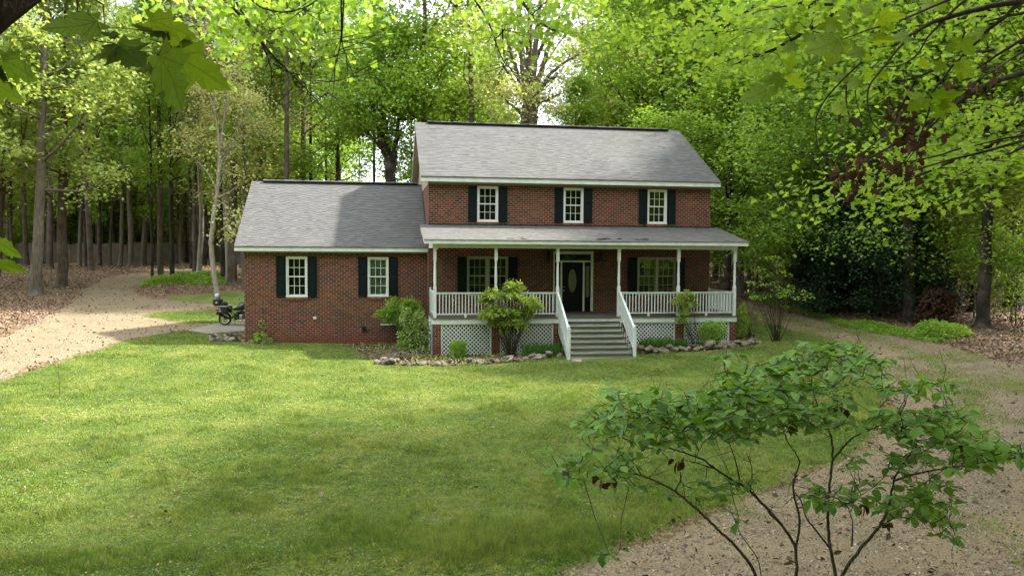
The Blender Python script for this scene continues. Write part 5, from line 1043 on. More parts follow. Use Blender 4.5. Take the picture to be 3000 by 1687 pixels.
shrub('ground_juniper', 'low spreading green bush at the foot of the dead brown shrub', lb_, [(2705, 975, 0, .5, .45, 800), (2740, 962, 0, .65, .5, 1300), (2790, 968, 0, .6, .45, 1100), (2820, 978, .1, .4, .4, 500), (2760, 978, -.2, .7, .4, 1100)], 'leaf_iris2' if 'leaf_iris2' in M else 'leaf_green', .09, RHOMB, seed=12, canes=3)
fb = S(2480, 905)
shrub('low_fir', 'small dark green fir bush at the left foot of the evergreen clump', fb, [(2440, 850, 0, .7, .6, 1500), (2425, 880, 0, .7, .5, 1500), (2460, 895, 0, .6, .4, 1000), (2405, 862, .3, .45, .6, 700)], 'leaf_dark', .12, RHOMB, seed=13, canes=2)
# ivy mound between the pines and weeds at the wood edge: countless little leaves
def cover(name, polys, n, size, mat, hmax, seed, label=None, up=1.0):
    rng = np.random.default_rng(seed); g = Geo()
    for P in polys:
        a = np.array(P); x0, y0 = a.min(0); x1, y1 = a.max(0); X, Y = rng.uniform(x0, x1, n*3), rng.uniform(y0, y1, n*3); sd = poly_sd(P, X, Y)+(fbm(X*.8, Y*.8, 3, seed)-.5)*1.2; ok = sd > 0; X, Y, sd = X[ok][:n], Y[ok][:n], sd[ok][:n]
        Z = ground_z(X, Y)+rng.uniform(.01, 1, len(X))*hmax*np.clip(sd/.8, .15, 1)*(.3+fbm(X*1.3, Y*1.3, 3, seed+1)); leaves(g, np.c_[X, Y, Z], size, rng, up, RHOMB, .1)
    o = g.out(name, M[mat]); tag(o, label, 'ground cover', kind='stuff'); return o
cover('ivy_patch', [PD([(345, 722), (372, 708), (420, 700), (470, 694), (500, 690), (570, 696), (572, 712), (520, 716), (450, 714), (390, 718)])], 9000, .16, 'leaf_green', .5, 3, 'ivy and weeds covering the mound between the pines')
cover('verge_weeds', [PD([(2055, 795), (2117, 808), (2217, 818), (2330, 838), (2370, 858), (2300, 854), (2217, 838), (2117, 820)]), PD([(1875, 735), (1960, 745), (2040, 780), (2050, 797), (1960, 778), (1890, 752)])], 9000, .10, 'leaf_green', .25, 4, 'green weeds on the verge of the right drive')
cover('bed_weeds', [BED, BED2], 2600, .06, 'leaf_nandina', .12, 6, 'low weeds growing in the porch beds')
# ================================================================ dogwood in the foreground
def pz(x, y): return (1500+x*.5823, 1000+y*.5823)
def dogwood():
    rng = np.random.default_rng(51); d0 = 4.7; bx = at(2330, 742, d0+.05); base = np.array([bx[0], bx[1], gz(bx[0], bx[1])]); root = empty('dogwood_tree', base); tr = Geo(); cr = Geo(); nodes = []
    def P_(pts, d): return np.array([at(*pz(x, y), d if len(q) == 2 else d+q[2])-base for q in pts for x, y in [q[:2]]])
    ST = [([(1432, 1210), (1430, 1030), (1380, 950), (1290, 850), (1200, 750), (1100, 690), (1020, 640), (960, 590), (870, 560), (780, 530), (690, 500)], .016, .005, .0), ([(1430, 1030), (1452, 900), (1425, 800), (1410, 730), (1440, 640), (1450, 600), (1420, 550), (1390, 510), (1360, 440)], .011, .004, .15),
          ([(1640, 1200), (1600, 1040), (1588, 930), (1590, 800), (1600, 700), (1612, 600), (1612, 500), (1590, 430), (1560, 370), (1520, 280), (1500, 150)], .018, .004, .25), ([(1612, 600), (1660, 540), (1700, 490), (1770, 455), (1830, 430), (1900, 400)], .010, .003, .3),
          ([(1640, 1190), (1740, 1060), (1850, 930), (1890, 850), (1905, 780), (1920, 700), (1960, 620), (2010, 560), (2040, 520)], .017, .004, -.1), ([(1920, 700), (2010, 670), (2100, 650), (2200, 635), (2300, 620), (2420, 600), (2576, 560)], .010, .003, -.2),
          ([(1245, 1200), (1180, 1090), (1100, 1000), (1020, 930), (950, 860), (880, 800), (820, 750), (720, 700), (650, 670), (560, 655), (460, 640), (380, 650)], .016, .004, -.15), ([(1600, 1040), (1530, 950), (1480, 890), (1455, 800), (1410, 740)], .009, .004, .1),
          ([(820, 750), (850, 700), (845, 640), (838, 600)], .007, .003, -.1), ([(1260, 1210), (1240, 1090), (1150, 970), (1115, 880), (1090, 830)], .007, .002, -.3), ([(1150, 720), (1130, 620), (1105, 540), (1080, 480)], .008, .003, .1), ([(1020, 640), (930, 610), (860, 595)], .006, .002, 0),
          ([(1850, 930), (1930, 880), (2000, 885), (2080, 900)], .006, .002, -.2), ([(1710, 1030), (1715, 900), (1690, 830), (1640, 790)], .006, .002, -.3), ([(1850, 330), (1890, 290), (1900, 200)], .005, .002, .3), ([(1500, 150), (1440, 110), (1380, 70)], .006, .002, .3), ([(1510, 180), (1570, 130), (1620, 60)], .006, .002, .3),
          ([(650, 670), (620, 620), (560, 560), (480, 520)], .006, .002, -.1), ([(1200, 750), (1210, 640), (1180, 560)], .006, .003, 0), ([(1380, 950), (1310, 860), (1240, 790), (1180, 700)], .005, .003, -.1)]
    for pts, r0, r1, dd in ST:
        P = P_(pts, d0+dd)
        if pts[0][1] > 1100: P = np.concatenate([[np.array([rng.normal(0, .06), rng.normal(0, .05), -.1])], [P[0]*.5+np.array([0, 0, -.2])*0], P])
        t = np.linspace(0, 1, len(P)); tt = np.linspace(0, 1, len(P)*5); Q = np.stack([np.interp(tt, t, P[:, k]) for k in range(3)], 1); 
        for _ in range(3): Q[1:-1] = (Q[:-2]+2*Q[1:-1]+Q[2:])/4
        tr.tube(Q+rng.normal(0, r0*.10, Q.shape), np.linspace(r0*.70, r1*.7, len(Q)), 8); nodes += [q for q in Q if q[2] > 2.0]
    nodes = np.array(nodes); pend = []
    TI = [(330, 1450, 250, 460, 200), (480, 1700, 230, 350, 95), (1020, 1500, 150, 260, 40), (1240, 1860, 0, 130, 90), (1030, 1900, 60, 250, 85), (1850, 2250, 190, 290, 34), (1850, 2300, 330, 470, 90), (1950, 2450, 430, 560, 58), (2250, 2576, 480, 600, 60), (1880, 2420, 560, 660, 40), (1500, 2220, 710, 830, 70), (1850, 2200, 800, 900, 26),
          (780, 1210, 700, 780, 16), (190, 620, 540, 720, 52), (600, 1250, 380, 500, 62), (1300, 1900, 330, 440, 40), (380, 800, 330, 560, 42), (1680, 1760, 580, 640, 5), (2100, 2220, 900, 1000, 6), (1080, 1150, 880, 920, 2), (430, 560, 1040, 1080, 4)]
    for x0, x1, y0, y1, n in TI:
        for i in range(n):
            x, y = rng.uniform(x0, x1), rng.uniform(y0, y1); dd = rng.uniform(-.55, .75) if y0 > 20 else rng.uniform(-.2, .6)
            if x0 == 1240 and abs(x-1600) > 120+y*2.0: continue
            if x0 == 330 and y < 460-(x-330)*1.1 and y < 330: continue
            pend.append(at(*pz(x, y), d0+dd)-base)
    pend = np.array(pend); nod = [q for q in nodes]; dist = ((pend[:, None]-nodes[None])**2).sum(-1).min(1)
    if 1:
        for p in pend[np.argsort(dist)]:
            na = np.array(nod); dv = p-na; cost = np.sqrt((dv**2).sum(1))+.35*np.maximum(0, na[:, 2]-p[2]); k = np.argmin(cost); q = nod[k]
            if np.linalg.norm(p-q) > .9: continue
            mid = p*.5+q*.5+np.array([rng.normal(0, .012), rng.normal(0, .012), -.012]); tr.tube([q, mid, p], [.0032, .0025, .0017], 4); nod += [mid, p]
            m = rng.integers(2, 5); a0 = rng.uniform(0, 6.28)
            for j in range(m):
                a = a0+j*(6.28/m)+rng.normal(0, .35); el = rng.normal(-.12, .28); A = np.array([math.cos(a)*math.cos(el), math.sin(a)*math.cos(el), math.sin(el)]); up_ = unit(np.array([rng.normal(0, .35), rng.normal(0, .35), 1.])); Bv = unit(np.cross(up_, A)); Nn = np.cross(A, Bv)
                s = rng.uniform(.040, .066) if rng.uniform() < .55 else rng.uniform(.066, .094); sh, zc = OVAL_D; o_ = p+A*.012
                V = o_+s*(sh[:, :1]*A+sh[:, 1:]*Bv*rng.uniform(.85, 1.1)+zc[:, None]*Nn*rng.uniform(.5, 1.7)); V = np.concatenate([V])
                cr.add(V, DOG_F); 
    nodes2 = np.array(nod)
    for i in range(260):                                               # leafless fine twigs under the leaf layers
        q = nodes2[rng.integers(len(nodes2))]; dv = unit(rng.normal(0, 1, 3)*[1, 1, .5]+[0, 0, .15]); Q = limb_path(q, dv, rng.uniform(.10, .34), 4, rng, .3, .05); tr.tube(Q, [.0022, .0019, .0015, .0012, .0008], 4)
    # a few dead leaves caught in the twigs
    dl = Geo()
    for x, y in ((1635, 350), (440, 690), (505, 670), (1885, 930), (1765, 815), (840, 600), (1375, 410)):
        p = at(*pz(x, y), d0)-base; leaves(dl, p+rng.normal(0, .018, (5, 3)), .06, rng, .2, OVAL, .9)
    tr.out('stems', M['bark_dogwood'], root, True); cr.out('foliage', M['leaf_dogwood'], root, True); o = dl.out('dead_leaves', M['leaf_brown'], root)
    tag(root, 'many stemmed dogwood with broad dark green leaves in the right foreground', 'small tree')
M['bark_dogwood'] = bark_mat('dogwood_bark', (.040, .030, .024), (.13, .10, .08), 5)
# oval leaf with a midrib fold: vertices = rib (5) + left edge (4) + right edge (4)
_rib = [(0, 0), (.25, 0), (.5, 0), (.78, 0), (1.0, 0)]; _ed = [(.12, .19), (.35, .31), (.62, .27), (.86, .12)]
OVAL_D = (np.array(_rib+_ed+[(x, -y) for x, y in _ed]), np.array([0, -.03, -.05, -.09, -.22]+[.04, .05, .01, -.10]*2))
DOG_F = np.array([[0, 1, 5, 5], [1, 2, 6, 5], [2, 3, 7, 6], [3, 4, 8, 7], [0, 9, 1, 1], [1, 9, 10, 2], [2, 10, 11, 3], [3, 11, 12, 4]])
DOG_F = np.array([[0, 1, 6, 5], [1, 2, 7, 6], [2, 3, 8, 7], [0, 9, 10, 1], [1, 10, 11, 2], [2, 11, 12, 3]])
OVAL_D = (np.array([(0, 0), (.33, 0), (.68, 0), (1.0, 0), (.0, 0), (.12, .19), (.36, .35), (.66, .30), (.92, .08), (.12, -.19), (.36, -.35), (.66, -.30), (.92, -.08)]), np.array([0, -.03, -.06, -.20, 0, .03, .05, .0, -.14, .03, .05, .0, -.14]))
DOG_F = np.array([[0, 1, 6, 5], [1, 2, 7, 6], [2, 3, 8, 7], [0, 9, 10, 1], [1, 10, 11, 2], [2, 11, 12, 3]])
dogwood()
# ================================================================ overhanging maple, left of and above the camera
def ribbon_leaf(g, base, tip, side, s_w=1.0, shape=MAPLE, fan=True):
    """one maple leaf spanned from petiole point to tip; side = hint for its plane"""
    A = tip-base; Lg = np.linalg.norm(A); A = A/Lg; side = unit(np.cross(FWD, A))+FWD*((side@FWD)/1.0)*.9; Bv = side-(side@A)*A; Bv = unit(Bv); N = np.cross(A, Bv); P, zc = shape
    g.luv = getattr(g, 'luv', []); g.luv.append(np.c_[np.concatenate([P, [[.36, 0]]]), np.zeros(len(P)+1)])
    V = base+Lg*(P[:, :1]*A+P[:, 1:]*Bv*s_w+zc[:, None]*N*.8); c = base+Lg*(.36*A)+N*Lg*.02; k = len(V); V = np.concatenate([V, [c]])
    g.add(V, np.array([[i, (i+1) % k, k] for i in range(k)]))
def veined(o, g):
    at_ = o.data.attributes.new('leafpos', 'FLOAT_VECTOR', 'POINT'); at_.data.foreach_set('vector', np.concatenate(g.luv).astype(np.float32).ravel())
def near_leaf_mat(name, c, c2, trans):
    b = NB(name); a = b.n('ShaderNodeAttribute'); a.attribute_name = 'leafpos'; x, y, _ = b.sep(a.outputs['Vector']); ay = b.math('ABSOLUTE', y); m = None
    for th in (0.0, .72, 1.45):
        d = b.math('ABSOLUTE', b.math('SUBTRACT', b.math('MULTIPLY', x, math.sin(th)), b.math('MULTIPLY', ay, math.cos(th)))); m = d if m is None else b.math('MINIMUM', m, d)
    u = b.math('SUBTRACT', x, b.math('MULTIPLY', ay, .75)); fr = b.math('ABSOLUTE', b.math('SUBTRACT', b.math('FRACT', b.math('MULTIPLY', u, 8.5)), .5)); m2 = b.math('MULTIPLY', fr, .09)
    vein = b.math('MAXIMUM', b.ramp(m, [(.006, (1, 1, 1)), (.018, (0, 0, 0))]), b.math('MULTIPLY', b.ramp(m2, [(.002, (1, 1, 1)), (.007, (0, 0, 0))]), .45))
    rnd = b.n('ShaderNodeNewGeometry').outputs['Random Per Island']; col = b.mix(rnd, (*c, 1), (*c2, 1)); n = b.noise(a.outputs['Vector'], 9, 5, .7)
    col = b.mix(1.0, col, b.ramp(n, [(.25, (.72, .75, .7)), (.75, (1.2, 1.15, 1.1))]), 'MULTIPLY'); col = b.mix(b.math('MULTIPLY', b.ramp(b.noise(a.outputs['Vector'], 22, 2), [(.68, (0, 0, 0)), (.74, (1, 1, 1))]), .5), col, (.10, .07, .02, 1)); colt = b.mix(b.math('MULTIPLY', vein, .45), col, b.mix(1.0, col, (.35, .42, .3, 1), 'MULTIPLY')); colr = b.mix(b.math('MULTIPLY', vein, .30), col, b.mix(1.0, col, (1.5, 1.4, 1.3, 1), 'MULTIPLY'))
    p = b.bsdf(colr, .65, b.bump(vein, .004, .8), spec=.03); tr = b.n('ShaderNodeBsdfTranslucent'); b.set(tr.inputs[0], b.mix(1.0, colt, (1.25, 1.2, .5, 1), 'MULTIPLY')); ms = b.n('ShaderNodeMixShader'); ms.inputs[0].default_value = trans; b.t.links.new(p, ms.inputs[1]); b.t.links.new(tr.outputs[0], ms.inputs[2]); return b.done(ms.outputs[0])
M['leaf_near'] = near_leaf_mat('shaded_maple_leaf', (.034, .062, .006), (.062, .095, .010), .55); M['leaf_near2'] = near_leaf_mat('sunlit_maple_leaf', (.085, .15, .010), (.15, .22, .018), .5)  # one leaf in two tones: shade is put into the darker left copy
def side_v(rng=None, tilt=.35, s=1): return UP*1.0+RIGHT*.0+FWD*tilt*s
def near_left():
    rng = np.random.default_rng(61); tb = CAM+RIGHT*-3.4+FWD*.2; base = np.array([tb[0], tb[1], gz(tb[0], tb[1])]); root = empty('maple_tree', base); g = Geo(); lf = Geo()
    top = at(-900, -500, 2.4)
    q = [base-base+[0, 0, -.3], [0.05, 0, 1.5], [.1, .05, 3.2]]; g.tube(np.array([[0, 0, -.3], [0, 0, .2], [0.03, 0, 1.5], [.1, .05, 3.2], [.05, .1, 6], [0, .2, 9.5], [0, .3, 13], [.2, .5, 16]]), [.34, .27, .24, .21, .19, .16, .11, .05], 14)
    def tube(pts, r0, r1, d, n=8):
        P = np.array([at(p[0], p[1], p[2] if len(p) > 2 else d)-base for p in pts]); t = np.linspace(0, 1, len(P)); tt = np.linspace(0, 1, len(P)*4); Q = np.stack([np.interp(tt, t, P[:, k]) for k in range(3)], 1)
        for _ in range(2): Q[1:-1] = (Q[:-2]+2*Q[1:-1]+Q[2:])/4
        Q += rng.normal(0, 1, Q.shape)*r0*.08; g.tube(Q, np.linspace(r0, r1, len(Q)), n); return Q
    lim = np.array([np.array([.1, .05, 3.4]), at(-500, 330, 1.9)-base, at(-130, 100, 1.9)-base, at(75, -60, 1.95)-base, at(330, -260, 2.1)-base, at(800, -600, 3)-base, at(1300, -700, 6)-base, at(1700, -600, 9)-base]); g.tube(lim, [.09, .07, .062, .055, .05, .045, .04, .02], 12)
    tube([(250, -220, 2.0), (228, -60), (227, 0), (226, 35), (237, 79), (253, 106), (283, 122), (330, 125), (340, 133)], .0024, .0012, 1.7)
    tube([(300, -230, 2.05), (272, -30), (280, 2), (305, 15), (302, 27), (310, 82)], .0028, .0012, 1.7); tube([(310, 82), (322, 100), (340, 112), (345, 133)], .0008, .0005, 1.7, 5); tube([(310, 82), (370, 84), (440, 92), (481, 92)], .0009, .0007, 1.68, 5)
    tube([(481, 92), (481, 103), (479, 128), (472, 148), (462, 163), (445, 178), (432, 186), (450, 193), (470, 202)], .0016, .0010, 1.68); tube([(-160, 60, 1.9), (-60, 130), (-10, 180), (10, 205)], .003, .0012, 1.75); tube([(-130, 90, 1.9), (-120, 400), (-60, 620), (-5, 700)], .003, .001, 1.75)
    #      base        tip        d_base d_tip  width  plane tilt
    LV = [((285, 62), (117, 98), 1.66, 1.60, .95, .5, 1), ((343, 128), (432, 210), 1.70, 1.66, .95, .6, -1), ((335, 135), (262, 190), 1.70, 1.68, .95, .9, 1), ((440, 60), (592, 116), 1.70, 1.68, .55, .4, 1), ((480, 95), (390, 78), 1.7, 1.72, .45, .4, 1), ((485, 95), (556, 140), 1.72, 1.70, .75, .7, 1),
          ((468, 165), (552, 334), 1.62, 1.58, .90, .5, 1), ((505, 160), (690, 264), 1.68, 1.66, .75, .4, 1), ((455, 190), (400, 215), 1.72, 1.72, 1.1, .7, 1), ((470, 195), (480, 248), 1.74, 1.72, 1.1, .9, -1), ((345, 105), (290, 98), 1.75, 1.75, .6, .4, 1), ((500, 118), (532, 140), 1.6, 1.6, .9, .4, 1),
          ((8, 178), (127, 238), 1.70, 1.66, .62, .5, 1), ((-40, 235), (88, 300), 1.72, 1.70, .68, .6, 1), ((-60, 690), (84, 751), 1.70, 1.66, .50, .5, 1), ((-70, 760), (97, 792), 1.72, 1.70, .38, .3, 1), ((-20, 200), (30, 240), 1.7, 1.7, .8, .5, 1)]
    for (b0, t0, db_, dt_, w, tl, s) in LV: ribbon_leaf(lf, at(*b0, db_)-base, at(*t0, dt_)-base, UP+FWD*tl*s, w*.86)
    # twigs with small leaves hanging into the top of the picture, 9 to 15 m away
    def z1(x, y): return (x/2.576, y/2.576)
    def z2(x, y): return (1000+x/2.576, y/2.576)
    TW = [([z1(1640, -60), z1(1690, 0), z1(1850, 150), z1(1960, 300), z1(2080, 450), z1(2200, 560), z1(2330, 690), z1(2430, 800)], .03, .006, 11), ([z1(1760, -60), z1(1790, 40), z1(1900, 200), z1(2000, 380), z1(2050, 520), z1(2050, 640), z1(2000, 710)], .022, .004, 11), ([z1(1880, -20), z1(1960, 60), z1(2130, 100), z1(2280, 70), z1(2400, 0)], .016, .005, 10.5),
          ([z2(760, -60), z2(850, 45), z2(900, 50), z2(990, 20)], .014, .004, 12), ([z2(980, -40), z2(1060, 80), z2(1130, 210), z2(1160, 300), z2(1190, 400), z2(1240, 490), z2(1300, 545)], .02, .005, 12), ([z2(1330, -40), z2(1430, 110), z2(1520, 190), z2(1620, 240), z2(1720, 255), z2(1840, 290)], .03, .006, 12), ([z2(1215, 220), z2(1218, 330), z2(1228, 440), z2(1260, 500)], .012, .004, 12), ([z1(2576, 0), z1(2576, 300), z1(2530, 500), z1(2470, 700)], .012, .003, 9),
          ([z2(20, -40), z2(10, 200), z2(0, 330), z2(40, 430), z2(90, 560)], .012, .003, 9), ([z2(1440, 110), z2(1500, 60), z2(1560, 0), z2(1600, -60)], .014, .006, 12), ([z2(1160, 300), z2(1230, 230), z2(1260, 150), z2(1300, 60)], .012, .005, 12), ([z1(2060, 480), z1(2200, 560), z1(2350, 560), z1(2460, 590)], .01, .003, 11), ([z1(2200, 560), z1(2230, 640), z1(2330, 720)], .01, .003, 11)]
    for p, r0, r1, d in TW: 
        q = tube(p, r0, r1, d, 6)
        for i in range(10):
            b = q[rng.integers(len(q)//3, len(q))]; e = b+np.array([rng.normal(0, .35), rng.normal(0, .35), rng.normal(-.15, .22)]); g.tube([b, (b+e)/2+rng.normal(0, .04, 3), e], [.006, .004, .002], 4)
    # carry those twigs from the crown of the same tree
    for (px, d) in ((690, 11), (1020, 9), (1380, 12), (1530, 12)):
        a = at(px, -70, d)-base; g.tube(np.array([[0, .2, 9.5], a*.5+[0, 0, 6.0], a+[0, 0, 1.0], a]), [.10, .07, .045, .03], 8)
    sm = Geo()
    CL = [(*z1(1680, 60), 11, .5, .5, 90), (*z1(1700, 200), 11, .35, .7, 110), (*z1(1660, 270), 11, .22, .6, 50), (*z1(1780, 130), 11, .4, .5, 70), (*z1(1850, 60), 11, .4, .4, 60), (*z1(2200, 60), 11, .7, .45, 160), (*z1(2400, 80), 11, .7, .5, 200), (*z1(2480, 180), 11, .5, .5, 110), (*z1(2160, 160), 11, .2, .4, 30), (*z1(1300, 20), 11, .4, .2, 40),
          (*z2(60, 60), 11, .5, .8, 60), (*z2(180, 20), 12, .5, .4, 30), (*z2(1060, 45), 12, .7, .6, 60), (*z2(1150, 115), 12, .6, .6, 50), (*z2(1350, 50), 12, .8, .6, 80), (*z2(1400, 140), 12, .6, .6, 65), (*z2(1520, 145), 12, .6, .45, 75), (*z2(1560, 60), 12, .7, .5, 65), (*z2(1700, 100), 12, .8, .4, 65), (*z2(1850, 140), 12, .45, .4, 35), (*z2(1400, 200), 12, .5, .35, 40), (*z2(1250, 180), 12, .4, .5, 25), (*z2(1780, 165), 12, .4, .4, 20), (*z2(1640, 195), 12, .4, .3, 20), (*z2(1100, 230), 12, .35, .3, 20), (*z2(1720, 30), 12, .5, .4, 35), (*z2(1230, 250), 12, .3, .3, 10)]
    for u, v, d, rx, rz_, n in CL:
        c = at(u, v, d)-base; leaves(sm, c+rng.normal(0, 1, (n, 3))*np.array([rx, .6, rz_])*.62, .105, rng, .55, MAPLE_S, .35)
    # its own high crown, out of the picture
    hc = rng.normal(0, 1, (5200, 3))*np.array([3.2, 3.0, 2.6])+np.array([0.2, .5, 13.5]); leaves(sm, hc[hc[:, 2] > 9.5], .16, rng, 1, MAPLE_S)
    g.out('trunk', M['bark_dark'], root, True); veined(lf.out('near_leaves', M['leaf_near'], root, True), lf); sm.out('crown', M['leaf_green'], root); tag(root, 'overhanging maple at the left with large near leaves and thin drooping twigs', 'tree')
near_left()
# ================================================================ maple at the right, boughs reaching in from the top right
def near_right():
    rng = np.random.default_rng(71); tb = at(3700, 742, 5.5); base = np.array([tb[0], tb[1], gz(tb[0], tb[1])]); root = empty('maple_tree', base); g = Geo(); lf = Geo(); sm = Geo(); br = Geo()
    g.tube(np.array([[0, 0, -.3], [0, 0, .3], [0, .05, 3], [-.1, .1, 6], [-.2, .2, 9], [-.3, .4, 12.5], [-.3, .5, 15]]), [.30, .24, .20, .17, .15, .10, .05], 14)
    def z3(x, y): return (2000+x/2.576, y/2.576)
    def tube(pts, r0, r1, d, n=7):
        P = np.array([at(*z3(p[0], p[1]), p[2] if len(p) > 2 else d)-base for p in pts]); t = np.linspace(0, 1, len(P)); tt = np.linspace(0, 1, len(P)*4); Q = np.stack([np.interp(tt, t, P[:, k]) for k in range(3)], 1)
        for _ in range(2): Q[1:-1] = (Q[:-2]+2*Q[1:-1]+Q[2:])/4
        g.tube(Q+rng.normal(0, 1, Q.shape)*r0*.08, np.linspace(r0, r1, len(Q)), n); return Q
    d = 3.1
    hub = [(3900, -500, 4.5), (3100, -100, 3.4)]
    P0 = np.array([[-.05, .1, 4.2]]); 
    for pts, r0, r1 in (([*hub, (2576, 10), (2380, 35), (2100, 105), (1900, 160), (1800, 220), (1720, 270), (1640, 290)], .016, .004), ([(2800, -150), (2500, 60), (2400, 160), (2300, 225), (2200, 340), (2100, 440), (2040, 490), (1930, 640), (1880, 690)], .009, .003), ([(2400, -180), (2130, 0), (1980, 140), (1880, 250), (1840, 290), (1790, 390), (1740, 445), (1640, 500), (1500, 510), (1400, 510)], .006, .0018),
                        ([(1720, 270), (1600, 400), (1500, 530), (1430, 610), (1400, 670), (1388, 780), (1430, 940), (1530, 1010), (1600, 1130)], .005, .0018), ([(2800, 180), (2576, 290), (2400, 400), (2220, 520)], .008, .004), ([(1880, 700), (1860, 850), (1800, 1000), (1760, 1120), (1700, 1210), (1590, 1340)], .004, .0016), ([(1350, 470), (1220, 590), (1090, 730), (1015, 850), (1000, 960), (1012, 1080), (1060, 1180)], .004, .0016),
                        ([(1240, 620), (1232, 730), (1245, 850), (1300, 960), (1400, 1050)], .003, .0012), ([(1300, 660), (1310, 780), (1350, 880), (1430, 940)], .0025, .001), ([(2250, -60), (2000, 0), (1760, 110), (1530, 195), (1400, 225), (1190, 305)], .006, .002), ([(1940, 890), (1860, 970), (1790, 1040)], .004, .002), ([(2576, 100), (2420, 130), (2280, 170)], .006, .003), ([(1660, 540), (1690, 640), (1760, 700), (1840, 740)], .002, .0012), ([(2290, 300), (2310, 380), (2290, 520), (2200, 640)], .002, .001),
                        ([(1480, 360), (1560, 350), (1700, 300), (1840, 295)], .002, .001), ([(1250, 150), (1280, 190), (1310, 200)], .0015, .001), ([(970, 510), (1010, 460), (1030, 450)], .0015, .001), ([(830, 650), (760, 670), (700, 665)], .0015, .001), ([(2100, 1120), (1880, 1190), (1600, 1240)], .004, .002), ([(2576, 1060), (2300, 1140), (2000, 1210), (1700, 1300)], .006, .003), ([(2576, 1020), (2400, 1050), (2200, 1100)], .005, .002)): tube(pts, r0, r1, d)
    a = at(*z3(3900, -500), 4.5)-base; g.tube(np.array([[-.05, .1, 5.0], a]), [.06, .02], 8)
    for b_, t_, w, tl in (((1430, 90), (1320, 45), 1.0, .6), ((1400, 120), (1480, 60), .9, .5), ((1250, 150), (1160, 80), .9, .5), ((1160, 160), (1010, 235), .85, .6), ((1170, 170), (1080, 250), 1, .7), ((1480, 150), (1690, 115), .7, .5), ((1500, 170), (1600, 235), .9, .7), ((1180, 300), (900, 420), .75, .6), ((1190, 310), (1090, 520), .8, .7), ((1170, 270), (1070, 340), .8, .4),
                          ((830, 430), (780, 590), .5, .3), ((960, 250), (940, 330), 1, .5), ((850, 330), (740, 410), .7, .5), ((800, 580), (930, 670), .7, .6), ((760, 590), (570, 620), .8, .6), ((640, 680), (415, 780), .75, .5), ((650, 690), (750, 715), .7, .6), ((700, 670), (620, 725), .8, .5), ((1360, 380), (1230, 430), .8, .5), ((1360, 400), (1420, 460), .9, .6),
                          ((1440, 290), (1620, 310), .6, .5), ((1890, 20), (1800, 100), .9, .6), ((1920, 10), (1990, 90), .9, .6), ((2110, 300), (1980, 400), .9, .7), ((2110, 310), (2200, 430), .9, .6), ((1960, 470), (1900, 560), .9, .5), ((2090, 470), (2200, 600), .8, .5), ((2110, 480), (2090, 630), .7, .5), ((2300, 240), (2110, 310), .6, .5),
                          ((1830, 740), (1690, 850), .9, .5), ((1820, 740), (1660, 710), .7, .6), ((1850, 750), (1880, 860), .8, .5), ((1950, 780), (2090, 830), .7, .6), ((1960, 790), (1920, 940), .85, .5), ((1900, 740), (2110, 700), .6, .5), ((1790, 460), (1870, 520), .8, .5), ((1250, 580), (1110, 620), .7, .5), ((1330, 600), (1240, 690), .8, .6), ((1220, 810), (1110, 855), .8, .5), ((1380, 590), (1440, 540), .8, .5), ((1470, 540), (1560, 600), .8, .5), ((1700, 270), (1560, 300), .6, .5)):
        dj = d+rng.uniform(-.15, .15); ribbon_leaf(lf, at(*z3(*b_), dj)-base, at(*z3(*t_), dj-rng.uniform(-.01, .035))-base, UP+FWD*tl*.8, w)
    # brown dead leaves hanging on
    for x, y in ((1640, 800), (1650, 780), (1590, 920), (1570, 900), (1610, 960), (1690, 1010), (1670, 1060), (1700, 980), (1800, 1040), (1780, 1080), (1850, 1010), (1730, 880), (1745, 910), (1360, 1190), (1370, 1240), (1500, 1340), (1430, 1370), (1560, 1270), (1520, 1250), (1190, 1290), (1230, 1310), (1290, 1310), (1320, 1350), (1160, 1400), (1250, 1420), (1650, 1260), (1640, 1290), (1690, 1140), (2370, 540), (2170, 640), (1720, 1320), (1240, 910), (2050, 650), (2010, 750), (1950, 680), (1130, 1280), (1800, 1180)):
        c = at(*z3(x, y), 6.0)-base; leaves(br, c+rng.normal(0, .04, (5, 3)), .062, rng, .0, MAPLE_S, .9)
    Q = None
    for pts in ([(1750, 620, 5.2), (1650, 800, 6), (1600, 930, 6), (1480, 1060, 6), (1300, 1200, 6), (1150, 1330, 6)], [(2000, 700, 5.5), (1850, 980, 6), (1750, 1100, 6), (1640, 1270, 6), (1480, 1400, 6)], [(1750, 860, 6), (1690, 1010, 6), (1560, 1120, 6), (1360, 1200, 6)], [(2576, 380, 5), (2370, 520, 6), (2170, 640, 6), (2010, 720, 6)]): tube(pts, .009, .003, 6, 5)
    # layered boughs of the same tree, further out, catching the sun
    def bough(pts, d, r0, n, w, sz, zr=.22):
        q = tube(pts, r0, .006, d, 6)
        for i in range(len(q)//2, len(q)) if 0 else range(14):
            b = q[int((.25+.75*rng.uniform())*(len(q)-1))]; e = b+np.array([rng.normal(0, w*.7), rng.normal(0, w*.7), rng.normal(-.05, .12)]); g.tube([b, (b+e)/2+[0, 0, .05], e], [.008, .005, .002], 4)
            k = int(n*.85)//14; C = e+rng.normal(0, 1, (k, 3))*np.array([w*.45, w*.45, zr*.5]); C = np.concatenate([C, b+(e-b)*rng.uniform(0, 1, (k//3, 1))+rng.normal(0, .12, (k//3, 3))]); leaves(sm, C, sz, rng, 1.1, MAPLE_S, .25)
    bough([(2700, -300, 10), (2000, -250, 10), (1400, -80, 10), (970, 220, 10), (700, 370, 10), (540, 440, 10), (380, 490, 10)], 10, .05, 520, .75, .095)
    bough([(2600, -350, 10), (1500, -250, 11), (1040, 0, 11), (850, 110, 11), (700, 190, 11), (560, 210, 11)], 11, .05, 560, .85, .095)
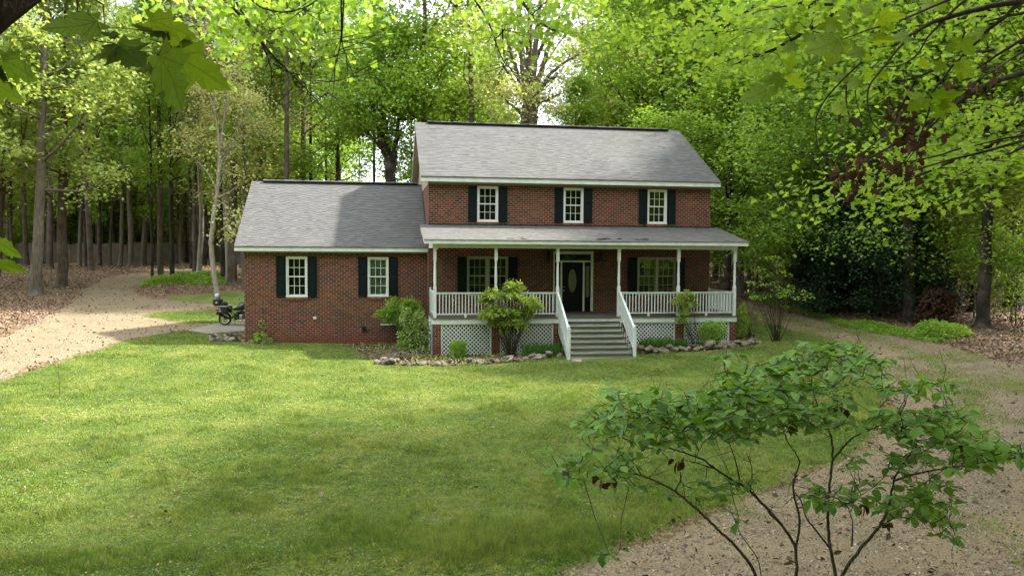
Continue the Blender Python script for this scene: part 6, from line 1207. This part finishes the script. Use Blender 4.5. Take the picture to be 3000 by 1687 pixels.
    bough([(2400, -300, 12), (1000, -250, 12), (600, 0, 12), (340, 200, 12), (240, 260, 12), (160, 320, 12)], 12, .05, 560, .9, .095)
    bough([(2500, -200, 9), (1500, -100, 10), (1200, 40, 10), (900, 30, 10), (700, 60, 10)], 10, .04, 460, .8, .095)
    bough([(2800, 500, 9), (2300, 620, 10), (1900, 900, 11), (1500, 1150, 11), (1200, 1300, 11), (1000, 1360, 11)], 11, .04, 620, .9, .095); bough([(2800, 900, 11), (2200, 1150, 12), (1600, 1400, 12), (1300, 1480, 12), (1080, 1560, 12)], 12, .04, 330, .9, .105)
    bough([(2900, 200, 12), (2500, 350, 12), (2100, 420, 12), (1700, 620, 12), (1300, 640, 12)], 12, .04, 520, 1.0, .095); bough([(2900, 900, 13), (2500, 1150, 13), (2200, 1250, 13), (1900, 1450, 13)], 13, .04, 560, 1.1, .095)
    bough([(2900, -100, 14), (2500, 100, 14), (2000, 150, 14), (1500, 260, 14)], 14, .04, 560, 1.2, .095)
    bough([(2900, 500, 15), (2500, 800, 15), (2100, 900, 15), (1800, 1150, 15)], 15, .04, 560, 1.3, .095)
    for (x, y, dd) in ((2700, -300, 10), (2800, 500, 9), (2900, 900, 13), (2900, -100, 14), (2900, 200, 12), (2800, 900, 11), (2900, 500, 15), (2600, -350, 10), (2400, -300, 12), (2500, -200, 9)):
        a = at(*z3(x, y), dd)-base; g.tube(np.array([[-.1, .1, 6.5], a*.5+np.array([0, 0, 4.0]), a]), [.09, .07, .045], 8)
    
    for k in range(9):  # limbs added to carry the unseen shading crown
        e = np.array([6.0, .8, 12.5])+rng.normal(0, 1, 3)*[3.2, 3.2, 1.6]; st_ = np.array([-.2, .2, 8+k*.5]); g.tube(np.array([st_, st_*.5+e*.5+[0, 0, .8], e]), [.08, .05, .02], 6)
    hc = rng.normal(0, 1, (7500, 3))*np.array([4.0, 3.6, 2.0])+np.array([6.0, .8, 13.0]); leaves(sm, hc[hc[:, 2] > 9.5], .16, rng, 1, MAPLE_S)  # unseen crown set off its trunk to shade the dogwood
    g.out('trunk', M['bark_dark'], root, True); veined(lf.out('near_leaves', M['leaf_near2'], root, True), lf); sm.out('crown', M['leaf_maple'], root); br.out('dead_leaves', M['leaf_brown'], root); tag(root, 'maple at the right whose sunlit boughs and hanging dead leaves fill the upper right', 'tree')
near_right()
# bare sapling on the lawn
sp = S(176, 1165); g = Geo(); g.tube([(0, 0, -.05), (-.01, 0, .3), (-.03, 0, .6), (-.02, 0, .85)], [.008, .007, .005, .003], 5); g.tube([(-.03, 0, .6), (-.12, 0, .8), (-.16, 0, .9)], [.004, .003, .002], 4); g.tube([(-.02, 0, .45), (.08, 0, .62)], [.003, .002], 4)
o = g.out('sapling', M['twig'], smooth=True); o.location = sp; tag(o, 'thin leafless sapling standing alone on the lawn at the left', 'sapling')
# ================================================================ wooden fence across the left wood
M['fence'] = plain('weathered_fence_wood', (.17, .135, .105), .9, var=.4, scale=1.5, bump=.01)
fa, fb_ = at(-60, 742, 74), at(735, 742, 83); FL = np.linalg.norm((fb_-fa)[:2]); fd = (fb_-fa)[:2]/FL; nP = int(FL/2.44); FR = empty('wooden_fence', (fa[0], fa[1], gz(fa[0], fa[1]))); tag(FR, 'weathered board fence with arched panels at the back of the left clearing', 'fence')
ang = math.atan2(fd[1], fd[0]); FR.rotation_euler = (0, 0, ang); z0f = gz(fa[0], fa[1])
for i in range(nP):
    m = MB(); x0_ = i*2.44; arch = i < 9
    zg = [gz(fa[0]+fd[0]*(x0_+t), fa[1]+fd[1]*(x0_+t))-z0f for t in (0, 1.22, 2.44)]; zb = sum(zg)/3
    for k in range(17):
        t = (k+.5)/17; h = 1.72+(.26*math.sin(math.pi*t) if arch else .0)+random.uniform(-.015, .015); xx = x0_+.05+k*.138; m.box(xx, xx+.130, .0, .02, zb-.04, zb+h)
    m.build('fence_panel', M['fence'], FR)
    m = MB()
    for zz in (.35, 1.0, 1.55): m.box(x0_+.05, x0_+2.4, -.05, -.005, zb+zz, zb+zz+.09)
    m.build('fence_rail', M['fence'], FR); MB().box(x0_-.055, x0_+.045, -.11, -.001, zg[0]-.3, zg[0]+1.85).build('fence_post', M['fence'], FR)
# ================================================================ motorcycle beside the wing
bp = gp(659.5, 954); bd_ = float((bp-CAM)@FWD); BS = bd_/40.2*1.0
BK = empty('touring_motorcycle', (bp[0], bp[1], bp[2]+.03), -YAW+.02); BK.scale = (BS,)*3; tag(BK, 'black adventure motorcycle with hard luggage parked behind the left corner of the house', 'motorcycle')
M['rubber'] = plain('tyre_rubber', (.010, .010, .010), .85, var=.3); M['cast'] = plain('cast_aluminium', (.42, .42, .40), .35, .9, var=.15); M['olive'] = plain('olive_tank_paint', (.022, .027, .017), .25, var=.1); M['case'] = plain('black_luggage', (.006, .0065, .007), .45, var=.2)
M['rimgold'] = plain('pale_rim', (.30, .27, .16), .4, .6, var=.1); M['sticker'] = plain('grey_badge', (.34, .34, .31), .6, var=.5, scale=40); M['red'] = plain('red_lens', (.25, .01, .01), .2, var=.1); M['visor'] = plain('helmet_shell', (.36, .37, .38), .25, .2, var=.7, scale=9)
for wx, nm, r, w in ((0, 'rear_wheel', .325, .075), (1.52, 'front_wheel', .34, .055)):
    o = MB(); o.lathe([(.03, -.06), (.05, -.06), (.05, .06), (.03, .06)], 16, (wx, 0, r), 'y'); W = o.build(nm, M['case'], BK, True)
    t = MB(); prof = [(r-.085, -w*.8), (r-.04, -w), (r-.012, -w*.7), (r, 0), (r-.012, w*.7), (r-.04, w), (r-.085, w*.8)]; t.lathe(prof, 40, (wx, 0, r), 'y'); t.f = t.f[:-2]; t.build('tyre', M['rubber'], W, True)
    t = MB(); t.lathe([(r-.125, -.04), (r-.083, -w*.82), (r-.083, w*.82), (r-.125, .04), (r-.125, -.04)], 40, (wx, 0, r), 'y'); t.f = t.f[:-2]; t.build('rim', M['rimgold'], W, True)
    s = MB()
    for k in range(20): a = k*math.pi/10; s.bar((wx+.05*math.cos(a), .03*(-1)**k, r+.05*math.sin(a)), (wx+(r-.12)*math.cos(a+.12), 0, r+(r-.12)*math.sin(a+.12)), .006)
    s.build('spokes', M['cast'], W); MB().lathe([(.13, -.07), (.13, -.064)], 24, (wx, 0, r), 'y').build('brake_disc', M['cast'], W, True)
m = MB(); m.tube([(0, -.1, .33), (.25, -.1, .36), (.52, -.06, .42)], [.035, .045, .06], 8); m.tube([(0, .1, .33), (.5, .06, .42)], [.03, .05], 8); m.build('swingarm', M['dark_metal'], BK, True)
m = MB(); m.tube([(.45, -.12, .45), (.35, -.12, .62), (.05, -.12, .78), (-.25, -.1, .84)], .018, 8); m.tube([(.45, .12, .45), (.35, .12, .62), (-.25, .1, .84)], .018, 8); m.tube([(.50, -.14, .35), (.75, -.15, .62), (1.05, -.05, 1.0)], .02, 8); m.tube([(.50, .14, .35), (.75, .15, .62), (1.05, .05, 1.0)], .02, 8); m.tube([(.5, -.14, .35), (1.05, -.12, .34), (1.18, -.06, .6), (1.1, 0, .95)], .018, 8); m.build('frame', M['black'], BK, True)
m = MB(); m.box(.48, 1.02, -.15, .15, .30, .60); m.box(.60, .95, -.12, .12, .60, .70); m.box(.5, .75, -.17, .17, .28, .42); m.build('engine', M['dark_metal'], BK, bevel=.03)
for s in (-1, 1): m = MB(); [m.box(.82-.0, 1.0, s*(.17+k*.022)-.007, s*(.17+k*.022)+.007, .36, .54) for k in range(7)]; m.box(.84, .98, min(s*.32, s*.40), max(s*.32, s*.40), .37, .53); m.build('cylinder_head', M['cast'], BK, bevel=.01)
m = MB(); m.tube([(.9, -.2, .36), (.6, -.2, .28), (.3, -.16, .30)], .022, 8); m.tube([(.3, -.17, .30), (.12, -.19, .42), (-.25, -.22, .56)], [.03, .055, .055], 12); m.build('exhaust', M['dark_metal'], BK, True)
m = MB(); P = []; n = 14
secs = [(.46, .10, .74, .80), (.56, .15, .74, .92), (.70, .20, .74, 1.06), (.84, .21, .76, 1.13), (.98, .19, .80, 1.12), (1.10, .12, .86, 1.06)]
for x, hw, zl, zh in secs: P += [(x, hw*math.cos(2*math.pi*k/n), (zl+zh)/2+(zh-zl)/2*math.sin(2*math.pi*k/n)) for k in range(n)]
m.poly(P, [(i*n+k, (i+1)*n+k, (i+1)*n+(k+1) % n, i*n+(k+1) % n) for i in range(len(secs)-1) for k in range(n)]+[tuple(range(n)), tuple(range((len(secs)-1)*n, len(secs)*n))[::-1]]); m.build('fuel_tank', M['olive'], BK, True)
m = MB(); m.prism([(-.18, -.13, .86), (.10, -.14, .86), (.28, -.13, .78), (.50, -.11, .78), (.52, -.11, .84), (.28, -.13, .85), (.12, -.14, .93), (-.16, -.13, .94)], (0, .27, 0)); m.build('seat', M['black'], BK, bevel=.02)
m = MB(); m.prism([(-.42, -.09, .60), (-.25, -.10, .80), (.02, -.10, .84), (.02, -.10, .76), (-.2, -.10, .70), (-.36, -.09, .52)], (0, .19, 0)); m.build('rear_mudguard', M['black'], BK, bevel=.01)
MB().box(-.44, -.36, -.06, .06, .70, .78).build('tail_light', M['red'], BK, bevel=.01); MB().prism([(-.40, -.09, .50), (-.43, -.09, .62), (-.44, -.09, .62), (-.41, -.09, .50)], (0, .18, 0)).build('number_plate', M['sticker'], BK)
for s in (-1, 1):
    c = MB(); ya, yb = (s*.20, s*.44); c.box(-.20, .24, min(ya, yb), max(ya, yb), .60, .96); PN = c.build('side_case', M['case'], BK, bevel=.035); MB().box(-.205, .245, min(ya, yb)-.004, max(ya, yb)+.004, .945, .975).build('case_lid', M['cast'], PN, bevel=.01)
    yy = s*.445; MB().box(-.15, -.08, min(yy, yy+s*.004), max(yy, yy+s*.004), .80, .88).build('badge', M['sticker'], PN); MB().box(-.16, -.04, min(yy, yy+s*.004), max(yy, yy+s*.004), .70, .76).build('badge', M['sticker'], PN)
TC = MB().box(-.53, -.16, -.24, .24, 1.0, 1.28).build('top_case', M['case'], BK, bevel=.04); MB().box(-.535, -.155, -.245, .245, 1.25, 1.285).build('case_lid', M['case'], TC, bevel=.012); MB().lathe([(.055, -.246), (.055, -.241)], 20, (-.34, 0, 1.14), 'y').build('badge', M['sticker'], TC)
m = MB(); m.tube([(-.45, -.12, .99), (-.2, -.12, .97), (.05, -.13, .90)], .012, 6); m.tube([(-.45, .12, .99), (-.2, .12, .97), (.05, .13, .90)], .012, 6); m.box(-.45, -.15, -.14, .14, .975, .995); m.build('luggage_rack', M['dark_metal'], BK)
MB().lathe([(.05, -.26), (.10, -.25), (.115, 0), (.10, .25), (.05, .26)], 18, (-.03, 0, 1.06), 'y').build('roll_bag', M['case'], BK, True)
m = MB(); m.tube([(1.08, 0, 1.02), (1.0, .0, 1.14)], .03, 8); m.tube([(.88, -.42, 1.14), (.93, -.28, 1.17), (1.0, -.1, 1.15), (1.0, .1, 1.15), (.93, .28, 1.17), (.88, .42, 1.14)], .014, 8); m.build('handlebar', M['black'], BK, True)
for s in (-1, 1): m = MB(); m.tube([(.93, s*.30, 1.17), (.86, s*.38, 1.28)], .006, 6); m.lathe([(.02, -.01), (.05, -.006), (.05, .006), (.02, .01)], 14, (0, 0, 0), 'x'); k = len(m.v)-56; m.v[-56:] = [(v[0]+.84, v[1]+s*.40, v[2]+1.32) for v in m.v[-56:]]; m.build('mirror', M['black'], BK, True)
m = MB(); m.tube([(1.52, -.1, .34), (1.30, -.09, .75), (1.12, -.08, 1.08)], [.03, .025, .03], 8); m.tube([(1.52, .1, .34), (1.30, .09, .75), (1.12, .08, 1.08)], [.03, .025, .03], 8); m.build('fork', M['black'], BK, True)
m = MB(); m.prism([(1.05, -.12, .95), (1.30, -.10, .88), (1.33, -.08, 1.02), (1.18, -.1, 1.15), (1.10, -.12, 1.13)], (0, .22, 0)); FRG = m.build('fairing', M['olive'], BK, bevel=.02); MB().prism([(1.15, -.14, 1.15), (1.30, -.12, 1.05), (1.12, -.15, 1.45), (1.10, -.15, 1.43)], (0, .28, 0)).build('windscreen', M['glass'], FRG)
MB().tube([(.55, -.16, .34), (.56, -.26, .06), (.58, -.28, .0)], [.014, .012, .02], 8).build('side_stand', M['dark_metal'], BK, True)
# helmet resting on the top case
hp = BK.location; import bmesh
R_ = Matrix.Rotation(-YAW+.02, 3, 'Z'); off = R_ @ Vector((-.36*BS, 0, 1.30*BS)); m = MB()
m.lathe([(.02, .27), (.08, .255), (.125, .20), (.14, .13), (.135, .06), (.11, .0), (.09, -.005)], 22); HM = m.build('helmet', M['visor'], None, True); HM.location = (hp[0]+off.x, hp[1]+off.y, hp[2]+off.z-.005); tag(HM, 'silver and black helmet resting on the top case of the motorcycle', 'helmet')
MB().prism([(-.142, -.09, .08), (-.150, 0, .08), (-.142, .09, .08), (-.135, .085, .16), (-.142, 0, .17), (-.135, -.085, .16)], (.02, 0, 0)).build('visor', M['black'], HM)
# ================================================================ grass, clover and fallen leaves
b = NB('grass_blades'); co = b.coord(); rnd = b.n('ShaderNodeNewGeometry').outputs['Random Per Island']
n1_ = b.ramp(b.noise(co, .55, 5, .62), [(.30, (.070, .135, .022)), (.50, (.145, .208, .044)), (.72, (.265, .30, .095))])
gcol = b.mix(b.math('MULTIPLY', rnd, .75), n1_, b.mix(b.noise(co, 2.4, 3), (.27, .29, .075, 1), (.10, .21, .022, 1))); gcol = b.mix(1.0, gcol, b.ramp(b.noise(co, 6.0, 4, .65), [(.32, (.42, .52, .40)), (.62, (1.25, 1.2, 1.1))]), 'MULTIPLY'); gcol = b.mix(b.math('GREATER_THAN', rnd, .955), gcol, (.36, .29, .14, 1))
p_ = b.bsdf(gcol, .6, spec=.3); tr_ = b.n('ShaderNodeBsdfTranslucent'); b.set(tr_.inputs[0], b.mix(1.0, gcol, (1.2, 1.15, .6, 1), 'MULTIPLY')); ms_ = b.n('ShaderNodeMixShader'); ms_.inputs[0].default_value = .42; b.t.links.new(p_, ms_.inputs[1]); b.t.links.new(tr_.outputs[0], ms_.inputs[2]); M['grass'] = b.done(ms_.outputs[0])
def scatter(n, seed, mask, x0=-24, x1=24, y0=-24.5, y1=13, pw=1.3, dref=9.):
    rng = np.random.default_rng(seed); out = []; tot = 0
    while tot < n:
        X = rng.uniform(x0, x1, 400000); Y = rng.uniform(y0, y1, 400000); dx, dy = X-CAM[0], Y-CAM[1]; dep = dx*FWD[0]+dy*FWD[1]; lat = dx*RIGHT[0]+dy*RIGHT[1]
        ok = (dep > 8.5) & (np.abs(lat) < dep*.66+.5) & (rng.uniform(0, 1, len(X)) < np.minimum(1, (dref/np.maximum(dep, 1))**pw)); X, Y = X[ok], Y[ok]; ok = (rng.uniform(0, 1, len(X)) < mask_at(X, Y, mask)) & ~((X > -.1) & (X < 11.7) & (Y > -2.5)) & ~((X > -7.1) & (X < 0) & (Y > .7)) & ~((X > 4.55) & (X < 7.2) & (Y > -4.9)) & ~((poly_sd(ap, X, Y) > -.05))
        out.append(np.c_[X[ok], Y[ok]]); tot += ok.sum()
    return np.concatenate(out)[:n], rng
gm = np.clip(grass*1.25-.12, 0, 1)
XY, rng = scatter(700000, 91, gm); n = len(XY); Z = ground_z(XY[:, 0], XY[:, 1]); dep = (XY[:, 0]-CAM[0])*FWD[0]+(XY[:, 1]-CAM[1])*FWD[1]
tall = np.clip((fbm(XY[:, 0]*1.6, XY[:, 1]*1.6, 3, 21)-.55)*5, 0, 1); sdt = np.hypot((XY[:, 0]-at(1480, 742, 10.6)[0])/1.3, (XY[:, 1]-at(1480, 742, 10.6)[1])/.7); tuft = np.clip(1.5-sdt, 0, 1)
h = rng.uniform(.022, .060, n)*(1+1.3*tall+2.6*tuft); w = .0026+.00028*dep; a = rng.uniform(0, 6.28, n); ln = rng.normal(0, .45, (n, 2))*h[:, None]
Bc = np.c_[XY, Z-.01]; dv = np.c_[np.cos(a)*w, np.sin(a)*w, a*0]; V = np.stack([Bc-dv, Bc+dv, Bc+np.c_[ln, h]], 1).reshape(-1, 3)
o = mesh_np('grass', V, np.arange(n*3).reshape(n, 3), M['grass']); tag(o, 'short uneven grass of the lawn and verges', 'grass', kind='stuff')
XY, rng = scatter(110000, 92, gm*np.clip((fbm(GX*.5, GY*.5, 3, 33)-.35)*4, 0.05, 1)); g = Geo(); Z = ground_z(XY[:, 0], XY[:, 1]); leaves(g, np.c_[XY, Z+rng.uniform(.005, .035, len(XY))], .028, rng, 1.2, (np.array([(0, 0), (.4, .5), (1, .3), (1, -.3), (.4, -.5)]), np.zeros(5)), .0)
o = g.out('clover', M['grass']); tag(o, 'clover and small weeds in the lawn', 'ground cover', kind='stuff')
b = NB('fallen_leaves'); rnd = b.n('ShaderNodeNewGeometry').outputs['Random Per Island']; M['fallen'] = b.done(b.bsdf(b.ramp(rnd, [(0, (.045, .027, .016)), (.4, (.125, .074, .043)), (.75, (.20, .125, .072)), (1, (.30, .225, .145))]), .8))
lit = np.clip(1-grass*1.4-m_gr*.93, 0, 1)*(1-mulch*.6)+.001
XY, rng = scatter(80000, 93, lit, -40, 34, -24, 45, 1.0, 16); g = Geo(); Z = ground_z(XY[:, 0], XY[:, 1]); leaves(g, np.c_[XY, Z+rng.uniform(.0, .05, len(XY))], .10, rng, .8, OVAL, .0)
o = g.out('leaf_litter', M['fallen']); tag(o, 'brown fallen leaves covering the wood floor', 'leaf litter', kind='stuff')
XY, rng = scatter(9000, 94, np.clip(m_gr, 0, 1)*(1-grass*.5), -24, 30, -24, 20, 1.2, 10); g = Geo(); Z = ground_z(XY[:, 0], XY[:, 1]); leaves(g, np.c_[XY, Z+.006], .030, rng, 1.6, OVAL, .0, .6)
oo = g
def peb():
    b = NB('gravel_stones'); rnd = b.n('ShaderNodeNewGeometry').outputs['Random Per Island']; return b.done(b.bsdf(b.ramp(rnd, [(0, (.10, .078, .055)), (.4, (.20, .165, .118)), (.8, (.30, .255, .19)), (1, (.42, .37, .30))]), .9))
XYp, rng = scatter(26000, 95, np.clip(m_gr, 0, 1)*(1-grass*.6), -24, 30, -24, 16, 1.6, 9); gp_ = Geo(); Zp = ground_z(XYp[:, 0], XYp[:, 1]); leaves(gp_, np.c_[XYp, Zp+.004], .020, rng, .5, (np.array([(0, 0), (.2, .5), (.8, .45), (1, -.1), (.5, -.5)]), np.array([0, .1, .25, .1, 0])), .0, .6)
o = gp_.out('loose_gravel', peb()); tag(o, 'loose stones lying on the gravel drives', 'gravel', kind='stuff'); g = oo
o = g.out('drive_debris', M['fallen']); tag(o, 'bits of bark and leaf strewn over the gravel drives', 'debris', kind='stuff')
for (u, v, s_, lb) in ((1392, 1428, .10, 'dark curled dead leaf lying on the lawn, nearest the tall grass'), (948, 1450, .09, 'pinkish dead leaf lying in the middle of the lawn'), (1970, 1505, .16, 'pale dead leaf at the grass edge by the dogwood'), (2083, 1588, .15, 'pale dead leaf on the dirt beside the dogwood stems')):
    p = S(u, v); g = Geo(); leaves(g, np.array([[0, 0, .03]]), s_, np.random.default_rng(int(u)), 1.0, MAPLE_S, .1, 0); o = g.out('fallen_leaf', M['fallen']); o.location = p; tag(o, lb, 'leaf')
